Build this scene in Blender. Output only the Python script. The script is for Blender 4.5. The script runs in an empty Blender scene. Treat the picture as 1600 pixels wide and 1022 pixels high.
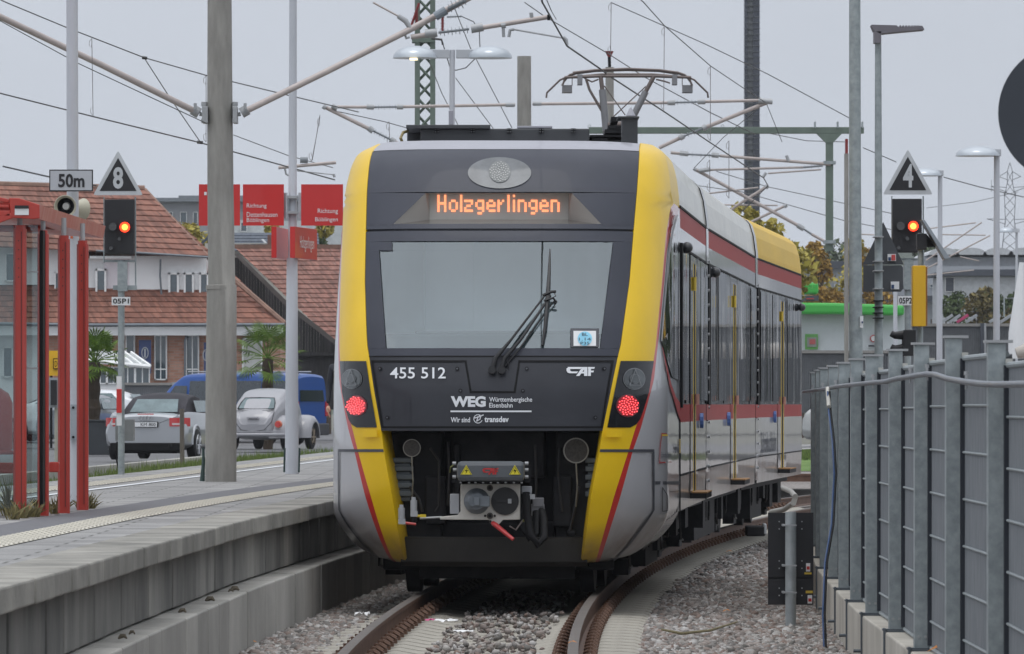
import bpy, bmesh, math, random
import numpy as np
from mathutils import Vector, Matrix
random.seed(7); RNG = np.random.default_rng(7)
scene = bpy.context.scene
COL = scene.collection
R = math.radians
# ------------------------------------------------------------------ camera, sky, sun, exposure
FPX, CZ, HY = 10000.0, 1.63, 632.0          # focal length in photo pixels, eye height, horizon row
cam_d = bpy.data.cameras.new('camera'); cam = bpy.data.objects.new('camera', cam_d); COL.objects.link(cam)
cam.location = (0, 0, CZ); cam.rotation_euler = (R(90), 0, 0)
cam_d.sensor_width = 36; cam_d.lens = 36*FPX/1600; cam_d.shift_y = (HY-511)/1600
cam_d.clip_start = 1; cam_d.clip_end = 6000
cam_d.dof.use_dof = True; cam_d.dof.focus_distance = 56; cam_d.dof.aperture_fstop = 22
scene.camera = cam
world = bpy.data.worlds.new('World'); scene.world = world; world.use_nodes = True
SUN_EL, SUN_AZ = R(82), R(215)              # azimuth from +Y clockwise
def setup_world():
    nt = world.node_tree; nt.nodes.clear()
    out = nt.nodes.new('ShaderNodeOutputWorld'); bg = nt.nodes.new('ShaderNodeBackground')
    sky = nt.nodes.new('ShaderNodeTexSky'); sky.sky_type = 'NISHITA'; sky.sun_disc = False
    sky.sun_elevation = SUN_EL; sky.sun_rotation = SUN_AZ
    sky.air_density = 1.0; sky.dust_density = 0.8; sky.ozone_density = 2.0
    hs = nt.nodes.new('ShaderNodeHueSaturation'); hs.inputs['Saturation'].default_value = 0.17
    tint = nt.nodes.new('ShaderNodeMix'); tint.data_type = 'RGBA'; tint.blend_type = 'MULTIPLY'
    tint.inputs['Factor'].default_value = 1.0; tint.inputs['B'].default_value = (0.965, 0.995, 1.025, 1)
    # soft unevenness of an overcast layer
    tc = nt.nodes.new('ShaderNodeTexCoord'); mp = nt.nodes.new('ShaderNodeMapping'); mp.inputs['Scale'].default_value = (5, 5, 14)
    nz = nt.nodes.new('ShaderNodeTexNoise'); nz.inputs['Scale'].default_value = 1.2; nz.inputs['Detail'].default_value = 3
    mr = nt.nodes.new('ShaderNodeMapRange'); mr.inputs['To Min'].default_value = 0.86; mr.inputs['To Max'].default_value = 1.12
    mul = nt.nodes.new('ShaderNodeMix'); mul.data_type = 'RGBA'; mul.blend_type = 'MULTIPLY'; mul.inputs['Factor'].default_value = 1
    L = nt.links.new
    # even out the clear-sky gradient the way a cloud layer does: look the sky up at a lifted elevation
    lift = nt.nodes.new('ShaderNodeMapping'); lift.inputs['Scale'].default_value = (1, 1, .55); lift.inputs['Location'].default_value = (0, 0, .60)
    L(tc.outputs['Generated'], lift.inputs[0]); L(lift.outputs[0], sky.inputs['Vector']) if 'Vector' in sky.inputs else None
    L(tc.outputs['Generated'], mp.inputs[0]); L(mp.outputs[0], nz.inputs['Vector']); L(nz.outputs['Fac'], mr.inputs['Value'])
    L(sky.outputs[0], hs.inputs['Color']); L(hs.outputs[0], tint.inputs['A']); L(tint.outputs['Result'], mul.inputs['A'])
    L(mr.outputs[0], mul.inputs['B']); L(mul.outputs['Result'], bg.inputs['Color'])
    bg.inputs['Strength'].default_value = 0.135
    L(bg.outputs[0], out.inputs[0])
setup_world()
sun_d = bpy.data.lights.new('sun', 'SUN'); sun_d.energy = 0.42; sun_d.angle = R(22); sun_d.color = (1, .97, .93)
sun = bpy.data.objects.new('sun', sun_d); COL.objects.link(sun)
_sd = Vector((math.sin(SUN_AZ)*math.cos(SUN_EL), math.cos(SUN_AZ)*math.cos(SUN_EL), math.sin(SUN_EL)))
sun.rotation_euler = _sd.to_track_quat('Z', 'Y').to_euler()
vs = scene.view_settings; vs.view_transform = 'Standard'; vs.look = 'None'; vs.gamma = 1; vs.exposure = 0.58
scene.cycles.max_bounces = 8; scene.cycles.transparent_max_bounces = 12

# ------------------------------------------------------------------ helpers
def P(px, py, d): return Vector(((px-800)/FPX*d, d, CZ+(HY-py)/FPX*d))
def interp(x, tab):
    if x <= tab[0][0]:
        a, b = tab[0], tab[1]
    elif x >= tab[-1][0]:
        a, b = tab[-2], tab[-1]
        return b[1]
    else:
        for a, b in zip(tab, tab[1:]):
            if a[0] <= x <= b[0]: break
    if x <= tab[0][0]: return tab[0][1]
    return a[1]+(b[1]-a[1])*(x-a[0])/(b[0]-a[0])
ORG = {}
def tag(o, label=None, cat=None, group=None, kind=None):
    if label: o['label'] = label
    if cat: o['category'] = cat
    if group: o['group'] = group
    if kind: o['kind'] = kind
    return o
def thing(name, label, cat, loc, group=None):
    o = bpy.data.objects.new(name, None); COL.objects.link(o); o.empty_display_size = .2
    o.location = loc; ORG[o.name] = Vector(loc)
    return tag(o, label, cat, group)
def frame_of(d):
    "perpendicular frame to direction"
    d = d.normalized(); u = Vector((0, 0, 1)) if abs(d.z) < .95 else Vector((1, 0, 0))
    a = d.cross(u).normalized(); return a, a.cross(d).normalized()
SPLIT = {k: .003 for k in 'pipe tube fitting clip rivet bracket junction_box bolt hatch_bolt air_valve cable service_door wall frame gutter rail glass_clamp joint_panel band_clamp jumper_wire clamp cantilever_tube dark_cladding downpipe roof_rail hinge mounting_frame warning_mark sticker roof_beam window_frame lifting_bracket led_letter floor_rib hose snow_guard box_lid cable_guard arm bolts lamp_bracket panel bracket hook stay plate_lamp barrel_roof door_button trim air_hose'.split()}
SPLIT.update({'insulator': .03, 'cooling_fin': .001, 'badge': .002, 'led_letter': .004, 'door_handle': .02, 'flank_emblem': .04, 'fleet_number': .02})
class MB:
    def __init__(s): s.v = []; s.f = []; s.m = []
    def add(s, vs_, fs, mi=0):
        n = len(s.v); s.v += [Vector(p) for p in vs_]
        for f in fs: s.f.append(tuple(n+i for i in f)); s.m.append(mi)
        return s
    def quad(s, a, b, c, d, mi=0): return s.add([a, b, c, d], [(0, 1, 2, 3)], mi)
    def poly(s, pts, mi=0): return s.add(pts, [tuple(range(len(pts)))], mi)
    def box(s, c, size, rz=0, mi=0, rot=None):
        x, y, z = size[0]/2, size[1]/2, size[2]/2
        M = rot if rot is not None else Matrix.Rotation(rz, 3, 'Z')
        c = Vector(c)
        vs_ = [c+M@Vector((i*x, j*y, k*z)) for k in (-1, 1) for j in (-1, 1) for i in (-1, 1)]
        return s.add(vs_, [(0, 2, 3, 1), (4, 5, 7, 6), (0, 1, 5, 4), (2, 6, 7, 3), (0, 4, 6, 2), (1, 3, 7, 5)], mi)
    def prism(s, pts, vec, mi=0):
        n = len(pts); vec = Vector(vec); pts = [Vector(p) for p in pts]
        s.add(pts+[p+vec for p in pts], [tuple(range(n))[::-1], tuple(range(n, 2*n))]+[(i, (i+1) % n, n+(i+1) % n, n+i) for i in range(n)], mi)
        return s
    def tube(s, pts, r, n=8, mi=0, caps=True):
        pts = [Vector(p) for p in pts]; k = len(pts)
        rs = r if isinstance(r, (list, tuple)) else [r]*k
        vs_ = []; fs = []
        for i, p in enumerate(pts):
            d = pts[min(i+1, k-1)]-pts[max(i-1, 0)]
            if d.length < 1e-9: d = Vector((0, 0, 1))
            a, b = frame_of(d)
            if i and a.dot(pa) < 0: a = -a
            if i and b.dot(pb) < 0: b = -b
            pa, pb = a, b
            for j in range(n):
                t = 2*math.pi*j/n; vs_.append(p+(a*math.cos(t)+b*math.sin(t))*rs[i])
        for i in range(k-1):
            for j in range(n):
                fs.append((i*n+j, i*n+(j+1) % n, (i+1)*n+(j+1) % n, (i+1)*n+j))
        if caps: fs += [tuple(range(n))[::-1], tuple((k-1)*n+j for j in range(n))]
        return s.add(vs_, fs, mi)
    def cyl(s, c, axis, r, h, n=20, mi=0, r2=None):
        c = Vector(c); a = Vector(axis).normalized()*h
        return s.tube([c, c+a], [r, r if r2 is None else r2], n, mi)
    def grid(s, rows, mi=0, flip=False):
        nr, nc = len(rows), len(rows[0]); fs = []
        for i in range(nr-1):
            for j in range(nc-1):
                q = (i*nc+j, i*nc+j+1, (i+1)*nc+j+1, (i+1)*nc+j)
                fs.append(q[::-1] if flip else q)
        return s.add([p for r_ in rows for p in r_], fs, mi)
    def islands(s, margin):
        par = list(range(len(s.v)))
        def find(i):
            while par[i] != i: par[i] = par[par[i]]; i = par[i]
            return i
        for f in s.f:
            r0 = find(f[0])
            for i in f[1:]: par[find(i)] = r0
        comp = {}
        for i in range(len(s.v)): comp.setdefault(find(i), []).append(i)
        cs = list(comp.values()); bb = []
        for c in cs:
            bb.append([min(s.v[i][k] for i in c)-margin for k in range(3)]+[max(s.v[i][k] for i in c)+margin for k in range(3)])
        p2 = list(range(len(cs)))
        def f2(i):
            while p2[i] != i: i = p2[i]
            return i
        for i in range(len(cs)):
            for j in range(i):
                if all(bb[i][k] <= bb[j][k+3] and bb[j][k] <= bb[i][k+3] for k in range(3)): p2[f2(i)] = f2(j)
        g = {}
        for i, c in enumerate(cs): g.setdefault(f2(i), []).extend(c)
        return [set(x) for x in g.values()]
    def build(s, name, mats, parent=None, smooth=0, bevel=0, origin=None, sub=0):
        if name in SPLIT and parent is not None and len(s.f) < 6000:
            gs = s.islands(SPLIT[name])
            if 1 < len(gs) <= 60:
                out = None
                for g_ in gs:
                    m_ = MB(); idx = {}
                    for f, mi in zip(s.f, s.m):
                        if f[0] in g_:
                            for i in f:
                                if i not in idx: idx[i] = len(m_.v); m_.v.append(s.v[i])
                            m_.f.append(tuple(idx[i] for i in f)); m_.m.append(mi)
                    o = m_.build1(name, mats, parent, smooth, bevel, origin, sub)
                    if out is None: out = o
                return out
        return s.build1(name, mats, parent, smooth, bevel, origin, sub)
    def build1(s, name, mats, parent=None, smooth=0, bevel=0, origin=None, sub=0):
        me = bpy.data.meshes.new(name)
        if parent is not None:
            r_ = parent
            while r_.parent is not None: r_ = r_.parent
            o0 = ORG.get(r_.name, Vector((0, 0, 0)))
        else:
            o0 = Vector(origin) if origin is not None else Vector((sum(p.x for p in s.v)/len(s.v), sum(p.y for p in s.v)/len(s.v), min(p.z for p in s.v)))
        me.from_pydata([tuple(p-o0) for p in s.v], [], s.f)
        if not isinstance(mats, (list, tuple)): mats = [mats]
        for m in mats: me.materials.append(m)
        if len(mats) > 1: me.polygons.foreach_set('material_index', s.m)
        if smooth:
            me.polygons.foreach_set('use_smooth', [True]*len(me.polygons))
            if smooth < 179: me.set_sharp_from_angle(angle=R(smooth))
        me.update()
        o = bpy.data.objects.new(name, me); COL.objects.link(o)
        if parent is not None: o.parent = parent
        else: o.location = o0; ORG[o.name] = o0
        if bevel:
            b = o.modifiers.new('bevel', 'BEVEL'); b.width = bevel; b.segments = 2; b.limit_method = 'ANGLE'; b.angle_limit = R(40)
        if sub:
            b = o.modifiers.new('sub', 'SUBSURF'); b.levels = sub; b.render_levels = sub
        return o
def copy_tree(o, parent=None, loc=None):
    c = o.copy(); COL.objects.link(c); c.parent = parent
    if loc is not None: c.location = loc
    for ch in list(o.children): copy_tree(ch, c)
    return c
# text as flat mesh, normalised into a unit box
_tcache = {}
def text_geo(txt, bold=0.0, shear=0.0, spacing=1.0):
    k = (txt, bold, shear, spacing)
    if k in _tcache: return _tcache[k]
    cu = bpy.data.curves.new('t', 'FONT'); cu.body = txt; cu.offset = bold; cu.shear = shear; cu.space_character = spacing; cu.resolution_u = 3
    ob = bpy.data.objects.new('t', cu); COL.objects.link(ob)
    bpy.context.view_layer.update()
    me = bpy.data.meshes.new_from_object(ob.evaluated_get(bpy.context.evaluated_depsgraph_get()))
    vs_ = [(v.co.x, v.co.y) for v in me.vertices]; fs = [tuple(p.vertices) for p in me.polygons]
    bpy.data.objects.remove(ob); bpy.data.curves.remove(cu); bpy.data.meshes.remove(me)
    x0 = min(v[0] for v in vs_); x1 = max(v[0] for v in vs_); y0 = min(v[1] for v in vs_); y1 = max(v[1] for v in vs_)
    vs_ = [((x-x0)/(x1-x0), (y-y0)/(y1-y0)) for x, y in vs_]
    _tcache[k] = (vs_, fs); return _tcache[k]
def text_map(mb, txt, fn, mi=0, **kw):
    vs_, fs = text_geo(txt, **kw)
    mb.add([fn(x, y) for x, y in vs_], fs, mi)

# ------------------------------------------------------------------ materials
def add_dirt(m, z0, z1, col, amt):
    "road dirt thrown up on the lowest part of a panel, broken up by noise"
    nt = m.node_tree; L = nt.links.new; b = nt.nodes['Principled BSDF']; src = b.inputs['Base Color'].links[0].from_socket
    tc = nt.nodes.new('ShaderNodeTexCoord'); sx = nt.nodes.new('ShaderNodeSeparateXYZ'); nz = nt.nodes.new('ShaderNodeTexNoise'); nz.inputs['Scale'].default_value = 5; nz.inputs['Detail'].default_value = 7
    mr = nt.nodes.new('ShaderNodeMapRange'); mr.inputs['From Min'].default_value = z1; mr.inputs['From Max'].default_value = z0
    ad = nt.nodes.new('ShaderNodeMath'); ad.operation = 'MULTIPLY'; a2 = nt.nodes.new('ShaderNodeMath'); a2.operation = 'MULTIPLY'; a2.inputs[1].default_value = amt*2; a2.use_clamp = True
    mx = nt.nodes.new('ShaderNodeMix'); mx.data_type = 'RGBA'; mx.inputs['B'].default_value = (*col, 1)
    L(tc.outputs['Object'], sx.inputs[0]); L(tc.outputs['Object'], nz.inputs['Vector']); L(sx.outputs['Z'], mr.inputs['Value']); L(mr.outputs[0], ad.inputs[0]); L(nz.outputs['Fac'], ad.inputs[1]); L(ad.outputs[0], a2.inputs[0])
    L(a2.outputs[0], mx.inputs['Factor']); L(src, mx.inputs['A']); L(mx.outputs['Result'], b.inputs['Base Color'])
def srgb(r, g, b):
    f = lambda c: (c/255/12.92) if c/255 <= .04045 else ((c/255+.055)/1.055)**2.4
    return (f(r), f(g), f(b))
MATS = {}
def mat(name, col, rough=.6, metal=0, var=.15, scale=3.0, bump=0, bscale=40, coat=0, spec=.5, stretch=(1, 1, 1), col2=None, detail=5, island=0, wave=0, cont=1.0):
    if name in MATS: return MATS[name]
    m = bpy.data.materials.new(name); m.use_nodes = True; nt = m.node_tree; b = nt.nodes['Principled BSDF']; L = nt.links.new
    b.inputs['Roughness'].default_value = rough; b.inputs['Metallic'].default_value = metal
    b.inputs['Coat Weight'].default_value = coat; b.inputs['Coat Roughness'].default_value = .04
    b.inputs['Specular IOR Level'].default_value = spec
    tc = nt.nodes.new('ShaderNodeTexCoord'); mp = nt.nodes.new('ShaderNodeMapping'); mp.inputs['Scale'].default_value = stretch
    L(tc.outputs['Object'], mp.inputs[0])
    nz = nt.nodes.new('ShaderNodeTexNoise'); nz.inputs['Scale'].default_value = scale; nz.inputs['Detail'].default_value = detail; nz.inputs['Roughness'].default_value = .62
    L(mp.outputs[0], nz.inputs['Vector'])
    cr = nt.nodes.new('ShaderNodeValToRGB'); w = .22/cont
    cr.color_ramp.elements[0].position = .5-w; cr.color_ramp.elements[1].position = .5+w
    c2 = col2 if col2 else tuple(min(1, c*(1+var)) for c in col); c1 = tuple(c*(1-var) for c in col) if not col2 else col
    cr.color_ramp.elements[0].color = (*c1, 1); cr.color_ramp.elements[1].color = (*c2, 1)
    L(nz.outputs['Fac'], cr.inputs[0]); last = cr.outputs[0]
    if island:
        g = nt.nodes.new('ShaderNodeNewGeometry'); mr = nt.nodes.new('ShaderNodeMapRange')
        mr.inputs['To Min'].default_value = 1-island; mr.inputs['To Max'].default_value = 1+island
        mx = nt.nodes.new('ShaderNodeMix'); mx.data_type = 'RGBA'; mx.blend_type = 'MULTIPLY'; mx.inputs['Factor'].default_value = 1
        L(g.outputs['Random Per Island'], mr.inputs['Value']); L(last, mx.inputs['A']); L(mr.outputs[0], mx.inputs['B']); last = mx.outputs['Result']
    L(last, b.inputs['Base Color'])
    if bump or wave:
        bp = nt.nodes.new('ShaderNodeBump'); n2 = nt.nodes.new('ShaderNodeTexNoise')
        n2.inputs['Scale'].default_value = bscale; n2.inputs['Detail'].default_value = 4 if bump else 1
        bp.inputs['Strength'].default_value = bump if bump else wave; bp.inputs['Distance'].default_value = .02
        L(mp.outputs[0], n2.inputs['Vector']); L(n2.outputs['Fac'], bp.inputs['Height']); L(bp.outputs[0], b.inputs['Normal'])
        if coat: L(bp.outputs[0], b.inputs['Coat Normal'])
    MATS[name] = m; return m
def emis(name, col, strength):
    m = bpy.data.materials.new(name); m.use_nodes = True; b = m.node_tree.nodes['Principled BSDF']
    b.inputs['Base Color'].default_value = (*[c*.3 for c in col], 1); b.inputs['Emission Color'].default_value = (*col, 1); b.inputs['Emission Strength'].default_value = strength
    return m
def glassy(name, tint, trans=.7, rough=.02, refl=None):
    "thin pane: tinted transparent mixed with a mirror reflection by Fresnel"
    m = bpy.data.materials.new(name); m.use_nodes = True; nt = m.node_tree; nt.nodes.clear(); L = nt.links.new
    o = nt.nodes.new('ShaderNodeOutputMaterial'); t = nt.nodes.new('ShaderNodeBsdfTransparent'); t.inputs[0].default_value = (*[c*trans for c in tint], 1)
    g = nt.nodes.new('ShaderNodeBsdfGlossy'); g.inputs['Roughness'].default_value = rough; g.inputs['Color'].default_value = (.86, .95, 1, 1)
    fr = nt.nodes.new('ShaderNodeFresnel'); fr.inputs[0].default_value = 1.6 if refl is None else refl
    mx = nt.nodes.new('ShaderNodeMixShader'); L(fr.outputs[0], mx.inputs[0]); L(t.outputs[0], mx.inputs[1]); L(g.outputs[0], mx.inputs[2]); L(mx.outputs[0], o.inputs[0])
    return m
yellow = mat('yellow_paint', (.80, .52, .012), .38, var=.05, scale=2, coat=.18, spec=.3, bump=0, wave=.05, bscale=3)
yellow_roof = mat('yellow_roof_paint', (.72, .46, .02), .45, var=.06, scale=2, coat=.1, spec=.15, wave=.35, bscale=4, stretch=(1, .25, 1))
flank_red = mat('flank_red', (.36, .02, .02), .4, var=.06, scale=3, spec=.35, wave=.2, bscale=3)
cream_roof = mat('cream_roof_cove', (.58, .56, .47), .36, scale=2.5, stretch=(1, .4, 1), col2=(.44, .43, .37), coat=.5, spec=.4, wave=.35, bscale=4)  # pale cream tone on the roof cove of the first two cars
redp = mat('red_paint', (.50, .022, .015), .35, var=.06, scale=3, coat=.8)
silver = mat('silver_paint', (.50, .50, .52), .34, .25, var=.06, scale=1.5, coat=.8, wave=.06, bscale=3)
silver_dirty = mat('silver_dirty', (.50, .50, .51), .36, .2, coat=.6, scale=6, stretch=(1, 1, .25), col2=(.34, .31, .28), wave=.1, bscale=3, cont=.8)
nose = mat('nose_paint', (.042, .046, .062), .45, var=.12, scale=1.6, coat=.05, spec=.25, wave=.03, bscale=2)
nose_low = mat('nose_paint_lower', (.030, .032, .040), .42, var=.14, scale=2.0, coat=.15, spec=.3, wave=.03, bscale=2)
black = mat('black_rubber', (.007, .007, .008), .65, var=.3, scale=8, spec=.2)
darkbay = mat('dark_equipment', (.016, .016, .018), .6, var=.45, scale=5, bump=.1, spec=.2)
gasket = mat('grey_seam', (.06, .063, .075), .4, var=.1)
roofgrey = mat('roof_lip', (.33, .33, .37), .4, var=.05, coat=.3)
boxgrey = mat('roof_box_grey', (.045, .048, .052), .5, var=.15, scale=4)
galv = mat('galvanised_steel', (.24, .275, .285), .55, .2, scale=14, col2=(.36, .40, .41), bump=.05, bscale=60, cont=1.3)
galv_panel = mat('galvanised_sheet', (.15, .165, .18), .72, .0, spec=.2, scale=14, stretch=(1, 1, .3), col2=(.225, .24, .255), island=.05, bump=.06, bscale=90)
lightmetal = mat('light_metal', (.36, .37, .38), .5, .3, var=.15)
whitepole = mat('pale_grey_pole', (.50, .52, .56), .5, var=.08, scale=2, stretch=(3, 3, .6))
concpole = mat('mast_concrete', (.22, .212, .195), .85, scale=5, stretch=(2, 2, .5), col2=(.32, .31, .285), detail=8, bump=.25, bscale=30)
conc = mat('platform_concrete', (.13, .128, .115), .85, scale=1.8, stretch=(1, .7, .8), col2=(.34, .325, .29), bump=.3, bscale=25, island=.15, detail=9, cont=1.0)
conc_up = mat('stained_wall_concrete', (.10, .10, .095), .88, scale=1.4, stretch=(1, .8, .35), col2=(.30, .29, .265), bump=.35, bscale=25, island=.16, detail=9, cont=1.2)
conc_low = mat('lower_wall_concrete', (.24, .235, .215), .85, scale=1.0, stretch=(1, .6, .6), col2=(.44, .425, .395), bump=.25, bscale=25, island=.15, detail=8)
conc_top = mat('coping_concrete', (.17, .165, .155), .85, scale=2.5, stretch=(1, .25, 1), col2=(.32, .30, .27), bump=.25, bscale=25, island=.08)
basewall = mat('base_wall_concrete', (.34, .315, .27), .85, scale=2, stretch=(1, 1, .3), col2=(.56, .53, .47), bump=.25, bscale=30, detail=7)
sleeper_m = mat('sleeper_concrete', (.22, .205, .175), .85, scale=5, col2=(.36, .34, .295), bump=.3, bscale=40, island=.12)
rail_m = mat('rail_rust', (.085, .045, .03), .6, .3, scale=6, col2=(.16, .09, .06), bump=.2, bscale=40)
railtop = mat('rail_running_surface', (.11, .095, .085), .6, .3, var=.15, scale=4)
asphalt = mat('asphalt', (.13, .13, .135), .85, var=.2, scale=20, bump=.2, bscale=60)
darkstrip = mat('dark_paving', (.13, .13, .14), .85, var=.15, scale=12, bump=.2, bscale=60)
tactile = mat('tactile_strip', (.62, .59, .51), .8, var=.14, scale=10, bump=.2)
whiteline = mat('white_line', (.62, .64, .66), .7, var=.12, scale=9)
grassm = mat('grass_blades', (.05, .10, .018), .8, var=.2, scale=3, col2=(.16, .20, .045), island=.35)
drygrass = mat('dry_grass', (.12, .11, .04), .8, scale=3, col2=(.24, .20, .09), island=.35)
shelter_red = mat('shelter_red', (.42, .035, .022), .45, var=.12, scale=3, stretch=(2, 2, .5), coat=.2)
shelter_roofm = mat('shelter_fascia', (.47, .10, .075), .5, scale=8, stretch=(1, 1, .25), col2=(.55, .25, .20), detail=6)
signred = mat('sign_red', (.55, .018, .016), .4, var=.04, coat=.2)
signwhite = mat('sign_white', (.72, .73, .74), .5, var=.04)
signgrey = mat('sign_grey', (.44, .46, .49), .5, var=.06)
signblack = mat('sign_black', (.014, .014, .017), .55, var=.2)
signback = mat('sign_back', (.055, .06, .068), .5, var=.15)
greensteel = mat('green_steel', (.13, .17, .14), .55, var=.15, scale=4)
tubegrey = mat('cantilever_tube', (.42, .37, .35), .5, .1, var=.12, scale=5, stretch=(1, 1, 1))
wirem = mat('wire', (.05, .05, .05), .5, .3)
insul = mat('insulator_grey', (.22, .24, .26), .5)
insulred = mat('insulator_red', (.22, .02, .02), .4)
brown_metal = mat('panto_metal', (.16, .13, .12), .5, .3, var=.2)
brick = mat('brick_wall', (.38, .17, .11), .85, scale=8, col2=(.50, .27, .19), island=.15)
render_w = mat('white_render', (.80, .81, .81), .85, var=.06, scale=1)
render_p = mat('pinkish_render', (.72, .68, .71), .85, var=.05, scale=1)
render_g = mat('grey_render', (.36, .37, .39), .85, var=.08, scale=1)
tile = mat('clay_roof_tiles', (.145, .06, .042), .85, scale=.7, col2=(.255, .115, .08), island=.30, detail=8)
tile_old = mat('old_roof_tiles', (.15, .07, .055), .85, scale=2, col2=(.27, .13, .10), island=.35)
slate = mat('dark_slate', (.06, .075, .10), .6, island=.2)
timber = mat('weathered_black_timber', (.015, .015, .016), .85, scale=6, stretch=(3, 3, .3), col2=(.05, .048, .05), island=.5, cont=.8)
gutter = mat('zinc_gutter', (.16, .18, .20), .5, .4)
winglass = mat('window_glass', (.06, .085, .10), .08, var=.5, scale=1.2, spec=1)
trainglass = mat('train_side_glass', (.02, .024, .028), .03, var=.5, spec=1, coat=.0, wave=.55, bscale=2.6, stretch=(1, 1, .10))
carglass = mat('car_glass', (.13, .18, .19), .15, var=.3, spec=.35)
tyre = mat('tyre_rubber', (.014, .014, .015), .8)
car_silver = mat('car_silver', (.38, .395, .415), .30, .5, var=.03, coat=.7)
softtop = mat('soft_top_fabric', (.03, .028, .035), .85, var=.15)
beetle_grey = mat('beetle_grey', (.30, .30, .32), .35, var=.05, coat=.4)
van_blue = mat('van_blue', (.008, .07, .30), .35, var=.05, coat=.35)
carred = mat('tail_lens_red', (.50, .02, .02), .2, coat=1)
orange_l = mat('orange_lens', (.55, .10, .02), .25, coat=1)
chrome = mat('chrome_trim', (.6, .6, .6), .2, .9)
green_band = mat('green_cladding', (.05, .42, .06), .45, var=.05)
darkcl = mat('anthracite_cladding', (.06, .068, .085), .6, var=.1)
hallm = mat('hall_cladding', (.33, .35, .38), .7, var=.06, scale=.3)
trunkm = mat('bark', (.08, .06, .045), .9, var=.3)
blue_cable = mat('cable_blue', (.015, .05, .14), .45)
skin = mat('skin', (.50, .27, .19), .55, var=.05)
jacket = mat('dark_jacket', (.02, .022, .03), .85, var=.2)
red_handle = mat('red_handle', (.62, .05, .05), .35, coat=.6)
yellow_box = mat('yellow_box', (.74, .42, .012), .4, var=.05)

add_dirt(silver, .30, .85, (.20, .155, .12), .75); add_dirt(yellow, .28, .62, (.22, .14, .05), .8); add_dirt(silver_dirty, .6, 1.05, (.17, .14, .12), .6)
# ------------------------------------------------------------------ track and platform curves
def cx(d):
    t = d-42.5
    if t < -5.3: return cx(37.2)-0.0*(37.2-d)
    return -.35+.0113*t+.001065*t*t
def cslope(d):
    t = d-42.5
    return 0 if t < -5.3 else .0113+.00213*t
ETAB = [(-40, -2.62), (0, -2.6), (20, -2.52), (30.4, -2.42), (34.1, -2.33), (39.2, -2.235), (48.9, -1.99), (57.6, -1.636)]
def E(d): return interp(d, ETAB) if d < 57.6 else cx(d)-1.68-(.0 if d > 60 else .01)
def BK(d): return -5.45+.042*(d-68)
PZ = .76
def sweep(prof, fn, ds, mi=0, mb=None, close=False):
    mb = mb or MB()
    rows = [[Vector((fn(d)+o, d, z)) for o, z in prof] for d in ds]
    mb.grid(rows, mi); return mb
dd = lambda a, b, n: [a+(b-a)*i/n for i in range(n+1)]

# ground
g = MB(); g.quad((-900, -60, -.42), (900, -60, -.42), (900, 2500, -.42), (-900, 2500, -.42))
ground_m = mat('ground_soil', (.10, .10, .085), .9, scale=.4, col2=(.17, .165, .13), bump=.3, bscale=5)
tag(g.build('ground', ground_m, origin=(0, 0, -.42)), kind='structure')
# ballast base
ballast_base = mat('ballast_base', (.08, .07, .065), .95, scale=18, col2=(.36, .33, .31), bump=.8, bscale=22, detail=8, cont=1.4)
def fenceX(d): return interp(d, FT)
FT = [(-20, 2.3), (28, 2.36), (31.6, 2.385), (34.8, 2.41), (38, 2.44), (44.4, 2.51), (50.5, 2.64), (57, 2.82), (65.4, 3.17), (70, 3.36), (80, 4.0), (120, 8)]
g = MB(); rows = []
for d in dd(-30, 68, 70)+[68.01]+dd(70, 230, 80):
    c = cx(min(d, 120)); xs = [E(min(d, 120))+.0, c-1.3, c-1.2, c+1.2, c+1.32, (c+14 if d > 68 else fenceX(d)+.02), (c+60 if d > 68 else fenceX(d)+.1)]
    zs = [-.24, -.22, -.215, -.215, -.22, -.25, -.25]
    rows.append([Vector((x, d, z)) for x, z in zip(xs, zs)])
g.grid(rows); tag(g.build('track_bed', ballast_base, origin=(0, 50, -.2)), kind='structure')

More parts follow.
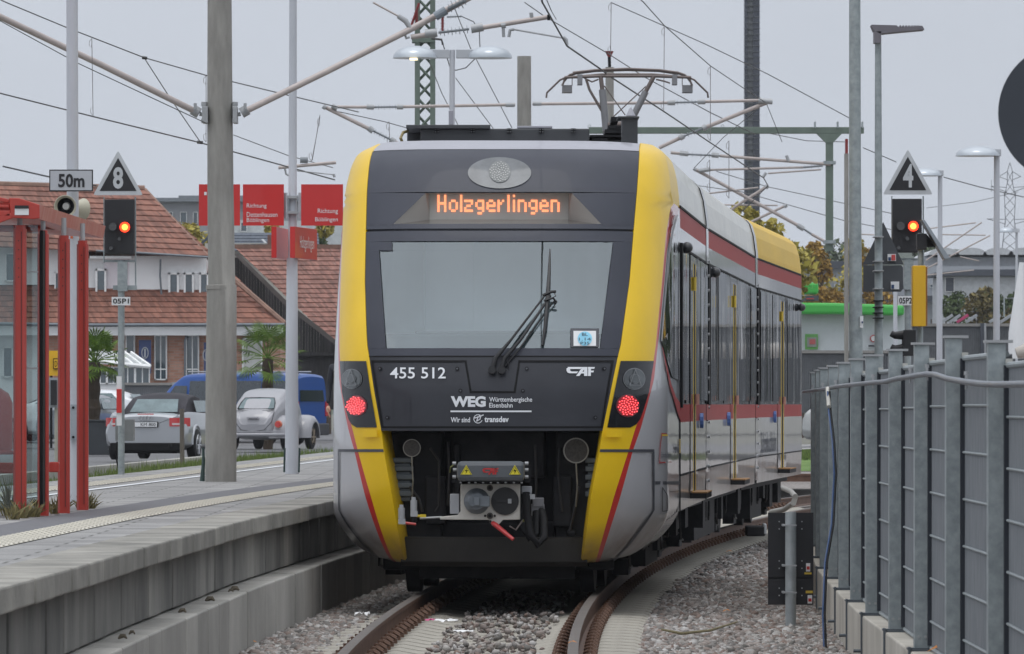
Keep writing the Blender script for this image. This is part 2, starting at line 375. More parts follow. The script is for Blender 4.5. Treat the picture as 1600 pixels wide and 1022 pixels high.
# stones
def stones(name, pts, size, m, label, cat):
    base_v = np.array([(0, 0, 1), (.9, 0, .3), (.28, .85, .3), (-.72, .52, .3), (-.72, -.52, .3), (.28, -.85, .3), (.7, .5, -.5), (-.3, .8, -.5), (-.85, 0, -.5), (-.3, -.8, -.5), (.7, -.5, -.5), (0, 0, -1)], float)
    base_f = [(0, 1, 2), (0, 2, 3), (0, 3, 4), (0, 4, 5), (0, 5, 1), (1, 6, 2), (2, 7, 3), (3, 8, 4), (4, 9, 5), (5, 10, 1), (6, 7, 2), (7, 8, 3), (8, 9, 4), (9, 10, 5), (10, 6, 1), (11, 7, 6), (11, 8, 7), (11, 9, 8), (11, 10, 9), (11, 6, 10)]
    n = len(pts)
    V = base_v[None]*(1+RNG.uniform(-.35, .3, (n, 12, 1)))
    V = V*np.stack([RNG.uniform(.65, 1.25, n), RNG.uniform(.6, 1.1, n), RNG.uniform(.4, .8, n)], 1)[:, None, :]
    q = RNG.normal(size=(n, 3)); q[:, :2] *= .45
    a, b, c = q[:, 0], q[:, 1], RNG.uniform(0, 6.28, n)
    ca, sa, cb, sb, cc, sc = np.cos(a), np.sin(a), np.cos(b), np.sin(b), np.cos(c), np.sin(c)
    z0 = np.zeros(n); o1 = np.ones(n)
    Rx = np.stack([o1, z0, z0, z0, ca, -sa, z0, sa, ca], 1).reshape(n, 3, 3)
    Ry = np.stack([cb, z0, sb, z0, o1, z0, -sb, z0, cb], 1).reshape(n, 3, 3)
    Rz = np.stack([cc, -sc, z0, sc, cc, z0, z0, z0, o1], 1).reshape(n, 3, 3)
    V = np.einsum('nij,nkj->nki', Rz@Ry@Rx, V)*np.asarray(size).reshape(-1, 1, 1)
    V += np.asarray(pts)[:, None, :]
    F = (np.array(base_f)[None]+12*np.arange(n)[:, None, None]).reshape(-1, 3)
    me = bpy.data.meshes.new(name); me.vertices.add(n*12); me.vertices.foreach_set('co', V.ravel())
    me.loops.add(F.size); me.loops.foreach_set('vertex_index', F.ravel().astype(np.int32))
    me.polygons.add(len(F)); me.polygons.foreach_set('loop_start', np.arange(0, F.size, 3, dtype=np.int32))
    me.update(calc_edges=True); me.validate(); me.materials.append(m)
    o = bpy.data.objects.new(name, me); COL.objects.link(o); tag(o, label, cat, kind='stuff'); return o
def stone_mat():
    m = bpy.data.materials.new('ballast_stone'); m.use_nodes = True; nt = m.node_tree; b = nt.nodes['Principled BSDF']; L = nt.links.new
    g = nt.nodes.new('ShaderNodeNewGeometry'); cr = nt.nodes.new('ShaderNodeValToRGB'); cr.color_ramp.interpolation = 'LINEAR'
    cols = [(0, (.19, .18, .165)), (.2, (.30, .28, .265)), (.4, (.28, .20, .165)), (.55, (.48, .46, .43)), (.72, (.34, .275, .245)), (.86, (.50, .48, .46)), (1, (.66, .64, .62))]
    e = cr.color_ramp.elements; e[0].position = 0; e[0].color = (*cols[0][1], 1); e[1].position = 1; e[1].color = (*cols[-1][1], 1)
    for p, c in cols[1:-1]: x = e.new(p); x.color = (*c, 1)
    nz = nt.nodes.new('ShaderNodeTexNoise'); nz.inputs['Scale'].default_value = 30
    mx = nt.nodes.new('ShaderNodeMix'); mx.data_type = 'RGBA'; mx.blend_type = 'MULTIPLY'; mx.inputs['Factor'].default_value = .68
    L(g.outputs['Random Per Island'], cr.inputs[0]); L(cr.outputs[0], mx.inputs['A']); L(nz.outputs['Fac'], mx.inputs['B']); L(mx.outputs['Result'], b.inputs['Base Color'])
    b.inputs['Roughness'].default_value = .85; return m
pts = []; sz = []
def scatter(n, d0, d1, xf, z, s0, s1):
    u = RNG.uniform(0, 1, n); ds = d0+(d1-d0)*u; w = RNG.uniform(0, 1, n)
    for d, k in zip(ds, w):
        a, b = xf(d); pts.append((a+(b-a)*k, d, z+RNG.uniform(-.012, .012))); sz.append(RNG.uniform(s0, s1))
scatter(15000, 40, 62, lambda d: (cx(d)+1.22, fenceX(d)-.0), -.215, .024, .054)
scatter(8000, 62, 78, lambda d: (cx(d)+1.22, cx(d)+3.2), -.22, .032, .062)
scatter(9000, 78, 120, lambda d: (cx(d)+1.25, cx(d)+4.4), -.235, .03, .055)
scatter(8500, 42, 68, lambda d: (E(d)+.08, cx(d)-1.20), -.20, .024, .052)
scatter(900, 41, 62, lambda d: (cx(d)-.35, cx(d)+.42), -.18, .018, .036)
scatter(260, 41, 55, lambda d: (cx(d)-.2, cx(d)+.5), -.15, .02, .04)
scatter(900, 41, 64, lambda d: (cx(d)-1.2, cx(d)-.85), -.19, .02, .04)
stones('ballast_stones', np.array(pts), np.array(sz), stone_mat(), 'grey and reddish brown crushed stone ballast around the curving track', 'ballast')

# rails
RP = [(-.075, -.172), (.075, -.172), (.075, -.16), (.02, -.14), (.012, -.04), (.036, -.03), (.036, -.004), (.026, 0), (-.026, 0), (-.036, -.004), (-.036, -.03), (-.012, -.04), (-.02, -.14), (-.075, -.16), (-.075, -.172)]
for sgn, lab in ((-1, 'left hand rusty steel rail on the platform side of the track'), (1, 'right hand rusty steel rail curving on the fence side of the track')):
    mb = MB(); mb.grid([[Vector((cx(d)+sgn*.755+o, d, z)) for o, z in RP] for d in dd(20, 150, 150)])
    for i in range(len(mb.f)):
        if (i % 14) in (6, 7, 8): mb.m[i] = 1
    tag(mb.build('rail', [rail_m, railtop], smooth=40, origin=(cx(50)+sgn*.755, 50, -.172)), lab, 'rail', 'rails of the track under the train')
# sleepers
def make_sleeper():
    mb = MB(); prof = [(-1.22, -.205), (-1.22, -.19), (-1.17, -.175), (-.95, -.165), (-.55, -.165), (-.4, -.19), (.4, -.19), (.55, -.165), (.95, -.165), (1.17, -.175), (1.22, -.19), (1.22, -.205)]
    rows = []
    for y, dz in ((-.15, -.06), (-.135, -.012), (-.09, 0), (.09, 0), (.135, -.012), (.15, -.06)):
        rows.append([Vector((x, y, z+dz)) for x, z in prof])
    mb.grid(rows, flip=True)
    s = mb.build('sleeper', sleeper_m, smooth=30, origin=(0, 0, 0))
    for sx in (-1, 1):
        for q in (-1, 1):
            c = MB(); x0 = sx*.755+q*.11
            c.box((x0, 0, -.135), (.10, .11, .035)); c.tube([(x0+q*.04, -.05, -.115), (x0, -.055, -.085), (x0-q*.035, 0, -.10), (x0, .055, -.085), (x0+q*.04, .05, -.115)], .014, 6)
            c.cyl((x0, 0, -.12), (0, 0, 1), .02, .06, 6)
            c.build('rail_clip', rail_m, s)
    return s
sl = make_sleeper(); ORG[sl.name] = Vector((0, 0, 0))
tag(sl, 'concrete sleeper lying in the ballast under the rusty rails', 'sleeper', 'sleepers of the curving track')
n = 0; d = 40.3
while d < 112:
    o = sl if n == 0 else copy_tree(sl)
    o.location = (cx(d), d, 0); o.rotation_euler = (0, 0, -math.atan(cslope(d))); n += 1; d += .62

# ------------------------------------------------------------------ platform
plat = bpy.data.objects.new('platform', None); COL.objects.link(plat); plat['kind'] = 'structure'; ORG['platform'] = Vector((-4, 60, 0)); plat.location = (-4, 60, 0)
def paver_mat():
    m = bpy.data.materials.new('platform_pavers'); m.use_nodes = True; nt = m.node_tree; b = nt.nodes['Principled BSDF']; L = nt.links.new
    tc = nt.nodes.new('ShaderNodeTexCoord'); br = nt.nodes.new('ShaderNodeTexBrick'); br.inputs['Scale'].default_value = 1
    br.inputs['Brick Width'].default_value = .8; br.inputs['Row Height'].default_value = .4; br.inputs['Mortar Size'].default_value = .012
    br.inputs['Color1'].default_value = (.22, .217, .213, 1); br.inputs['Color2'].default_value = (.30, .295, .288, 1); br.inputs['Mortar'].default_value = (.09, .09, .085, 1)
    nz = nt.nodes.new('ShaderNodeTexNoise'); nz.inputs['Scale'].default_value = 1.3; nz.inputs['Detail'].default_value = 7
    mr = nt.nodes.new('ShaderNodeMapRange'); mr.inputs['From Min'].default_value = .3; mr.inputs['From Max'].default_value = .7; mr.inputs['To Min'].default_value = .72; mr.inputs['To Max'].default_value = 1.18
    mx = nt.nodes.new('ShaderNodeMix'); mx.data_type = 'RGBA'; mx.blend_type = 'MULTIPLY'; mx.inputs['Factor'].default_value = 1
    L(tc.outputs['Object'], br.inputs['Vector']); L(tc.outputs['Object'], nz.inputs['Vector']); L(nz.outputs['Fac'], mr.inputs['Value'])
    L(br.outputs['Color'], mx.inputs['A']); L(mr.outputs[0], mx.inputs['B']); L(mx.outputs['Result'], b.inputs['Base Color']); b.inputs['Roughness'].default_value = .75
    return m
pav = paver_mat()
g = MB()
rows = [[Vector((BK(d), d, PZ-.004)), Vector((E(d)-.42, d, PZ-.004))] for d in dd(-5, 140, 60)]
g.grid(rows, flip=True)
rows = [[Vector((BK(d), d, PZ-.004)), Vector((BK(d), d, 0))] for d in dd(-5, 140, 60)]; g.grid(rows)
g.build('paving', pav, plat)
cop = MB(); upw = MB(); low = MB(); led = MB()
d = 20.0
while d < 100:
    a, b = d+.022, d+.978
    def seg(mb, o0, z0, o1, z1, gap=0):
        pts_ = []
        for (o, z) in ((o0, z0), (o1, z0), (o1, z1), (o0, z1)): pts_.append(Vector((E(a)+o, a, z)))
        pt2 = [Vector((E(b)+(p.x-E(a)), b, p.z)) for p in pts_]
        mb.add(pts_+pt2, [(0, 1, 2, 3), (7, 6, 5, 4), (0, 4, 5, 1), (1, 5, 6, 2), (2, 6, 7, 3), (3, 7, 4, 0)])
    j = RNG.uniform(-.006, .006)
    seg(cop, -.42, PZ-.13, 0+j, PZ+.001+j*.3)
    seg(upw, -.45, .26, -.14+j, PZ-.14)
    d += 1.0
d = 20.45
while d < 100:
    a, b = d+.014, d+.986; j = RNG.uniform(-.006, .006)
    seg(low, -.5, -.45, .07+j, .245+j*.5)
    d += 1.0
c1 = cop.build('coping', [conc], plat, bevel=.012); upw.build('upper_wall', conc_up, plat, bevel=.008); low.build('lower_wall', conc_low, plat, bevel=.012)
def ribbon(name, o0, o1, fn, m, ds, dz, jit=0):
    mb = MB(); rows = [[Vector((fn(d)+o0, d, PZ+dz)), Vector((fn(d)+o1, d, PZ+dz))] for d in ds]; mb.grid(rows); mb.build(name, m, plat)
ribbon('asphalt_strip', -1.62, -1.17, E, darkstrip, dd(0, 140, 140), .003)
# tactile strip as ribbed slabs (real ribs)
def ribs(name, o0, o1, fn, d0, d1, m, n):
    mb = MB(); w = (o1-o0)/n
    for i in range(n):
        a_, b_ = o0+i*w, o0+(i+1)*w
        for k, dz in ((0, .004),):
            ds = dd(d0, d1, 90)
            prof = [(a_, .002), (a_+w*.2, .010), (a_+w*.65, .010), (a_+w*.85, .002), (b_, .002)]
            mb.grid([[Vector((fn(d)+o, d, PZ+z)) for o, z in prof] for d in ds])
    for d in dd(d0, d1, int((d1-d0)/.3)): mb.box((fn(d)+(o0+o1)/2, d, PZ+.0085), (o1-o0, .03, .006), mi=1)
    mb.build(name, [m, mat('tactile_groove', (.40, .38, .33), .85)], plat)
ribs('tactile_strip', -1.17, -.87, E, 20, 110, tactile, 6)
ribs('tactile_strip', .62, .95, BK, 40, 125, tactile, 6)
ribbon('white_line', 1.22, 1.32, BK, whiteline, dd(30, 125, 60), .003)
# things lying on the ledge
k = 0
for (px_, py_, d_) in ((184, 975, 38), (172, 983, 37.3), (363, 905, 47), (355, 909, 46.6), (260, 941, 42), (312, 925, 44.5)):
    mb = MB(); c = Vector((E(d_)+.0, d_, .27)); s_ = .012+.005*(k % 3)
    mb.tube([c+Vector((-s_*1.4, 0, -.004)), c+Vector((-s_*.5, .01, .010)), c+Vector((s_*.7, 0, .012)), c+Vector((s_*1.5, .005, -.004))], [s_*.35, s_*.95, s_*.8, s_*.3], 6)
    tag(mb.build('stone', mat('ledge_stone', (.14, .12, .09), .9)), 'small loose brown stone lying on the ledge of the platform wall', 'stone', 'loose stones on the platform wall ledge'); k += 1

def tuft(name, pts_, h, spread, n, m, label, cat='weeds', kind='stuff'):
    mb = MB()
    for p in pts_:
        for i in range(n):
            a = random.uniform(0, 6.28); r0 = random.uniform(0, spread*.5); b0 = Vector(p)+Vector((r0*math.cos(a), r0*math.sin(a), 0))
            hh = h*random.uniform(.4, 1); lean = Vector((math.cos(a), math.sin(a), 0))*spread*random.uniform(.3, 1.3)
            w = Vector((-math.sin(a+.7), math.cos(a+.7), 0))*.006*random.uniform(.7, 1.6)
            t = b0+lean+Vector((0, 0, hh)); m_ = b0+lean*.35+Vector((0, 0, hh*.6))
            mb.add([b0-w, b0+w, m_+w*.8, t, m_-w*.8], [(0, 1, 2, 3, 4)])
    return tag(mb.build(name, m), label, cat, kind=kind)
tuft('weeds', [(P(x, y, d)) for x, y, d in ((20, 812, 48.4), (35, 810, 48.8), (52, 808, 49.2), (85, 803, 50.9), (95, 800, 51), (128, 797, 52.6), (140, 795, 53), (12, 806, 50), (65, 806, 50))], .16, .10, 34, drygrass, 'scrubby weeds growing round the feet of the red shelter posts')
tuft('weeds', [P(14, 800, 49.5)], .34, .07, 22, drygrass, 'tall dry weed stalk beside the leftmost red shelter post')

# ------------------------------------------------------------------ left yard: parking level, kerb wall, grass
g = MB(); rows = [[Vector((-160, d, .42)), Vector((BK(d)-.02, d, .42))] for d in dd(40, 300, 20)]; g.grid(rows, flip=True)
tag(g.build('parking_lot', asphalt, origin=(-10, 100, .42)), kind='structure')
g = MB(); rows = [[Vector((BK(d)-2.3, d, .50)), Vector((BK(d)-.3, d, .66)), Vector((BK(d), d, .72))] for d in dd(60, 150, 30)]; g.grid(rows, flip=True)
tag(g.build('grass_verge', mat('verge_soil', (.10, .12, .04), .9, scale=3, col2=(.20, .17, .10))), kind='structure')
mb = MB()
for i in range(9000):
    d = random.uniform(70, 122); d = d if random.random() < .7 else random.uniform(95, 122); o = -random.uniform(.02, 2.0); z = .70+o*.09
    x = BK(d)+o; h = random.uniform(.05, .17)*(1.0 if d > 90 else .5)*(1.6 if random.random() < .05 else 1); a = random.uniform(0, 6.28); w = Vector((math.cos(a), math.sin(a), 0))*.008
    b0 = Vector((x, d, z)); t = b0+Vector((random.uniform(-.04, .04), random.uniform(-.04, .04), h)); mb.add([b0-w, b0+w, t], [(0, 1, 2)])
tag(mb.build('grass', grassm), 'short green grass on the verge between platform and parked cars', 'grass', kind='stuff')
mb = MB()
for i in range(14):
    a, b = 84+i*3.0, 84+i*3.0+2.97; oa = -2.45
    x0, x1 = BK(a)+oa, BK(b)+oa
    mb.prism([(x0-.15, a, .3), (x0, a, .3), (x0, a, .66), (x0-.15, a, .66)], (x1-x0, b-a, 0))
tag(mb.build('kerb_wall', conc_low, bevel=.01), 'low weathered concrete kerb wall between grass verge and parking area', 'wall')


# ================================================================== THE TRAIN
TS = .0645; TC = math.sqrt(1-TS*TS); TX, TY = -.18, 54.3; HW = 1.45
train = thing('commuter_train', 'yellow, dark grey and silver articulated commuter train seen from its rear, showing Holzgerlingen', 'train', (TX, TY, 0))
def W2(u, v, z): return Vector((TX+u*TC+v*TS, TY-u*TS+v*TC, z))
_pu = []
for i in range(121):
    u = HW*(1-(1-i/120)**2.2); _pu.append((u, 1.25*(1-math.sqrt(max(0, 1-(u/HW)**4)))))
for i in range(1, 60): _pu.append((HW, 1.25+i*.08))
_ps = [0.0]
for a, b in zip(_pu, _pu[1:]): _ps.append(_ps[-1]+math.hypot(b[0]-a[0], b[1]-a[1]))
PS = np.array(_ps); PU = np.array([p[0] for p in _pu]); PV = np.array([p[1] for p in _pu])
_za = np.array([.2, .25, .5, .9, 1.3, 1.75, 2.05, 2.3, 3.1, 3.5, 3.75, 3.86, 3.93, 3.98]); _va = np.array([.27, .22, .10, .0, .0, .03, .12, .25, .80, 1.10, 1.34, 1.52, 1.74, 2.2])
_zz = np.linspace(.1, 4.05, 400); _vv = np.interp(_zz, _za, _va); _k = np.ones(17)/17; _vs = np.convolve(np.pad(_vv, 8, mode='edge'), _k, 'valid')
def A(z): return float(np.interp(z, _zz, _vs))
_zw = [.2, .27, .29, .32, .38, .46, .55, .64, .72, 3.3, 3.5, 3.7, 3.84, 3.90, 3.93, 3.97]
_ww = [.60, .67, .70, .78, .845, .905, .955, .99, 1, 1, .988, .962, .93, .88, .83, .72]
_ww = [.60, .67, .70, .78, .845, .905, .955, .99, 1, 1, .996, .978, .952, .92, .885, .82]
_wz = np.interp(_zz, _zw, _ww); _wsm = np.convolve(np.pad(_wz, 5, mode='edge'), np.ones(11)/11, 'valid'); _wsm = np.where(_zz > 2, _wsm, _wz)
def wz(z): return float(np.interp(z, _zz, _wsm))
def plan(S, z):
    s = abs(S); u = float(np.interp(s, PS, PU)); vb = float(np.interp(s, PS, PV))
    return math.copysign(u*wz(z), S), vb+A(z)*max(0, 1-max(0, vb-1.0)/3.2)
def shell(S, z, off=0):
    u, v = plan(S, z)
    if off:
        e = .01; u1, v1 = plan(S+e, z); u0, v0 = plan(S-e, z); tx, ty = u1-u0, v1-v0; l = math.hypot(tx, ty)
        u += ty/l*off; v -= tx/l*off
    return W2(u, v, z)
def spx(S, z):
    p = shell(S, z); return 800+FPX*p.x/p.y
SMID = float(np.interp(HW-.0001, PU[:121], PS[:121]))
def S_of(px, z, smax=None):
    lo = -SMID*.985; hi = smax or PS[-1]*.98
    for _ in range(26):
        m = (lo+hi)/2
        if spx(m, z) < px: lo = m
        else: hi = m
    return (lo+hi)/2
def inv(px, py):
    z = CZ+(HY-py)*.00552; S = 0
    for _ in range(5):
        S = S_of(px, z); z = CZ+(HY-py)/FPX*shell(S, z).y
    return S, z
def FS(px, py, off=0):
    S, z = inv(px, py); return shell(S, z, off)
def patch(mb, rows, nc, off=0, mi=0, sub=1, mirror=False):
    "rows: (py, pxL, pxR) on the right half; mirror maps S->-S"
    out = []
    rr = []
    for a, b in zip(rows, rows[1:]):
        for k in range(sub): t = k/sub; rr.append(tuple(a[i]+(b[i]-a[i])*t for i in range(3)))
    rr.append(rows[-1])
    for py, l, r in rr:
        s0, z0 = inv(l, py); s1, z1 = inv(r, py)
        row = []
        for j in range(nc+1):
            t = j/nc; S = s0+(s1-s0)*t; z = z0+(z1-z0)*t
            row.append(shell(-S if mirror else S, z, off if not mirror else off))
        out.append(row)
    mb.grid(out, mi, flip=not mirror)
    return out
def zrow(py):
    z = CZ+(HY-py)*.00552
    for _ in range(4): z = CZ+(HY-py)/FPX*(TY+A(z)+.25)
    return z
R_in = [(215, 1002.5), (221, 1001.8), (240, 999.5), (294, 996), (364, 990), (439, 984), (540, 970), (557.6, 965.4), (671, 942), (704, 937), (775, 923.7), (875, 910.5), (884, 909)]
R_yr = [(215, 1070), (290, 1070), (301, 1057.5), (322, 1047.6), (364, 1040.6), (435, 1034.7), (540, 1024.5), (587, 1018), (634, 1006.5), (667, 993.6), (702, 983), (775, 959.6), (868, 933.4), (884, 929)]
R_rg = [(215, 1071), (290, 1071), (300, 1064), (330, 1058), (350, 1050.5), (364, 1047), (387, 1042.5), (435, 1038.5), (540, 1027.8), (594, 1021.8), (634, 1011), (671, 1000.7), (704, 989), (775, 969.5), (868, 940), (884, 935)]
S_V4 = float(np.interp(4.0, PV, PS))
pys = [879, 876, 872, 866, 858, 848]+[840-10*i for i in range(60)]+[240, 236, 232, 229, 226, 223.5, 221.5]
pys = sorted(set(pys), reverse=True)
fender_rows = []
for py in pys:
    z = zrow(py); si = S_of(interp(py, R_in), z); sy = max(S_of(min(interp(py, R_yr), 1062), z), si+.01) if py > 300 else S_V4
    sr = max(S_of(min(interp(py, R_rg), 1062), z), sy+.002) if py > 300 else S_V4
    if py <= 306: sy = SMID+.02; sr = SMID+.12
    sy = min(sy, S_V4-.02); sr = min(sr, S_V4)
    fender_rows.append((z, si, sy, sr))
for mirror in (False, True):
    mb = MB(); sg = -1 if mirror else 1
    cols = [[], [], [], []]
    ny, nr_, ng = 16, 2, 16
    G = []
    for z, si, sy, sr in fender_rows:
        row = [shell(sg*(si+(sy-si)*j/ny), z) for j in range(ny+1)]+[shell(sg*(sy+(sr-sy)*j/nr_), z) for j in range(1, nr_+1)]+[shell(sg*(sr+(max(S_V4, sr+.001)-sr)*j/ng), z) for j in range(1, ng+1)]
        G.append(row)
    n0 = len(mb.f); mb.grid(G, flip=mirror)
    nc = ny+nr_+ng
    for i in range(n0, len(mb.f)):
        j = (i-n0) % nc; z = fender_rows[(i-n0)//nc][0]
        mb.m[i] = 0 if j < ny else (1 if j < ny+nr_ else 2)
        if z > 3.40 : mb.m[i] = 0
    # inward return of the opening edge
    ret = []
    for z, si, sy, sr in fender_rows:
        u, v = plan(sg*si, z); ret.append([W2(u, v, z), W2(u-sg*.02, v+.05, z), W2(u-sg*.05, v+.45, z)] if z < 1.45 else [W2(u, v, z), W2(u-sg*.006, v+.02, z), W2(u-sg*.012, v+.03, z)])
    mb.grid(ret, 0 if False else 3, flip=not mirror)
    fo = mb.build('corner_panel', [yellow, redp, silver, yellow], train, smooth=50)
    fo['label'] = 'yellow corner panel with red stripe and silver skirt'
# dark seam of the skirt door on both corners
for mirror in (False, True):
    mb = MB()
    patch(mb, [(702, 937.4, 1021.5), (706.3, 936.6, 1021.5)], 16, .006, 0, 1, mirror)
    patch(mb, [(704, 1019, 1021.7), (750, 1019.3, 1022), (797, 1019.3, 1022)], 1, .006, 0, 3, mirror)
    patch(mb, [(797, 1019.3, 1022), (812, 1009, 1013), (830, 996, 1000), (850, 981, 985), (868, 964, 968), (876, 957, 961)], 1, .006, 0, 3, mirror)
    mb.build('panel_seam', gasket, train)
    mb = MB(); patch(mb, [(671.5, 965, 968.6), (683, 964, 967.7)], 1, .03, 0, 1, mirror)
    patch(mb, [(671.5, 945.5, 968.6), (683, 944, 967.7)], 3, .035, 0, 1, mirror); mb.build('lifting_bracket', yellow, train)
# ---- dark mask
mb = MB()
def mid(py): return interp(py, R_in)
def lpx(py):   # mirrored left pixel of the right inner edge
    z = zrow(py); s = S_of(interp(py, R_in), z); return spx(-s, z)
def full(py0, py1, n=6, cols_=18, off=-.006, m=mb, mi=0):
    rows = [(py0+(py1-py0)*i/n, lpx(py0+(py1-py0)*i/n), mid(py0+(py1-py0)*i/n)) for i in range(n+1)]
    patch(m, rows, cols_, off, mi)
# upper panel with the display opening
full(237, 301.8, 8)
DL = [(301.8, 664.5), (351, 613)]; DRt = [(301.8, 893.8), (351, 940.8)]
def side_strip(py0, py1, fa, fb, n, nc, m=mb, off=-.006, mi=0):
    patch(m, [(py0+(py1-py0)*i/n, fa(py0+(py1-py0)*i/n), fb(py0+(py1-py0)*i/n)) for i in range(n+1)], nc, off, mi)
side_strip(301.8, 351, lpx, lambda y: interp(y, DL), 5, 8); side_strip(301.8, 351, lambda y: interp(y, DRt), mid, 5, 8)
full(351, 358.6, 2)
mb.build('upper_mask', nose, train, smooth=60)
mb = MB(); full(358.6, 362.2, 1, off=-.03, m=mb); full(224.5, 236, 4, off=-.012, m=mb, mi=1)
top = [shell(S_of(p, zrow(224.5)), zrow(224.5), -.012) for p in [lpx(224.5)+(mid(224.5)-lpx(224.5))*i/18 for i in range(19)]]
back = [Vector((p.x+.2, 60.2, 3.93)) for p in top]; mb.grid([top, back], 1, flip=True)
full(235.2, 237.2, 1, off=-.02, m=mb)
mb.build('roof_edge', [gasket, roofgrey], train, smooth=40)
# windscreen surround and pane
GL = [(378, 612), (391.5, 612), (391.6, 591.6), (400, 592), (544.3, 602.6)]
GR = [(378, 959), (544.3, 938)]
mb = MB()
full(362.2, 378, 3, m=mb)
side_strip(378, 391.5, lpx, lambda y: 612, 2, 6, m=mb)
side_strip(391.5, 544.3, lpx, lambda y: 591.6+(y-391.5)*.072, 12, 5, m=mb)
side_strip(378, 544.3, lambda y: 959-(y-378)*.1263, mid, 12, 5, m=mb)
full(544.3, 556.2, 2, m=mb)
mb.build('windscreen_surround', nose, train, smooth=60)
mb = MB()
side_strip(376, 391.5, lambda y: 611, lambda y: 960, 2, 16, m=mb, off=-.016)
side_strip(391.5, 546, lambda y: 590+(y-391.5)*.072, lambda y: 960-(y-378)*.1263, 12, 16, m=mb, off=-.016)
mb.build('windscreen', glassy('windscreen_pane', (.86, .95, .97), .93, .02, 2.35), train, smooth=60)
# cab interior
cabw = mat('cab_wall', (.66, .74, .77), .7, var=.04); cabd = mat('cab_desk', (.13, .16, .17), .6, var=.06)
mb = MB(); mb.box((0, 0, 0), (.01, .01, .01))
mb = MB()
def ibox(m, u0, u1, v0, v1, z0, z1, mi=0):
    c = [W2(u, v, z) for z in (z0, z1) for v in (v0, v1) for u in (u0, u1)]
    m.add(c, [(0, 2, 3, 1), (4, 5, 7, 6), (0, 1, 5, 4), (2, 6, 7, 3), (0, 4, 6, 2), (1, 3, 7, 5)], mi)
ibox(mb, -1.3, 1.3, 1.9, 1.95, 1.9, 3.6); ibox(mb, -.28, .32, 1.88, 1.9, 1.95, 3.3); ibox(mb, -.72, -.7, 1.87, 1.9, 1.9, 3.5)
ibox(mb, -1.05, 1.05, .72, 1.9, 1.90, 1.93); ibox(mb, -1.2, -1.16, 1.5, 2.2, 1.9, 3.3); ibox(mb, 1.16, 1.2, 1.5, 2.2, 1.9, 3.3); ibox(mb, -1.1, 1.1, 1.6, 2.2, 3.45, 3.48)
mb.build('cab_interior', cabw, train, bevel=.01)
mb = MB(); ibox(mb, -.95, .95, .62, 1.2, 1.94, 2.235); ibox(mb, -.7, .7, .66, 1.2, 2.235, 2.262)
mb.build('driver_desk', cabd, train, bevel=.02)
# corner stickers
def fmap(x0, y0, x1, y1, off): return lambda x, y: FS(x0+(x1-x0)*x, y1-(y1-y0)*y, off)
def fquad(m, x0, y0, x1, y1, off, mi=0, n=2):
    m.grid([[FS(x0+(x1-x0)*j/n, y0+(y1-y0)*i/n, off) for j in range(n+1)] for i in range(n+1)], mi, flip=True)
def fdisc(m, cx_, cy_, r, off, mi=0, n=24, r2=None):
    r2 = r2 or r; c = FS(cx_, cy_, off); m.add([c]+[FS(cx_+r*math.cos(6.2832*i/n), cy_+r2*math.sin(6.2832*i/n), off) for i in range(n)], [(0, (i+1) % n+1, i+1) for i in range(n)], mi)
def fpath(m, pts_, w, off, mi=0, close=False, n=5):
    if close: pts_ = list(pts_)+[pts_[0]]
    for (x0, y0), (x1, y1) in zip(pts_, pts_[1:]):
        L_ = math.hypot(x1-x0, y1-y0); nx, ny_ = -(y1-y0)/L_*w/2, (x1-x0)/L_*w/2; ex, ey = (x1-x0)/L_*w/2, (y1-y0)/L_*w/2
        x0 -= ex; y0 -= ey; x1 += ex; y1 += ey
        m.grid([[FS(x0+(x1-x0)*k/n+nx, y0+(y1-y0)*k/n+ny_, off), FS(x0+(x1-x0)*k/n-nx, y0+(y1-y0)*k/n-ny_, off)] for k in range(n+1)], mi)
st = MB(); fquad(st, 891.5, 513, 936, 542.5, .0, 0); fquad(st, 896, 517, 931, 540.5, .004, 1); fdisc(st, 913.5, 529, 11.2, .008, 2)
lb = mat('sticker_blue', (.25, .60, .78), .5); ink = mat('ink_dark', (.05, .06, .08), .6)
for t_, yy in (('BL', 520), ('1.14', 527.5), ('P35', 534)): text_map(st, t_, fmap(913.5-len(t_)*2.3, yy, 913.5+len(t_)*2.3, yy+4.6, .012), 3)
st.build('sticker', [gasket, signwhite, lb, ink], train)['label'] = 'white sticker with pale blue disc in the windscreen corner'
# lower panel with hatches
mb = MB(); full(557.5, 673, 8, off=-.004, m=mb); mb.build('lower_mask', nose_low, train, smooth=60)
mb = MB(); full(556, 557.8, 1, off=.0, m=mb)
fpath(mb, [(581, 564.5), (727.5, 564.5), (735.5, 612.5), (804, 612.5), (811.5, 564.5), (957.5, 564.5), (940, 667.5), (597.5, 667.5)], 3.0, .001, close=True, n=12)
mb.build('hatch_seam', black, train)
mb = MB(); inner = []
for (x, y) in ((594, 576), (714.5, 576), (719.5, 610.5), (605.5, 652.5), (823, 576), (944, 576), (817, 610.5), (930, 652.5)):
    fdisc(mb, x, y, 3.0, .006, 0, 12); fdisc(mb, x, y, 1.6, .009, 1, 8)
mb.build('hatch_bolt', [black, gasket], train)
tw = mat('lettering_white', (.75, .77, .80), .45, var=.02)
def label_part(name, items, parent=train, m=tw):
    t_ = MB()
    for it in items: text_map(t_, it[0], fmap(*it[1], .006), **(it[2] if len(it) > 2 else {}))
    return t_.build(name, m, parent)
label_part('fleet_number', [('455 512', (610, 574, 696.5, 591.5), {'bold': .01})])
wg = MB()
text_map(wg, 'WEG', fmap(704.5, 619, 759, 636, .006), bold=.05); text_map(wg, 'Württembergische', fmap(764.5, 620.5, 831.5, 630, .006), bold=.012); text_map(wg, 'Eisenbahn', fmap(764.5, 629.5, 801, 637, .006), bold=.012)
fquad(wg, 704, 641.5, 830.5, 644, .006, 0, 4)
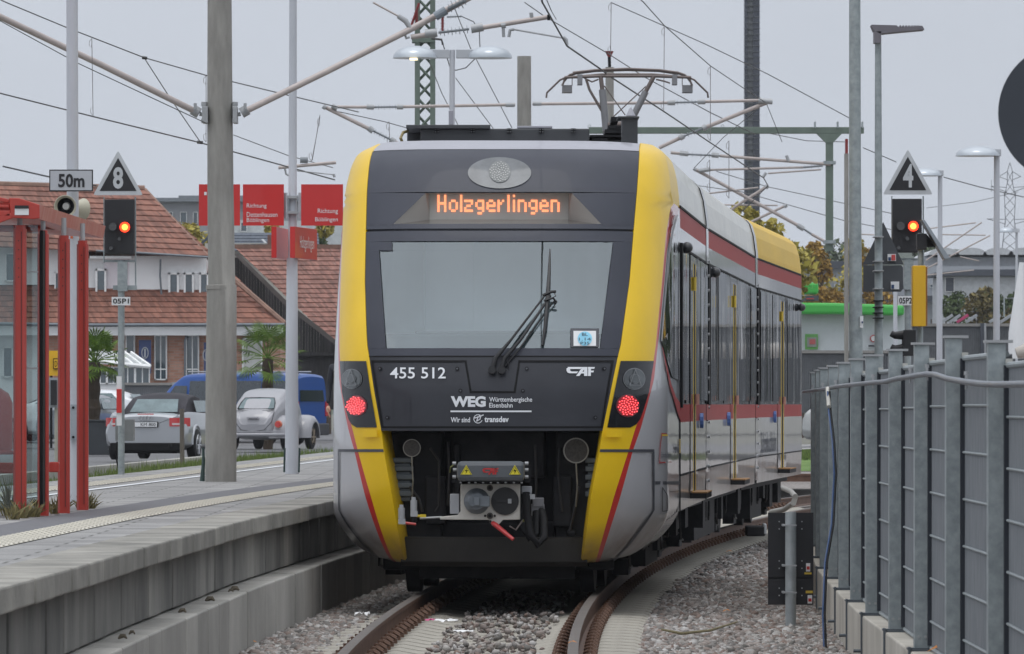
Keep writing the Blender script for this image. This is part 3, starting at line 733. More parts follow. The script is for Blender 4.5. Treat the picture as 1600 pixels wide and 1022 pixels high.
text_map(wg, 'Wir sind', fmap(704.5, 652, 734.5, 660, .006), bold=.02); text_map(wg, 'transdev', fmap(757, 650.5, 795, 659.8, .006), bold=.03)
fpath(wg, [(747+6.6*math.cos(a), 654.5+6.6*math.sin(a)) for a in [R(-60-i*25) for i in range(12)]], 1.2, .006, n=1)
fpath(wg, [(742, 653), (748, 651.5), (755, 648.5)], 1.6, .008, n=2); fpath(wg, [(747, 651), (745, 658), (750, 655), (751.5, 650)], 1.5, .008, n=1); fdisc(wg, 749.5, 649, 1.3, .009, 0, 8)
wg.build('operator_lettering', tw, train)
cf = MB()
def caf(m, x0, y0, sx, sy, off, fnq, mi=0):
    q = lambda pts_: m.add([fnq(x0+x*sx, y0+y*sy, off) for x, y in pts_], [tuple(range(len(pts_)))], mi)
    q([(.04, 0), (.56, 0), (.50, .22), (.10, .22), (.10, .22)][:4]); q([(.0, .16), (.10, .0), (.14, .2), (.12, .38), (.0, .42)])
    q([(.0, .40), (.12, .36), (.18, .50), (.10, .68), (.04, .62)]); q([(.10, .50), (.42, .50), (.36, .70), (.10, .70)])
    q([(.56, 0), (.68, 0), (.46, 1), (.34, 1)]); q([(.62, 0), (.74, 0), (.74, 1), (.62, 1)]); q([(.48, .52), (.70, .52), (.70, .72), (.44, .72)])
    q([(.76, 0), (1, 0), (.98, .2), (.76, .2)]); q([(.78, .4), (.97, .4), (.95, .6), (.78, .6)]); q([(.77, 0), (.87, 0), (.86, 1), (.76, 1)])
caf(cf, 885, 573.5, 44, 14, .006, FS); cf.build('maker_emblem', tw, train)
# centre head lamp
hl = MB(); fdisc(hl, 780.5, 270, 49.5, .004, 0, 40, 24.5); fdisc(hl, 781, 268, 17, .010, 1, 28)
lampglass = mat('lamp_cover', (.13, .14, .15), .3, var=.25, scale=6, coat=.15, spec=.3); lampbulb = mat('lamp_bulb', (.13, .14, .14), .5, scale=60, spec=.2, col2=(.25, .26, .26), coat=.1)
for i in range(60):
    r_ = 15.5*math.sqrt(i/60); a = i*2.39996; fdisc(hl, 781+r_*math.cos(a), 268+r_*math.sin(a), .9, .016, 2, 6)
hl.build('headlight', [lampglass, lampbulb, mat('led_white_off', (.42, .42, .41), .3)], train)
# lamp clusters
lens_clear = mat('lens_clear', (.06, .07, .075), .12, var=.5, scale=9, coat=.5); lampback = mat('lamp_panel_black', (.010, .011, .014), .12, var=.3, spec=.4, coat=.15)
ringm = mat('lamp_ring', (.20, .21, .22), .25, .3); led_red = emis('led_red', (1, .07, .08), 2.6); lens_red = mat('lens_red', (.30, .03, .04), .25, coat=1)
for side in (0, 1):
    mb = MB(); patch(mb, [(564, 969.3, 1020.8), (585, 965, 1017.5), (612, 959.6, 1013.3), (641, 953.7, 1004.5), (655, 951, 999.3), (663, 949.4, 993.5), (668, 948.5, 984)], 10, .006, 0, 3, mirror=not side)
    cl = mb.build('lamp_panel', lampback, train, smooth=60)
    px1, px2 = ((551.5, 558.5), (989.5, 979.5))[side]
    r_ = (16, 17.5)[side]
    m1 = MB(); fdisc(m1, px1, 592, r_*.98, .012, 1); fdisc(m1, px1, 592, r_*.90, .016, 0); fdisc(m1, px1, 592, r_*.45, .02, 1); fdisc(m1, px1, 592, r_*.38, .024, 0)
    fpath(m1, [(px1-r_*.5, 602), (px1, 577), (px1+r_*.5, 602), (px1-r_*.5, 602)], 1.0, .026, 1, n=1)
    m1.build('headlight', [lens_clear, ringm], train)
    m2 = MB(); fdisc(m2, px2, 634, r_*1.03, .010, 1); fdisc(m2, px2, 634, r_*.95, .014, 0)
    for i in range(52):
        rr = r_*.90*math.sqrt((i+.3)/52); a = i*2.39996; fdisc(m2, px2+rr*math.cos(a), 634+rr*math.sin(a), 1.0, .022, 2, 6)
    m2.build('tail_light', [lens_red, mat('lens_ring', (.16, .05, .06), .3), led_red], train)
# destination display
db = MB(); zt, zb = zrow(301.8), zrow(351)
def at_plane(px, py, dv):       # point behind the mask at extra depth dv
    s, z = inv(px, py); u, v = plan(s, z); p = W2(u, v, z); d_ = p.y+dv
    return P(px, py, d_)
q = lambda *a, mi=0: db.quad(*a, mi)
TLf, TRf, BLf, BRf = FS(664.5, 301.8, -.006), FS(893.8, 301.8, -.006), FS(613, 351, -.006), FS(940.8, 351, -.006)
dpl = FS(780, 351).y+.42
TLb, TRb, BLb, BRb = P(671, 302.5, dpl), P(888, 302.5, dpl), P(671, 343, dpl), P(888, 343, dpl)
q(TLb, TRb, BRb, BLb, mi=0); q(TLf, TRf, TRb, TLb, mi=1); q(TLf, TLb, BLb, BLf, mi=1); q(TRf, BRf, BRb, TRb, mi=1)
q(BLf, BLb, BRb, BRf, mi=2)
disp = db.build('destination_display', [mat('display_panel', (.46, .45, .42), .6, var=.05), mat('display_side', (.36, .35, .33), .6, var=.05), mat('display_sill', (.55, .53, .50), .03, .85, var=.02)], train)
GLY = {'H': ['1001', '1001', '1001', '1111', '1001', '1001', '1001'], 'o': ['0000', '0000', '0110', '1001', '1001', '1001', '0110'], 'l': ['1', '1', '1', '1', '1', '1', '1'],
       'z': ['0000', '0000', '1111', '0001', '0110', '1000', '1111'], 'g': ['0000', '0000', '0111', '1001', '1001', '0111', '0001', '0110'], 'e': ['0000', '0000', '0110', '1001', '1111', '1000', '0111'],
       'r': ['000', '000', '101', '110', '100', '100', '100'], 'i': ['1', '0', '1', '1', '1', '1', '1'], 'n': ['0000', '0000', '1110', '1001', '1001', '1001', '1001']}
led = emis('led_amber', (1, .30, .13), 1.35); lt = MB()
starts = [683.5, 701.5, 719, 725.3, 742.8, 760.3, 777.5, 793.0, 801.5, 809.0, 826.0, 843.2, 860.5]
for ch, x0 in zip('Holzgerlingen', starts):
    gl = GLY[ch]; cw = 3.5; rh = 3.85
    for r_, row in enumerate(gl):
        for c_, b_ in enumerate(row):
            if b_ == '1':
                for a in (0, 1):
                    for b2 in (0, 1):
                        x = x0+(c_+a*.5)*cw; y = 304.5+(r_+b2*.5)*rh
                        lt.quad(P(x, y+1.55, dpl-.012), P(x+1.45, y+1.55, dpl-.012), P(x+1.45, y, dpl-.012), P(x, y, dpl-.012))
lt.build('led_letter', led, disp)
# wipers
wp = MB(); off = .07
wp.tube([FS(770, 578, .02), FS(775, 560, .05), FS(800, 530, off), FS(853, 460, off)], [.022, .02, .012, .008], 8)
wp.tube([FS(784, 578, .02), FS(789, 560, .05), FS(815, 530, off), FS(860, 462, off)], [.022, .02, .014, .010], 8)
wp.tube([FS(790, 572, .02), FS(812, 545, .03), FS(866, 470, .03)], [.008, .008, .006], 6)
wp.tube([FS(847.5, 540, .03), FS(852, 510, .045), FS(856, 462, .06), FS(858, 430, .05), FS(859.5, 389, .02)], [.010, .016, .020, .015, .006], 6)
wp.tube([FS(848, 462, .07), FS(862, 456, .09), FS(868, 456, .08)], .014, 6); wp.tube([FS(850, 470, .08), FS(864, 466, .09), FS(869, 472, .06), FS(866, 476, .04)], .011, 6)
wp.cyl(FS(769, 579, 0), (0, -1, .1), .034, .06, 14); wp.cyl(FS(784, 579, 0), (0, -1, .1), .034, .06, 14)
wp.tube([FS(866, 458, .08), FS(868, 463, .08), FS(862, 466, .08)], .004, 5); wp.tube([FS(793, 563, .03), FS(795, 571, .03), FS(794, 576, .02)], .006, 5)
wp.build('wiper', mat('wiper_black', (.012, .012, .014), .5), train, smooth=50)

# ---- equipment bay
mb = MB(); ibox(mb, -1.0, 1.0, .95, 1.0, .2, 1.5); ibox(mb, -.95, -.46, .55, .95, .42, 1.40); ibox(mb, .52, .95, .55, .95, .42, 1.40); ibox(mb, -.38, .42, .62, .95, 1.0, 1.42); ibox(mb, -.9, .9, .2, .95, 1.40, 1.44)
ibox(mb, -.60, -.42, .48, .56, .60, 1.02); ibox(mb, .50, .66, .48, .56, .58, 1.02); ibox(mb, -.5, .5, .7, .95, .45, .62)
ibox(mb, -.72, -.66, .40, .55, .62, .74); ibox(mb, -.36, -.30, .5, .62, .8, 1.3); ibox(mb, .62, .70, .45, .5, .5, .56)
mb.build('equipment_bay', darkbay, train, bevel=.02)
for sgn in (-1, 1):
    rb = MB()
    for i in range(5):
        z = 1.13-.072*i-(.0); u0 = .80 if sgn > 0 else -.90; ibox(rb, u0-.02, u0+.2, .42, .52, z, z+.045)
        ibox(rb, u0-.0, u0+.18, .46, .55, z-.04, z)
    rb.build('cooling_fin', mat('fin_metal', (.10, .115, .125), .45, .3), train, bevel=.008)
def pmb(px, py, d): return P(px, py, d)
for (hx, hy, hr) in ((643.5, 700, 14), (900, 704, 20)):
    hn = MB(); c = P(hx, hy, 54.62); r_ = hr*.00546
    hn.tube([c+Vector((0, .25, 0)), c+Vector((0, .12, 0)), c, c+Vector((0, -.02, 0))], [r_*.3, r_*.7, r_, r_], 28, 0); hn.cyl(c+Vector((0, -.021, 0)), (0, -1, 0), r_*.9, .004, 28, 1)
    hn.tube([c+Vector((.0, -.02, -r_)), c+Vector((.01, -.02, -.28)), c+Vector((.0, .05, -.48))], .007, 6, 0)
    hn.build('horn', [mat('horn_rim', (.26, .25, .22), .45, .4), mat('horn_mesh', (.055, .05, .045), .7, var=.4, scale=60)], train, smooth=40)
# apron
mb = MB(); rows = []
for k, (z, dv) in enumerate(((.50, .0), (.49, -.05), (.29, -.04), (.245, .02), (.245, .6))):
    rows.append([W2(u, .30+.22*u*u+dv, z) for u in [-.80+1.60*i/16 for i in range(17)]])
mb.grid(rows); mb.build('apron', mat('apron_brown_black', (.022, .020, .018), .7, var=.3, scale=3), train, smooth=40)
# coupler
cp = MB(); D0 = 54.0
def pbox(m, x0, y0, x1, y1, d0, d1, mi=0):
    a = P(x0, y1, d0); b = P(x1, y0, d0); m.box(((a.x+b.x)/2, (d0+d1)/2, (a.z+b.z)/2), (abs(b.x-a.x), d1-d0, abs(b.z-a.z)), mi=mi)
white_c = mat('coupler_cream', (.46, .44, .40), .6, scale=9, col2=(.62, .60, .55), bump=.1)
outline = [(719.5, 757), (813, 757), (813, 812), (786, 812.5), (777, 822), (769, 822), (764, 812.5), (687.5, 812), (687.5, 808), (715, 805), (719.5, 799)]
m_ = MB(); m_.prism([P(x, y, D0) for x, y in outline], (0, .18, 0)); coupler = m_.build('coupler', white_c, train, bevel=.006)
h_ = MB(); c = P(745, 783, D0-.001); r_ = 20.5*.0054
h_.tube([c, c+Vector((0, -.05, 0)), c+Vector((0, -.10, 0))], [r_, r_*.92, r_*.62], 28); h_.box(c+Vector((.03, -.10, 0)), (.16, .05, .09)); h_.box(c+Vector((.0, -.14, 0)), (.045, .05, .07)); h_.build('coupling_cone', mat('cone_grey', (.17, .19, .21), .45, .3), coupler, smooth=40, bevel=.004)
h_ = MB(); c = P(789, 783, D0-.003); h_.tube([c+Vector((0, -.012, 0)), c+Vector((0, -.012, 0))+Vector((0, .008, 0))], [r_, r_], 28, 0)
h_.tube([c+Vector((0, -.016, 0)), c+Vector((0, -.004, 0))], [r_*1.06, r_*1.06], 28, 1); h_.box(c+Vector((0, -.02, .0)), (.18, .012, .022), mi=1); h_.box(c+Vector((.04, -.03, 0)), (.03, .02, .04), mi=2)
h_.build('coupling_cup', [black, mat('cup_inner', (.012, .012, .013), .5), lightmetal], coupler, smooth=40)
b_ = MB()
for x, y, r1 in ((765.5, 762.5, 5), (765.5, 806, 5.2), (758, 806, 2), (773, 806, 2), (766, 815, 2.4)): b_.cyl(P(x, y, D0-.001), (0, -1, 0), r1*.0054, .012, 14); b_.cyl(P(x, y, D0-.013), (0, -1, 0), r1*.003, .004, 10, 1)
b_.build('bolt', [mat('bolt_brown', (.05, .04, .03), .5), black], coupler)
b_ = MB(); pbox(b_, 703, 772, 717.5, 803, D0+.02, D0+.2); pbox(b_, 815, 760, 831, 772, D0+.05, D0+.2); pbox(b_, 832, 778, 850, 792, D0+.15, D0+.3, 1); pbox(b_, 830, 788, 851, 806, D0+.16, D0+.3, 1)
b_.build('junction_box', [mat('box_pale', (.34, .35, .37), .5), mat('box_grey', (.16, .16, .17), .5)], coupler, bevel=.006)
b_ = MB(); pbox(b_, 818, 772.5, 836, 780, D0-.02, D0+.1, 0); pbox(b_, 820, 774, 825, 778.5, D0-.03, D0+.02, 1); b_.build('cock_lever', [lightmetal, redp], coupler)
b_ = MB(); b_.tube([P(770, 817, D0-.02), P(774, 820, D0-.05), P(802, 843, D0-.12)], [.018, .022, .016], 12); b_.build('red_handle', red_handle, coupler, smooth=60)
# electric coupler box
b_ = MB(); pbox(b_, 714, 721, 820, 752, D0-.25, D0+.1); eb = b_.build('electric_coupler_box', mat('ecoupler_grey', (.075, .085, .095), .4, var=.1, coat=.3), train, bevel=.035)
b_ = MB(); pbox(b_, 706, 727, 713.5, 754, D0-.1, D0+.05); pbox(b_, 820.5, 727, 829, 754, D0-.1, D0+.05)
for i, y in enumerate((724, 734, 745)): b_.cyl(P(707+i % 2, y, D0-.15), (1, 0, 0), .014, .03, 8, 1); b_.cyl(P(820, y, D0-.15), (1, 0, 0), .014, .03, 8, 1)
for x in (720, 733, 743, 755, 767, 778, 790, 803, 815): b_.cyl(P(x, 753, D0-.2), (0, 0, -1), .009, .012, 8, 1)
b_.build('bracket', [darkbay, lightmetal], eb)
b_ = MB(); fy = D0-.256
for x in (728.5, 804.5):
    tri = lambda s_, dy, mi: b_.poly([P(x-s_*9, 743+s_*.6-2+2*(1-s_)*0, fy-dy), P(x+s_*9, 743+s_*.6-2, fy-dy), P(x, 743-2-s_*14.5+(1-s_)*-1.5, fy-dy)], mi)
    tri(1, 0, 0); tri(.86, .003, 1); tri(.78, .006, 0)
    b_.poly([P(x+1.5, 730.5, fy-.009), P(x-2.5, 736.3, fy-.009), P(x+.3, 736, fy-.009), P(x-1.2, 741, fy-.009), P(x+2.8, 734.5, fy-.009), P(x, 734.8, fy-.009)][::-1], 1)
caf(b_, 754, 731.5, 25, 10, 0, lambda x, y, o: P(x, y, fy-.004), 2)
b_.build('warning_mark', [mat('warning_yellow', (.72, .62, .03), .5), black, mat('emblem_red', (.5, .03, .03), .5)], eb)
hs = MB()
hs.tube([P(822, 770, D0), P(823, 800, D0-.05), P(829, 835, D0-.1), P(840, 851, D0-.12), P(850, 840, D0-.05), P(849, 810, D0+.1), P(845, 795, D0+.2)], .034, 10)
hs.tube([P(812, 806, D0+.1), P(818, 825, D0), P(828, 842, D0-.03), P(838, 835, D0), P(838, 800, D0+.15)], .03, 10)
hs.build('air_hose', black, train, smooth=60)
hs = MB(); hs.tube([P(820, 790, D0), P(826, 800, D0-.03), P(824, 810, D0-.03), P(816, 815, D0)], .009, 6); hs.tube([P(818, 812, D0), P(806, 828, D0-.03), P(796, 822, D0-.02)], .008, 6, 1); hs.tube([P(703, 738, D0-.1), P(704, 730, D0-.15), P(712, 724, D0-.15)], .006, 6)
hs.build('cable', [mat('earth_cable', (.16, .17, .04), .5), brown_metal], train)
vl = MB()
for x, y in ((646.5, 800), (627.5, 812)):
    vl.cyl(P(x, y, D0+.1), (0, 0, 1), .028, .10, 12); vl.cyl(P(x, y-16, D0+.1), (0, 0, 1), .018, .04, 12); vl.box(P(x+.5, y+3, D0+.1), (.06, .05, .045))
vl.box(P(661, 806, D0+.1), (.05, .04, .025), mi=1); vl.tube([P(650, 806, D0+.1), P(661, 806.5, D0+.1)], .012, 6, 1); vl.tube([P(633, 817, D0+.1), P(650, 819, D0+.1)], .012, 6, 2); vl.tube([P(656, 810, D0+.15), P(690, 808, D0+.15)], .01, 6)
vl.build('air_valve', [lightmetal, mat('valve_yellow', (.6, .45, .02), .4), redp], train, smooth=40)
pipes = MB()
for (pts_) in ([(700, 690), (702, 740), (700, 790)], [(836, 695), (838, 760), (834, 830)], [(672, 700), (686, 720), (686, 790), (680, 800)], [(874, 700), (872, 740), (878, 800)], [(640, 760), (655, 780), (660, 800)], [(905, 760), (897, 800), (890, 830)]):
    pipes.tube([P(x, y, 54.72) for x, y in pts_], .013, 6)
pipes.build('pipe', mat('pipe_black', (.03, .03, .035), .4), train, smooth=60)

# ---- car bodies
class Car:
    def __init__(s, x0, y0, sl_, Lc): s.x0, s.y0, s.s, s.c, s.L = x0, y0, sl_, math.sqrt(1-sl_*sl_), Lc
    def W(s, u, v, z): return Vector((s.x0+u*s.c+v*s.s, s.y0-u*s.s+v*s.c, z))
    def side(s, v, z, off=0, sg=1): return s.W(sg*(HW*wz(z)+off), v, z)
cars = [Car(TX, TY, TS, 11.0), Car(TX+11.35*TS, TY+11.35*TC, .0759, 13.0), Car(TX+11.35*TS+13.35*.0759, TY+11.35*TC+13.3, .0985, 10.4)]
bands = [(.66, .98, 1), (.98, 1.468, 0), (1.468, 1.63, 2), (1.63, 3.07, 3), (3.07, 3.24, 0), (3.24, 3.43, 2), (3.43, 3.5, 4), (3.5, 3.7, 4), (3.7, 3.84, 4), (3.84, 3.90, 4), (3.90, 3.95, 4)]
frame_m = mat('window_band_frame', (.10, .105, .115), .25, .5, var=.3, scale=3, coat=.6, wave=.2, bscale=3)
doors_v = [[7.5], [6.65], [5.5]]
step_m = mat('step_orange_rubber', (.34, .17, .05), .6)
for k, c in enumerate(cars):
    mb = MB(); v0 = 3.98 if k == 0 else .22; v1 = c.L
    for sg in (1, -1):
        for za, zb, mi in bands:
            mb.quad(c.side(v0, za, 0, sg), c.side(v1, za, 0, sg), c.side(v1, zb, 0, sg), c.side(v0, zb, 0, sg), mi)
    mb.quad(c.side(v0, 3.95, 0, 1), c.side(v1, 3.95, 0, 1), c.side(v1, 3.95, 0, -1), c.side(v0, 3.95, 0, -1), 5)
    for v in (v0, v1):
        prof = [c.side(v, z, 0, 1) for z in (.66, 1.5, 3.43, 3.7, 3.95)]+[c.side(v, z, 0, -1) for z in (3.95, 3.7, 3.43, 1.5, .66)]
        if not (k == 0 and v == v0): mb.poly(prof, 5)
    mb.quad(c.side(v0, .66, 0, 1), c.side(v1, .66, 0, 1), c.side(v1, .66, 0, -1), c.side(v0, .66, 0, -1), 5)
    # seams and grooves
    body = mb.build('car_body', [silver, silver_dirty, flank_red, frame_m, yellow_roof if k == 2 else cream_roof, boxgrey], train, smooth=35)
    # windows
    segs = []
    dv = doors_v[k][0]
    vstart = 4.15 if k == 0 else .5
    marks = [vstart, dv-1.0, dv+1.0, v1-.25]
    def panes(a, b, n_): return [(a+(b-a)*i/n_+.03, a+(b-a)*(i+1)/n_-.03) for i in range(n_)]
    segs = panes(marks[0], marks[1], 2 if k == 0 else 3)+panes(marks[2], marks[3], 2 if k != 1 else 3)
    for a, b in segs:
        ja, jb = random.uniform(.002, .030), random.uniform(.002, .030); w_ = MB(); w_.quad(c.side(a, 1.67, ja), c.side(b, 1.67, jb), c.side(b, 3.04, jb+random.uniform(-.003, .003)), c.side(a, 3.04, ja)); wo = w_.build('window', trainglass, body)
        w_ = MB()
        for e_ in (a, b): w_.box(c.side(e_, 2.35, .004), (.010, .04, 1.42), -math.asin(c.s))
        w_.build('window_frame', lightmetal if (int(a*3) % 2) else black, wo)
    # door
    d_ = MB()
    for e0, e1 in ((dv-.95, dv-.04), (dv+.04, dv+.95)):
        d_.quad(c.side(e0, .80, .006), c.side(e1, .80, .006), c.side(e1, 1.468, .006), c.side(e0, 1.468, .006), 0); d_.quad(c.side(e0, 1.468, .006), c.side(e1, 1.468, .006), c.side(e1, 1.63, .006), c.side(e0, 1.63, .006), 4)
        d_.quad(c.side(e0, 1.63, .006), c.side(e1, 1.63, .006), c.side(e1, 3.0, .006), c.side(e0, 3.0, .006), 1)
    ry = mat('door_edge_yellow', (.62, .43, .02), .45, coat=.5)
    for e0, mi, th in ((dv-.20, 2, .017), (dv+.28, 2, .022), (dv+.05, 3, .019)):
        d_.box(c.side(e0, 1.88, .0), (th, .14 if mi == 2 else .24, 2.2), -math.asin(c.s), mi)
    dr = d_.build('door', [silver, trainglass, ry, black, flank_red], body)
    h_ = MB(); h_.cyl(c.side(dv+.02, 1.63, .03)+Vector((0, 0, 0)), (0, 0, 1), .026, .1, 10); h_.cyl(c.side(dv-.3, 2.72, .02), (0, 0, 1), .02, .13, 10, 1); h_.build('door_handle', [mat('salmon_grip', (.45, .22, .17), .5), ry], dr, smooth=50)
    h_ = MB(); h_.box(c.side(dv, .76, .07), (.16, 1.5, .05), -math.asin(c.s)); h_.box(c.side(dv, .79, .08), (.15, 1.4, .012), -math.asin(c.s), 1); h_.build('door_step', [darkbay, step_m], dr)
    h_ = MB(); h_.cyl(c.side(dv+(1.6 if k == 0 else -1.9), 1.47, .005), (c.c, -c.s, 0), .075, .035, 12); h_.build('door_button', mat('button_blue', (.08, .16, .42), .4), body)
    # gasket posts and rivets
    gk = MB()
    if k == 0: gk.box(c.side(4.05, 2.35, .012), (.03, .14, 1.5), -math.asin(c.s)); gk.box(c.side(3.98, 1.0, .003), (.012, .03, 1.2), -math.asin(c.s)); gk.box(c.side(7.5, 3.43, .005), (.012, 7.0, .022), -math.asin(c.s))
    else: gk.box(c.side(.4, 2.35, .004), (.016, .42, 1.45), -math.asin(c.s)); gk.box(c.side(c.L/2, 3.43, .005), (.012, c.L-.4, .022), -math.asin(c.s))
    gk.box(c.side((v0+v1)/2, .985, .003), (.012, v1-v0-.1, .016), -math.asin(c.s)); gk.box(c.side((v0+v1)/2, 3.07, .004), (.012, v1-v0-.1, .02), -math.asin(c.s))
    gk.build('gasket', black, body)
    if k > 0:
        rv = MB()
        for i in range(16): rv.cyl(c.side(.18, .85+i*.15, .0), (c.c, -c.s, 0), .016, .02, 8)
        rv.build('rivet', lightmetal, body)
    # skirt cut-outs (darker equipment doors) and underframe
    uf = MB()
    for i in range(int((v1-1)/.9)):
        va = 1.6+i*.9; 
        if va > v1-.6: break
        c0 = c.W(random.uniform(.2, .6), va, random.uniform(.42, .55)); uf.box(c0, (random.uniform(.9, 1.5), random.uniform(.3, .75), random.uniform(.25, .45)), -math.asin(c.s))
    uf.box(c.W(0, (v0+v1)/2 if k else 6.0, .72), (2.5, (v1-v0) if k else 9.9, .3), -math.asin(c.s)); uf.box(c.W(0, (v0+v1)/2 if k else 6.0, .37), (1.34, (v1-v0)+.8 if k else 10.4, .48), -math.asin(c.s)); [uf.box(c.W(0, vv_, .38), (2.25, ll_, .46), -math.asin(c.s)) for vv_, ll_ in (((5.6, 2.6),) if k == 0 else ((c.L/2, c.L-8.0),))]  # floor box and low boxes sized to keep light from under the car
    for i in range(10):
        va = random.uniform(3, v1-.5); p = c.W(1.15, va, .62); uf.tube([p, p+Vector((0, .1, -.25)), p+Vector((.0, .3, -.3)), p+Vector((0, .45, .0))], .014, 5)
    uf.build('underframe', darkbay, train)
    for bv in ((2.3, 8.9) if k == 0 else ((2.2, c.L-2.2) if k == 1 else (1.8, c.L-2.0))):
        bg_ = MB(); Rz_ = -math.asin(c.s)
        for w_ in (-.9, .9):
            for sg in (-1, 1):
                cc = c.W(sg*.755, bv+w_, .36); bg_.cyl(cc-Vector((c.c, -c.s, 0))*.06, (c.c, -c.s, 0), .36, .12, 24); bg_.cyl(cc+Vector((c.c, -c.s, 0))*sg*.06, (c.c*sg, -c.s*sg, 0), .16, .1, 14, 1)
                bg_.cyl(c.W(sg*1.0, bv+w_*.6, .42), (0, 0, 1), .09, .28, 12, 1)
        for sg in (-1, 1): bg_.box(c.W(sg*.98, bv, .42), (.16, 2.6, .2), Rz_); bg_.box(c.W(sg*1.0, bv, .2), (.14, .5, .14), Rz_); bg_.tube([c.W(sg*1.08, bv-.6, .55), c.W(sg*1.1, bv-.55, .22), c.W(sg*1.1, bv-.2, .2)], .014, 5, 1)
        bg_.box(c.W(0, bv, .42), (1.9, .6, .25), Rz_)
        bg_.build('bogie', [darkbay, mat('bogie_metal', (.07, .065, .06), .5, .4)], train, smooth=40)
# bellows and far cab
for c, nx in ((cars[0], cars[1]), (cars[1], cars[2])):
    b_ = MB(); zs = (.75, 1.5, 3.4, 3.7, 3.86); rows = []
    for i in range(9):
        t = i/8; of = -.05-.03*(i % 2); pa = lambda z, sg: (c.side(c.L-.05, z, of, sg)*(1-t)+nx.side(.25, z, of, sg)*t)
        rows.append([pa(z, 1) for z in zs]+[pa(z, -1) for z in zs[::-1]])
    b_.grid(rows); b_.build('bellows', black, train)
    b_ = MB(); rows = []
    for i in (0, 1):
        t = i; pa = lambda z, sg: (c.side(c.L-.02, z, .012, sg)*(1-t)+nx.side(.24, z, .012, sg)*t)
        rows.append([pa(z, 1) for z in (3.43, 3.5, 3.7, 3.84, 3.90, 3.94)])
    b_.grid(rows, flip=True); b_.build('joint_cover', mat('joint_grey', (.40, .41, .43), .4, coat=.4), train, smooth=60)
    b_ = MB(); b_.quad(c.side(c.L-.02, 1.468, .006), nx.side(.24, 1.468, .006), nx.side(.24, 1.63, .006), c.side(c.L-.02, 1.63, .006)); b_.quad(c.side(c.L-.02, .7, .004), nx.side(.24, .7, .004), nx.side(.24, 1.46, .004), c.side(c.L-.02, 1.46, .004), 1); b_.quad(c.side(c.L-.02, 3.07, .006), nx.side(.24, 3.07, .006), nx.side(.24, 3.43, .006), c.side(c.L-.02, 3.43, .006), 1); b_.build('joint_panel', [flank_red, silver], train)
c = cars[2]; b_ = MB(); rows = []
for i in range(7):
    t = i/6; sc = 1-.35*t**2.2; rows.append([c.W(HW*wz(z)*sc, c.L+t*1.6-.3*(z > 3)*t, z+(.0 if z > .9 else .5*t)) for z in (.66, 1.0, 1.63, 2.4, 3.07, 3.43, 3.7, 3.95)])
b_.grid(rows)
nn = 7
for i in range(len(b_.f)): b_.m[i] = (0, 0, 1, 1, 2, 3, 3)[i % nn]
b_.build('far_cab_end', [silver_dirty, trainglass, redp, yellow_roof], train, smooth=50)
# side mirrors / cameras
for c, v, z in ((cars[0], 4.6, 3.07), (cars[1], .9, 3.0), (cars[2], 9.6, 2.97)):
    b_ = MB(); p = c.side(v, z, .0); b_.tube([p, p+Vector((.03, 0, .0))], .02, 8); b_.tube([p+Vector((.045, .12, 0)), p+Vector((.045, .08, 0)), p+Vector((.045, 0, -.0)), p+Vector((.045, -.06, 0)), p+Vector((.045, -.08, 0))], [.02, .045, .055, .045, .02], 14)
    b_.build('side_camera', mat('camera_pod', (.03, .032, .036), .35, coat=.3), train, smooth=60)
# side window of the cab + stripes on its flank
mb = MB(); patch(mb, [(342, 1056, 1060.5), (360, 1051, 1060.5), (400, 1044.2, 1060.5), (470, 1038, 1060.5), (533, 1032.4, 1060.5), (560, 1039.5, 1060.5), (589, 1048, 1060.5), (594, 1058, 1060.5)], 6, .012, 0, 4)
mb.build('cab_side_window', trainglass, train, smooth=60)
mb = MB()
for dx in (0, 2.2): patch(mb, [(336, 1055-dx, 1056.6-dx), (360, 1048.5-dx*.9, 1050-dx*.9), (400, 1042.6-dx*.7, 1043.6-dx*.7), (470, 1036.4-dx*.6, 1037.3-dx*.6), (533, 1031-dx*.4, 1032-dx*.4)], 1, .016, 0, 4)
mb.build('window_trim', lightmetal, train)
mb = MB(); patch(mb, [(542, 1032.8, 1033.6), (600, 1044, 1047.2), (620, 1050, 1054.5), (628.5, 1052.5, 1060.5), (645, 1057, 1062), (657, 1061.4, 1062)], 3, .010, 0, 3)
mb.build('flank_stripe', flank_red, train)
mb = MB(); patch(mb, [(752, 1022.5, 1061), (757, 1022.5, 1061)], 8, .008); mb.build('flank_groove', gasket, train)
mb = MB(); fpath(mb, [(1033, 677), (1030, 700), (1029.5, 723)], 1.1, .008, 0, n=2); fpath(mb, [(1033, 677.5), (1040, 677.5)], 1.4, .008, 0, n=2); fpath(mb, [(1029.5, 723), (1047, 722)], 2, .008, 0, n=2); fpath(mb, [(1034, 680), (1040.5, 680)], 2.4, .010, 1, n=2)
text_map(mb, 'Schönbuchbahn', fmap(1031.5, 706, 1046.5, 715, .010), 2); fquad(mb, 1060, 686, 1061.4, 708, .010, 1); text_map(mb, 'bw', fmap(1053, 693, 1059.5, 708, .010), 2, bold=.02)
mb.build('flank_emblem', [redp, yellow, ink], train)
mb = MB(); fpath(mb, [(1034, 762), (1034, 799), (1042, 798), (1042, 775), (1034, 762)], 1.0, .008, n=2); fpath(mb, [(1046, 768.5), (1060, 767)], 1.0, .008, n=2); mb.build('flank_hatch', black, train)
c = cars[2]; t_ = MB(); text_map(t_, 'Schönbuchbahn', lambda x, y: c.side(.9+3.3*x, 1.02+.27*y, .006), bold=.01)
t_.build('side_lettering', ink, train)
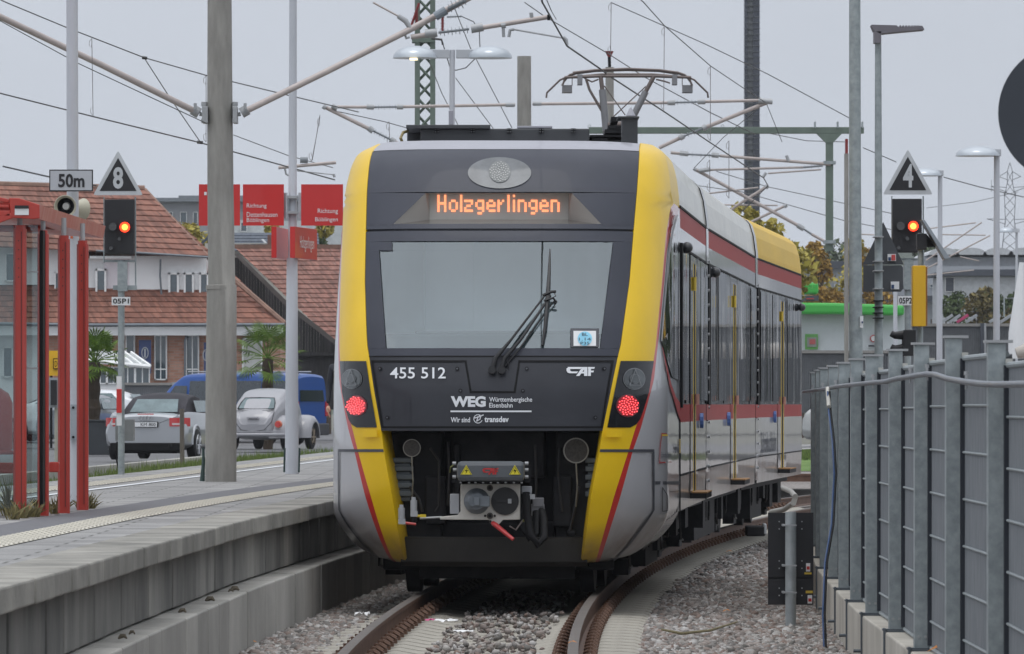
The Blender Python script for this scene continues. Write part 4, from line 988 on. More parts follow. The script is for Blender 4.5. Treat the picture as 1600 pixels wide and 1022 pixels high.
# ---- roof equipment
b_ = MB(); pbox(b_, 657, 201, 921, 231.5, 57.3, 60.3); pbox(b_, 636, 202, 658, 228, 58.2, 61)
rbx = b_.build('roof_box', boxgrey, train, bevel=.012)
b_ = MB(); pbox(b_, 634.5, 195, 766, 200.7, 57.2, 60.5, 0); pbox(b_, 808, 196.8, 863, 200.5, 57.6, 59.5, 1); pbox(b_, 701, 172.5, 708.5, 195, 58.6, 58.66, 1); b_.build('box_lid', [boxgrey, roofgrey], rbx, bevel=.005)
b_ = MB()
for x in (682.5, 738.5, 795.5, 846, 896): pbox(b_, x-3.5, 200.5, x+3.5, 207.5, 57.25, 57.31)
for x in (682.5, 738.5, 795.5, 846, 896):
    for dx in (-2, 2):
        for dy in (202.3, 206): b_.cyl(P(x+dx, dy, 57.25), (0, -1, 0), .004, .008, 6, 1)
b_.build('hinge', [black, lightmetal], rbx)
b_ = MB(); b_.tube([P(637, 205, 57.4), P(630, 207, 57.3), P(626, 216, 57.2), P(631, 228, 57.3)], .014, 8, 0); b_.build('cable', mat('cable_ochre', (.22, .17, .06), .5), rbx)
b_ = MB(); pbox(b_, 972, 184, 996.5, 228, 57.3, 57.8); pbox(b_, 965, 181.5, 999, 184.5, 57.25, 57.9); pbox(b_, 953, 227.5, 1003, 232.5, 57.2, 58.2); b_.cyl(P(985.5, 181.5, 57.5), (0, 0, 1), .045, .08, 16, 1, .006)
b_.build('roof_pillar', [boxgrey, roofgrey], train, bevel=.006)
b_ = MB()
for (x0, y0, x1, y1) in ((922, 211, 975, 214), (922, 219, 972, 223), (950, 196, 972, 201), (945, 202, 973, 208), (926, 216, 950, 219), (955, 182.5, 966, 190)): pbox(b_, x0, y0, x1, y1, 58.5, 59.5)
for i in range(6): b_.cyl(P(951+i*3.6, 209, 59), (0, 0, 1), .012, .06, 6, 1)
b_.build('roof_resistors', [darkbay, lightmetal], train)
# roof run behind (cars 2, 3)
for c, vv in ((cars[0], (4.8, 8.0)), (cars[1], (1.0, 4.5)), (cars[2], (3.0, 8.5))):
    b_ = MB(); b_.box(c.W(0, sum(vv)/2, 4.03), (1.5, vv[1]-vv[0], .18), -math.asin(c.s)); b_.build('roof_box', boxgrey, train, bevel=.02)
b_ = MB(); p = P(1179, 357.5, 84.5); b_.box(p, (.12, .6, .12)); b_.build('roof_antenna', darkbay, train)
# pantograph
D = 76.5; pg = MB(); T = lambda pts_, r_, mi=0: pg.tube([P(x, y, D+(z if len_ == 3 else 0)) for (x, y, z) in [(q_+(0,))[:3] for q_ in pts_] for len_ in (3,)], r_, 8, mi)
T([(895, 113.5), (930, 109.5), (980, 107.5), (1030, 109.5), (1060, 113.5)], .014); T([(895, 115.5, .4), (930, 111, .4), (980, 109.5, .4), (1030, 111, .4), (1060, 115.5, .4)], .014)
T([(882, 121), (940, 119), (1020, 119), (1080, 121)], .018); T([(882, 121, .35), (940, 116, .35), (1020, 116, .35), (1080, 121, .35)], .012)
for s_ in (-1, 1):
    f_ = lambda x, y, z=0: (980+s_*(x-980), y, z)
    T([f_(1060, 113.5), f_(1070, 117), f_(1078, 124), f_(1081, 134)], .012); T([f_(1060, 115, .4), f_(1072, 119, .4), f_(1079, 128, .4), f_(1082, 134, .4)], .012)
    T([f_(1075, 120.5), f_(1085, 125), f_(1105.5, 145), f_(1106.5, 153)], .012)
    T([f_(1066, 121), f_(1066, 134)], .005)
    a = P(*f_(1074, 139.5)[:2], D+.2); pg.box(a, (.12, .3, .085), mi=1)
    a = P(*f_(1054, 125)[:2], D+.1); pg.box(a, (.06, .25, .12), mi=1)
T([(938.5, 118), (941, 140)], .026); T([(941, 140), (947, 205)], .042, 1); T([(1022, 119), (1009, 143)], .026); T([(1009, 143), (989, 183)], .04, 1)
T([(916, 124), (921, 140), (943, 178)], .016); T([(944, 134), (977, 180)], .007); T([(1009, 135), (958, 183)], .007); T([(947, 205), (975, 205)], .04); T([(950, 196), (985, 194)], .04)
T([(913, 122), (925, 128), (935, 124)], .01); T([(1025, 124), (1038, 127), (1047, 130)], .01); T([(946, 205), (949, 228)], .03); T([(985, 190), (985, 228)], .03)
pg.build('pantograph', [brown_metal, mat('panto_grey', (.24, .24, .25), .45, .3)], train, smooth=50)

# ================================================================== PLATFORM FURNITURE
def ptube(m, pts_, d, wpx, n=10, mi=0, caps=True):
    "tube through pixel points at distance d, widths in photo pixels"
    ws = wpx if isinstance(wpx, (list, tuple)) else [wpx]*len(pts_)
    ps = [P(p[0], p[1], p[2] if len(p) > 2 else d) for p in pts_]
    return m.tube(ps, [w/2*p.y/FPX for w, p in zip(ws, ps)], n, mi, caps)
# shelter
sh = thing('platform_shelter', 'red steel platform shelter with slanting roof and glass wall panels', 'shelter', P(80, 805, 50))
for (x0, x1, yt, yb, d) in ((21, 41, 352, 808, 49.3), (58.5, 76, 360, 806, 49.9), (90.5, 109, 368, 802, 50.7), (120, 138, 376, 797, 52.2)):
    mb = MB(); c0 = P((x0+x1)/2, yb, d); c1 = P((x0+x1)/2, yt, d); w = (x1-x0)/FPX*d
    pr = [(-.5, -.2), (-.32, -.5), (.32, -.5), (.5, -.2), (.5, .4), (-.5, .4)]
    mb.prism([Vector((c0.x+a*w, c0.y+b*w, c0.z)) for a, b in pr], (0, 0, c1.z-c0.z-.03)); mb.prism([Vector((c0.x+a*w*.8, c0.y+b*w*.8, c1.z-.03)) for a, b in pr], (0, 0, .03))
    mb.box((c0.x+w*.16, c0.y-w*.5, (c0.z+c1.z)/2), (w*.06, .012, c1.z-c0.z-.1), mi=1)
    for i in range(5): mb.cyl(Vector((c0.x-w*.05, c0.y-w*.5, c1.z-.12-i*.07)), (0, -1, 0), .006, .005, 6, 1)
    mb.cyl(c1, (0, 0, 1), w*.22, .14, 10, 2); mb.build('post', [shelter_red, mat('post_shadow_gap', (.09, .02, .018), .6), lightmetal], sh)
def roofpt(x, y, d): return P(x, y, d)
mb = MB()
e0, e1 = P(62, 320, 49.2), P(165, 353, 54.7); h0 = .105
dn = Vector((-.02, 0, -h0)); left = Vector((-1.9, 0, .13))
mb.add([e0, e1, e1+dn, e0+dn, e0+left, e1+left, e1+left+dn, e0+left+dn], [(3, 2, 1, 0), (0, 1, 5, 4), (7, 6, 2, 3), (4, 7, 3, 0), (1, 2, 6, 5)])
mb.m[0] = 1
mb.build('roof', [shelter_red, shelter_roofm], sh)
mb = MB()
mb.prism([P(14, 309, 49.1), P(30, 309.5, 49.1), P(62, 320, 49.1), P(62, 341, 49.1), P(52, 342.5, 49.1), P(17, 340, 49.1)], (0, .06, 0))
mb.prism([P(-60, 296, 49.1), P(14, 311, 49.1), P(14, 317, 49.1), P(-60, 306, 49.1)], (0, .06, 0)); mb.prism([P(-60, 318, 49.1), P(14, 320, 49.1), P(14, 325, 49.1), P(-60, 323, 49.1)], (0, .06, 0))
mb.prism([P(-60, 360, 49.1), P(16, 332, 49.1), P(22, 340, 49.1), P(-60, 370, 49.1)], (0, .06, 0)); mb.prism([P(-60, 328, 49.1), P(16, 329, 49.1), P(16, 338, 49.1), P(-60, 338, 49.1)], (0, .06, 0))
mb.build('roof_beam', shelter_red, sh, bevel=.006)
mb = MB(); ptube(mb, [(-40, 357, 51), (60, 357, 51.5), (100, 362, 54)], 51, 11, 4); mb.build('roof_beam', shelter_red, sh)
mb = MB(); mb.quad(P(23, 336, 49.09), P(45, 336, 49.09), P(45, 322, 49.09), P(23, 322, 49.09)); mb.quad(P(23, 326, 49.08), P(45, 326, 49.08), P(45, 321, 49.08), P(23, 321, 49.08), 1); mb.build('sticker', [signwhite, signblack], sh)
gl = glassy('shelter_glass', (.86, .93, .92), .8, .02)
for x0, x1, y0, y1, d in ((41, 59, 352, 795, 49.6), (-40, 21, 352, 795, 49.2), (76, 90.5, 575, 740, 50.3)):
    if x0 == 76: continue
    mb = MB(); pbox(mb, x0, y0, x1, y1, d, d+.01); mb.build('glass_panel', gl, sh)
mb = MB(); pbox(mb, 41, 574, 59, 577, 49.58, 49.64); pbox(mb, 41, 424, 59, 425.5, 49.58, 49.64); pbox(mb, 62, 360, 67, 790, 49.6, 49.85, 1); mb.build('glass_clamp', [lightmetal, black], sh)
mb = MB(); pbox(mb, -40, 723, 21, 740, 50.2, 50.3); pbox(mb, 76, 722, 92, 738, 50.2, 50.3); ptube(mb, [(-30, 707, 49.8), (21, 707, 49.8)], 50, 7); ptube(mb, [(38, 793, 49.1), (48, 793, 49.1)], 50, 5); mb.build('rail', shelter_red, sh, bevel=.01)
mb = MB(); c = P(-14, 655, 52); w = .0052
mb.tube([c+Vector((0, 0, z*.0052)) for z in (-52, -45, 25, 40, 48, 52)], [30*w, 34*w, 34*w, 28*w, 16*w, 3*w], 24)
tag(mb.build('waste_bin', shelter_red, smooth=60), 'rounded red bin standing inside the red shelter at the left edge', 'bin')
# tall pale pole with loudspeakers and 50m sign
pl = thing('lamp_pole', 'tall pale grey pole behind the red shelter carrying the 50m sign', 'pole', P(115, 785, 57.6))
mb = MB(); ptube(mb, [(114.5, 786), (114.5, 450), (113.5, 300), (112.5, -60)], 57.6, [19.5, 19.5, 18.5, 18], 24); mb.build('pole', whitepole, pl, smooth=60)
mb = MB(); pbox(mb, 110, 632, 119.5, 688, 57.50, 57.56); [mb.cyl(P(114.5, y, 57.5), (0, -1, 0), .012, .01, 10, 1) for y in (637, 683)]; pbox(mb, 110, 366, 114, 373, 57.5, 57.53, 2); mb.build('service_door', [mat('door_plate', (.30, .33, .36), .5), black, orange_l], pl)
mb = MB(); pbox(mb, 77, 265, 145, 299, 57.2, 57.24, 1); pbox(mb, 78.6, 266.8, 143.4, 297.2, 57.19, 57.2, 0)
text_map(mb, '50m', lambda x, y: P(91+41*x, 293-21.5*y, 57.185), 1, bold=.03); pbox(mb, 104, 268, 125, 272, 57.24, 57.5, 2)
o = mb.build('distance_sign', [signgrey, signblack, lightmetal], bevel=0); tag(o, 'grey rectangular sign reading 50m on the tall pale pole', 'sign')
beige = mat('horn_beige', (.42, .40, .31), .5, var=.08)
def loudspeaker(c, ax, lab):
    ax = Vector(ax).normalized(); mb = MB(); r = .098
    prof = [(-.20, .035), (-.13, .045), (-.10, .06), (-.04, .08), (0, r), (.006, r*1.03), (.008, r*.98), (-.02, r*.78), (-.06, .055), (-.06, .0)]
    mb.tube([c+ax*a for a, _ in prof], [b for _, b in prof], 28, 0, True)
    n_ = 28
    for i in range(len(mb.f)):
        if i//n_ >= 7: mb.m[i] = 1
    mb.cyl(c+ax*-.058, ax, .035, .03, 16, 2, .03); mb.box(c-ax*.1+Vector((0, 0, -.06)), (.03, .05, .1), mi=0)
    o = mb.build('loudspeaker', [beige, black, mat('horn_driver', (.42, .42, .40), .5)], smooth=50); tag(o, lab, 'loudspeaker', 'loudspeakers on the tall pale pole')
loudspeaker(P(102, 322.5, 57.1), (-.12, -1, -.05), 'beige horn loudspeaker facing the camera under the 50m sign')
loudspeaker(P(129, 327, 58.2), (.75, .75, -.05), 'beige horn loudspeaker seen from its side right of the pale pole')
# signals
sig_red = emis('signal_red', (1, .035, .01), 3.0); sig_core = emis('signal_core', (1, .22, .03), 4.5)
def signal(cxp, d, head, tri, digit, plate, ptxt, poleb, lab, lamp, dots, grp=None):
    x0, y0, x1, y1 = head
    t = thing('track_signal', lab, 'signal', P(cxp, poleb, d))
    mb = MB(); pbox(mb, x0, y0, x1, y1, d-.12, d+.06); hd = mb.build('signal_head', signblack, t, bevel=.008)
    s_ = d/FPX; lx, ly, lr = lamp
    mb = MB(); mb.cyl(P(lx, ly, d-.125), (0, -1, 0), lr*s_, .012, 24); mb.cyl(P(lx, ly, d-.138), (0, -1, 0), lr*s_*.60, .004, 20, 1); mb.tube([P(lx, ly, d-.13), P(lx, ly, d-.22)], lr*s_*1.12, 20, 2, caps=False); mb.build('red_light', [sig_red, sig_core, signblack], hd)
    for (dx, dy, dr) in dots:
        mb = MB(); mb.cyl(P(dx, dy, d-.125), (0, -1, 0), dr*s_, .01, 20); mb.tube([P(dx, dy, d-.13), P(dx, dy, d-.20)], dr*s_*1.12, 18, 1, caps=False); mb.build('dark_lamp', [mat('lens_off', (.035, .03, .028), .15, coat=1), signblack], hd)
    mb = MB(); ptube(mb, [(x0-1, y0-4), (x0-1, y1+14)], d+.08, 2.2, 6); ptube(mb, [(x1+2, y0-4), (x1+2.5, y1+50)], d+.08, 2.6, 6); pbox(mb, x0, y1+9, x1+3, y1+12.5, d+.06, d+.1); pbox(mb, cxp-13, y1+49, x1+4, y1+56, d-.02, d+.06); pbox(mb, cxp-6, y1+12, cxp+9, y1+58, d-.07, d+.05)
    mb.build('mounting_frame', galv, t)
    mb = MB(); ptube(mb, [(cxp, poleb), (cxp, y1+10)], d, 10.5, 14); mb.build('pole', galv, t, smooth=60)
    ax, ay, aw, ah = tri; yb = ay+ah
    def rtri(k, dd_, mi):
        cxx, cyy = ax, ay+ah*.64; pts_ = []
        base = [(ax, ay), (ax+aw/2, yb), (ax-aw/2, yb)]
        for i, (bx, by) in enumerate(base):
            px_, py_ = base[i-1]; nx, ny_ = base[(i+1) % 3]
            rr = 5 if k == 1 else 0
            def toward(qx, qy):
                L_ = math.hypot(qx-bx, qy-by); return (bx+(qx-bx)*rr/L_, by+(qy-by)*rr/L_)
            sh_ = lambda p: (cxx+(p[0]-cxx)*k, cyy+(p[1]-cyy)*k)
            if rr: pts_ += [sh_(toward(px_, py_)), sh_((bx*.72+(toward(px_, py_)[0]+toward(nx, ny_)[0])/2*.28, by*.72+(toward(px_, py_)[1]+toward(nx, ny_)[1])/2*.28)), sh_(toward(nx, ny_))]
            else: pts_.append(sh_((bx, by)))
        return [P(px_, py_, dd_) for px_, py_ in pts_]
    sg = MB(); f_ = rtri(1, d-.12, 0); sg.prism(f_, (0, .012, 0)); sg.poly(rtri(.74, d-.124, 1), 1)
    text_map(sg, digit[0], lambda x, y: P(digit[1]+(digit[3]-digit[1])*x, digit[4]+(digit[2]-digit[4])*y, d-.128), 0, bold=.03)
    so = sg.build('speed_board', [mat('sign_rim', (.50, .52, .54), .5), signblack], t)
    pm = MB(); px0, py0, px1, py1 = plate; pbox(pm, px0, py0, px1, py1, d-.085, d-.08, 0); text_map(pm, ptxt, lambda x, y: P(px0+2+(px1-px0-4)*x, py1-2.5-(py1-py0-5)*y, d-.09), 1, bold=.02)
    pm.build('number_plate', [signwhite, signblack], t); return t
signal(189.5, 80, (163.5, 311.5, 209.5, 397), (184.5, 235, 78, 70), ('8', 176.5, 261, 192.5, 295), (174.5, 464, 203.5, 477), '05P1', 742,
       'slim signal on the platform showing red under a black triangle with 8', (195, 355, 7.8), [(176, 354, 6.5), (186, 373, 3.2), (173, 387.5, 3.6)])
signal(1418.5, 75, (1394.5, 310.5, 1440.5, 394.5), (1418.5, 233, 78, 71), ('4', 1411, 256, 1427, 293), (1403, 462.5, 1427, 477), '05P2', 905,
       'signal behind the steel fence showing red under a black triangle with 4', (1427, 353.5, 7.8), [(1407.5, 353, 6.8), (1418, 372.5, 3.6), (1404.5, 387, 3.4)])
mb = MB(); pbox(mb, 182, 588, 190, 665, 79.8, 79.83, 0); pbox(mb, 182, 608, 190, 645, 79.78, 79.8, 1)
tag(mb.build('marker_board', [signwhite, signred]), 'narrow white red white board fixed to the signal pole with plate 05P1', 'board')
mb = MB(); pbox(mb, 180, 655, 209, 689, 80.15, 80.4); ptube(mb, [(183, 690), (181, 712), (186, 738)], 80.3, 3, 6, 1); tag(mb.build('junction_box', [mat('cabinet_grey', (.22, .23, .23), .5), black], bevel=.008), 'grey electrical cabinet mounted behind the left signal pole', 'cabinet')
mb = MB(); ptube(mb, [(284.8, 735), (284.2, 639)], 99, 7.2, 8); tag(mb.build('wooden_post', mat('post_wood', (.13, .115, .10), .9, var=.3, stretch=(3, 3, .3)), smooth=60), 'weathered wooden post standing behind the silver convertible', 'post')
# concrete catenary mast on the platform
cm = thing('catenary_mast', 'thick round concrete catenary mast standing on the platform', 'mast', P(345, 752, 72.5))
mb = MB(); ptube(mb, [(345, 755), (345.5, 600), (346.5, 446), (346.5, 445), (344.5, 300), (343.5, 150), (343, -60)], 72.5, [49, 48.5, 46.5, 42.5, 41, 39.5, 37], 32); ptube(mb, [(345.2, 452), (345.2, 446)], 72.5, [47.5, 47.2], 32); mb.build('pole', concpole, cm, smooth=60)
mb = MB(); pbox(mb, 315.5, 166, 324.5, 192, 72.3, 72.6); pbox(mb, 363.5, 166, 370.5, 192, 72.3, 72.6); [mb.cyl(P(x, y, 72.45), (0, 0, 1), .035, .05, 8) for x in (319, 367) for y in (166, 192)]
mb.build('clamp', lightmetal, cm, bevel=.005)
for pts_, lab in ((((320, 180, 72.5), (309, 176, 72.5), (160, 102, 72), (6, 29, 71.5), (-60, -2, 71)), 'l'), (((368, 180, 72.5), (379, 176, 72.6), (510, 112, 73), (640, 46.5, 73.5), (712, 8, 73.7), (760, -18, 73.8)), 'r')):
    mb = MB(); ptube(mb, pts_[1:], 72, 10, 14); mb.build('cantilever_tube', tubegrey, cm, smooth=60)
    mb = MB(); (x0, y0, _), (x1, y1, _) = pts_[0], pts_[1]; dx = 1 if x1 > x0 else -1
    ptube(mb, [(x0, y0), (x0+dx*8, y0-2)], 72.5, [5, 7], 10); ptube(mb, [(x1-dx*2, y1+1), (x1+dx*8, y1-5)], 72.5, [17, 17], 12); mb.cyl(P(x1+dx*4, y1-5, 72.4), (0, 0, 1), .02, .07, 6); mb.build('joint', lightmetal, cm, smooth=40)
mb = MB(); ptube(mb, [(-10, 27), (120, 98), (323, 193)], 72.3, 1.6, 6); mb.build('stay_wire', wirem, cm)
# insulator stack, clamps on the right cantilever near the top
mb = MB()
def insulator(m, a, b, d, n_=6, r_=8, core=4, mi=0):
    a_, b_ = P(*a, d), P(*b, d); ax = (b_-a_); s_ = d/FPX; m.tube([a_, b_], core*s_/2, 8, mi)
    for i in range(n_):
        p = a_+ax*((i+.5)/n_); m.tube([p-ax.normalized()*.004, p+ax.normalized()*.004], r_*s_/2*(1 if i % 2 else .72), 12, mi)
ptube(mb, [(680, 26), (697, 16)], 73.5, 14, 12, 1); mb2 = mb
insulator(mb, (700, 14), (728, 0), 73.6, 5, 20, 6); mb.build('insulator', [insul, mat('fitting_blue_grey', (.20, .23, .26), .5)], cm)
# second steady arrangement: (622,25)->(690,5) etc
cr = thing('cantilever', 'catenary cantilever with insulator reaching over the train roof to the contact wire', 'cantilever', P(650, 55, 73.5))
mb = MB(); ptube(mb, [(642, 58), (683, 52)], 73.5, 8, 10); ptube(mb, [(755, 43), (857, 26.5)], 73.3, 7.5, 12); ptube(mb, [(583, 4), (622, 25)], 73.6, 3, 8); mb.build('tube', tubegrey, cr, smooth=60)
mb = MB(); ptube(mb, [(622, 25), (634, 33), (641, 44)], 73.5, [8, 9, 8], 10); ptube(mb, [(664, 53), (683, 51)], 73.5, 14, 10); ptube(mb, [(736, 45.5), (755, 42)], 73.4, 14, 10); pbox(mb, 855, 23, 860, 31, 73.2, 73.3, 1); ptube(mb, [(786, 38), (787, 58)], 73.3, 5, 8); ptube(mb, [(783, 40), (790, 39)], 73.3, 10, 8); ptube(mb, [(795, 58), (797, 47), (803, 46)], 73.3, 5, 8); ptube(mb, [(830, 20), (831, 30)], 73.3, 6, 8); ptube(mb, [(632, 52), (635, 60), (640, 58)], 73.5, 4, 8); ptube(mb, [(880, 58), (885, 62), (886, 71)], 71, 5, 8)
mb.build('fitting', [lightmetal, black], cr, smooth=40)
mb = MB(); insulator(mb, (685, 51), (733, 45.5), 73.4, 8, 13, 4); mb.build('insulator', insul, cr)
mb = MB(); ptube(mb, [(803, 46, 73.3), (881, 59.5, 71.2)], 72, 3, 8); mb.build('registration_arm', lightmetal, cr)
# red composite insulators on the lattice mast
# white pole with red signs
wp_ = thing('sign_pole', 'slim pale grey pole with red signs standing on the platform', 'pole', P(456, 741, 80.6))
mb = MB(); ptube(mb, [(456, 742), (456, 560), (456.5, 404), (457, 402), (457.5, 200), (458, -50)], 80.6, [22, 19.5, 17, 14, 12.5, 11.5], 20); mb.build('pole', whitepole, wp_, smooth=60)
mb = MB(); pbox(mb, 449, 306, 465, 310, 80.45, 80.6); pbox(mb, 449, 330, 465, 334, 80.45, 80.6); pbox(mb, 446.5, 301, 449, 341, 80.5, 80.56, 1); pbox(mb, 466, 301, 470, 341, 80.5, 80.56, 1); pbox(mb, 442, 301, 449, 340, 80.56, 80.58, 1); mb.build('clamp', [lightmetal, signgrey], wp_)
mb = MB(); ptube(mb, [(445, 700), (444, 738)], 80.4, 3, 8); ptube(mb, [(468, 700), (467, 738)], 80.4, 3, 8); mb.build('cable_guard', mat('dark_green_guard', (.02, .045, .04), .5), wp_)
mb = MB(); ptube(mb, [(317.5, 700), (318, 720), (316, 752)], 72.2, [4, 5, 8], 8); tag(mb.build('cable_guard', MATS['dark_green_guard']), 'dark green cable guard at the foot of the concrete mast', 'cable guard')
def dsign(x0, x1, lines, lab, y0=288, y1=352.5):
    mb = MB(); pbox(mb, x0, y0, x1, y1, 80.48, 80.52)
    for t_, tx0, tx1, ty0, ty1 in lines: text_map(mb, t_, lambda x, y, a=tx0, b=tx1, c=ty0, e=ty1: P(a+(b-a)*x, e+(c-e)*y, 80.474), 1, bold=.0)
    tag(mb.build('direction_sign', [signred, signwhite]), lab, 'sign', 'red direction signs above the platform')
dsign(379.5, 443.5, [('Richtung', 385.5, 416.5, 318, 326.5), ('Dettenhausen', 385.5, 433.5, 331.5, 339), ('Böblingen', 385.5, 420.5, 340.5, 349)], 'red square sign reading Richtung Dettenhausen Böblingen between concrete mast and pale pole')
dsign(310.7, 375, [('-', 319, 323, 300, 305)], 'red square sign half hidden behind the concrete mast')
dsign(470.5, 536, [('Richtung', 496.5, 528, 326, 335), ('Böblingen', 492.5, 528, 339.5, 348)], 'red square sign partly hidden behind the yellow train corner')
def nsign(x0, x1, x2, lab, txt):
    a = P(x0, 354, 80.2); b = P(x1, 354.5, 80.2); z1 = P(0, 403, 80.2).z; L_ = Vector(((x2-x1)/FPX*80.9, 1.25, 0)) 
    mb = MB(); H_ = a.z-z1
    mb.add([Vector((a.x, a.y, z1)), Vector((b.x, b.y, z1)), Vector((b.x, b.y, a.z)), Vector((a.x, a.y, a.z))]+[Vector((p.x, p.y, zz))+L_ for p, zz in ((a, z1), (b, z1), (b, a.z), (a, a.z))], [(0, 1, 2, 3), (1, 5, 6, 2), (5, 4, 7, 6), (4, 0, 3, 7), (3, 2, 6, 7), (0, 4, 5, 1)])
    if txt: text_map(mb, txt, lambda x, y: Vector((b.x, b.y, z1+H_*(.22+.5*y)))+L_*(.18+.64*x)+Vector((.012, -.004, 0)), 1, bold=.0)
    tag(mb.build('station_name_sign', [signred, signwhite], bevel=.004), lab, 'sign', 'station name signs on the pale pole')
nsign(453, 461, 490.5, 'slanting red station sign reading Holzgerlingen right of the pale pole', 'Holzgerlingen')
nsign(424, 432, 445, 'blank slanting red sign box left of the pale pole below the square signs', None)
mb = MB(); ptube(mb, [(690, 20), (690, -10)], 140, 1.5, 6)

# ------------------------------------------------------------------ steel fence on the right
ff = [(28.4, 1627, 534), (31.6, 1557.8, 536), (34.8, 1490.7, 528.5), (38, 1440.5, 539), (41.2, 1400, 548.8), (44.4, 1363, 557), (47.4, 1338.6, 563), (50.5, 1319.5, 568.5), (53.7, 1303, 573.4), (57, 1289, 576.7), (61, 1281.6, 580), (66, 1274, 583.5)]
fe = thing('steel_fence', 'tall galvanised steel panel fence on a concrete base along the track', 'fence', (2.5, 45, .17))
posts = []
for d, px, py in ff:
    x = (px-800)/FPX*d; zt = CZ+(HY-py)/FPX*d; posts.append((x, d, zt))
for i, (x, d, zt) in enumerate(posts):
    mb = MB(); zb = .17; w = .085
    mb.box((x, d, (zb+zt)/2), (w, .012, zt-zb)); mb.box((x, d+.12, (zb+zt)/2), (w, .012, zt-zb)); mb.box((x-.0, d+.06, (zb+zt)/2), (.012, .12, zt-zb))
    mb.box((x-w/2+.003, d+.06, (zb+zt)/2), (.006, .12, zt-zb))
    mb.box((x+.01, d+.06, zt+.008), (w+.05, .17, .014), mi=1)
    mb.box((x, d+.05, zb-.0), (w+.04, .2, .014), mi=2)
    for s_ in (-.02, .022): mb.cyl((x+s_, d-.006, zb+.08), (0, -1, 0), .009, .008, 8, 1)
    po = mb.build('post', [galv, lightmetal, mat('bracket_dark', (.10, .115, .13), .5, .3)], fe)
    cl = MB()
    for k in range(8):
        z = zt-.10-k*.26
        if z > zb+.05: cl.box((x+w/2+.016, d-.01, z), (.034, .03, .045), mi=0)
    cl.build('clip', mat('clip_cream', (.42, .42, .39), .5), po)
    br = MB(); br.box((x-.075, d, .0), (.012, .10, .38)); br.box((x-.0, d+.05, .178), (.17, .14, .012)); br.cyl((x-.081, d, -.08), (-1, 0, 0), .012, .05, 8); br.build('bracket', MATS['bracket_dark'], po)
for (x0, d0, z0), (x1, d1, z1) in zip(posts, posts[1:]):
    mb = MB(); o_ = .055; a = Vector((x0+o_, d0+.12, .20)); b = Vector((x1+o_, d1, .20)); zt0, zt1 = z1-.10, z1-.11
    n_ = 8
    mb.quad(a, b, Vector((b.x, b.y, zt1)), Vector((a.x, a.y, zt1))); off = Vector((.03, 0, 0)); mb.quad(b+off, a+off, Vector((a.x+.03, a.y, zt1)), Vector((b.x+.03, b.y, zt1)))
    mb.tube([Vector((a.x, a.y, zt1)), Vector((b.x, b.y, zt1))], .016, 8, 1)
    for k in range(1, n_): z = zt1-k*.255; (mb.tube([Vector((a.x-.006, a.y, z)), Vector((b.x-.006, b.y, z))], .008, 6, 1) if z > .22 else None)
    mb.box((b.x-.012, b.y-.03, (.2+zt1)/2), (.022, .05, zt1-.2), mi=2); mb.tube([a-Vector((0, 0, .015)), b-Vector((0, 0, .015))], .014, 6, 1)  # dark upright strip fills the black gap beside each post
    mb.build('panel', [galv_panel, mat('rod_galv', (.27, .30, .31), .55, .2), mat('dark_gap_strip', (.02, .025, .035), .6)], fe)
# base wall
bw = thing('base_wall', 'pale concrete base wall under the steel fence', 'wall', (2.6, 45, -.4))
for (x0, d0, z0), (x1, d1, z1) in zip(posts, posts[1:]):
    mb = MB(); mb.prism([(x0-.07, d0+.02, -.5), (x0+.32, d0+.02, -.5), (x0+.32, d0+.02, .165), (x0-.07, d0+.02, .165)], (x1-x0, d1-d0-.012, 0)); mb.build('block', basewall, bw, bevel=.012)
# conduit along the fence
mb = MB(); pc = [(1265, 612.5, 66.5), (1281, 610.5, 60.8), (1298, 608.5, 54.5), (1319, 604.5, 50.3), (1345, 601.5, 46.8), (1380, 598, 42.6), (1400, 596.5, 41), (1420, 591.5, 39.5), (1440, 588.5, 37.8), (1467, 584.5, 36.2), (1480, 585.5, 35.3), (1500, 592, 34.4), (1530, 597, 32.8), (1557, 600, 31.4), (1580, 601, 30.3), (1640, 600, 28)]
pts_ = [P(x, y, d)+Vector((-.07, -.05, 0)) for x, y, d in pc]; rs = [.0165]*len(pts_)
mb.tube(pts_, rs, 10); tag(mb.build('conduit', mat('conduit_grey', (.15, .165, .19), .45, coat=.1), smooth=60), 'flexible grey conduit strung along the top of the steel fence', 'conduit')
mb = MB()
for i in (1, 2, 3, 4, 5, 8, 9, 12): p = pts_[i]; mb.box(p+Vector((0, 0, .0)), (.012, .03, .075)); mb.cyl(p+Vector((0, 0, .035)), (0, 0, 1), .012, .02, 8)
tag(mb.build('conduit_clamps', lightmetal), 'small metal clamps holding the grey conduit on the fence', 'clamps', kind='stuff')
mb = MB(); 
for dx, m_ in ((-.008, 0), (.008, 1)): mb.tube([P(1304.5, 612, 51.5)+Vector((dx-.05, 0, 0)), P(1306, 640, 51.3)+Vector((dx-.05, 0, 0)), P(1311, 690, 50.5)+Vector((dx-.045, 0, 0)), P(1313, 740, 49.8)+Vector((dx-.04, 0, 0)), P(1312, 820, 49)+Vector((dx-.055, 0, 0)), P(1309, 880, 48.5)+Vector((dx-.09, 0, 0)), P(1308, 960, 48.2)+Vector((dx-.10, 0, 0)), P(1311, 1040, 48)+Vector((dx-.1, 0, 0))], .0075, 6, m_)
mb.tube([P(1303, 607, 51.6)+Vector((-.05, 0, 0)), P(1305, 636, 51.3)+Vector((-.05, 0, 0))], .018, 8, 2)
tag(mb.build('cable', [blue_cable, black, mat('sheath_cream', (.45, .44, .40), .5)], smooth=60), 'blue and black cables hanging down the steel fence to the ballast', 'cable')

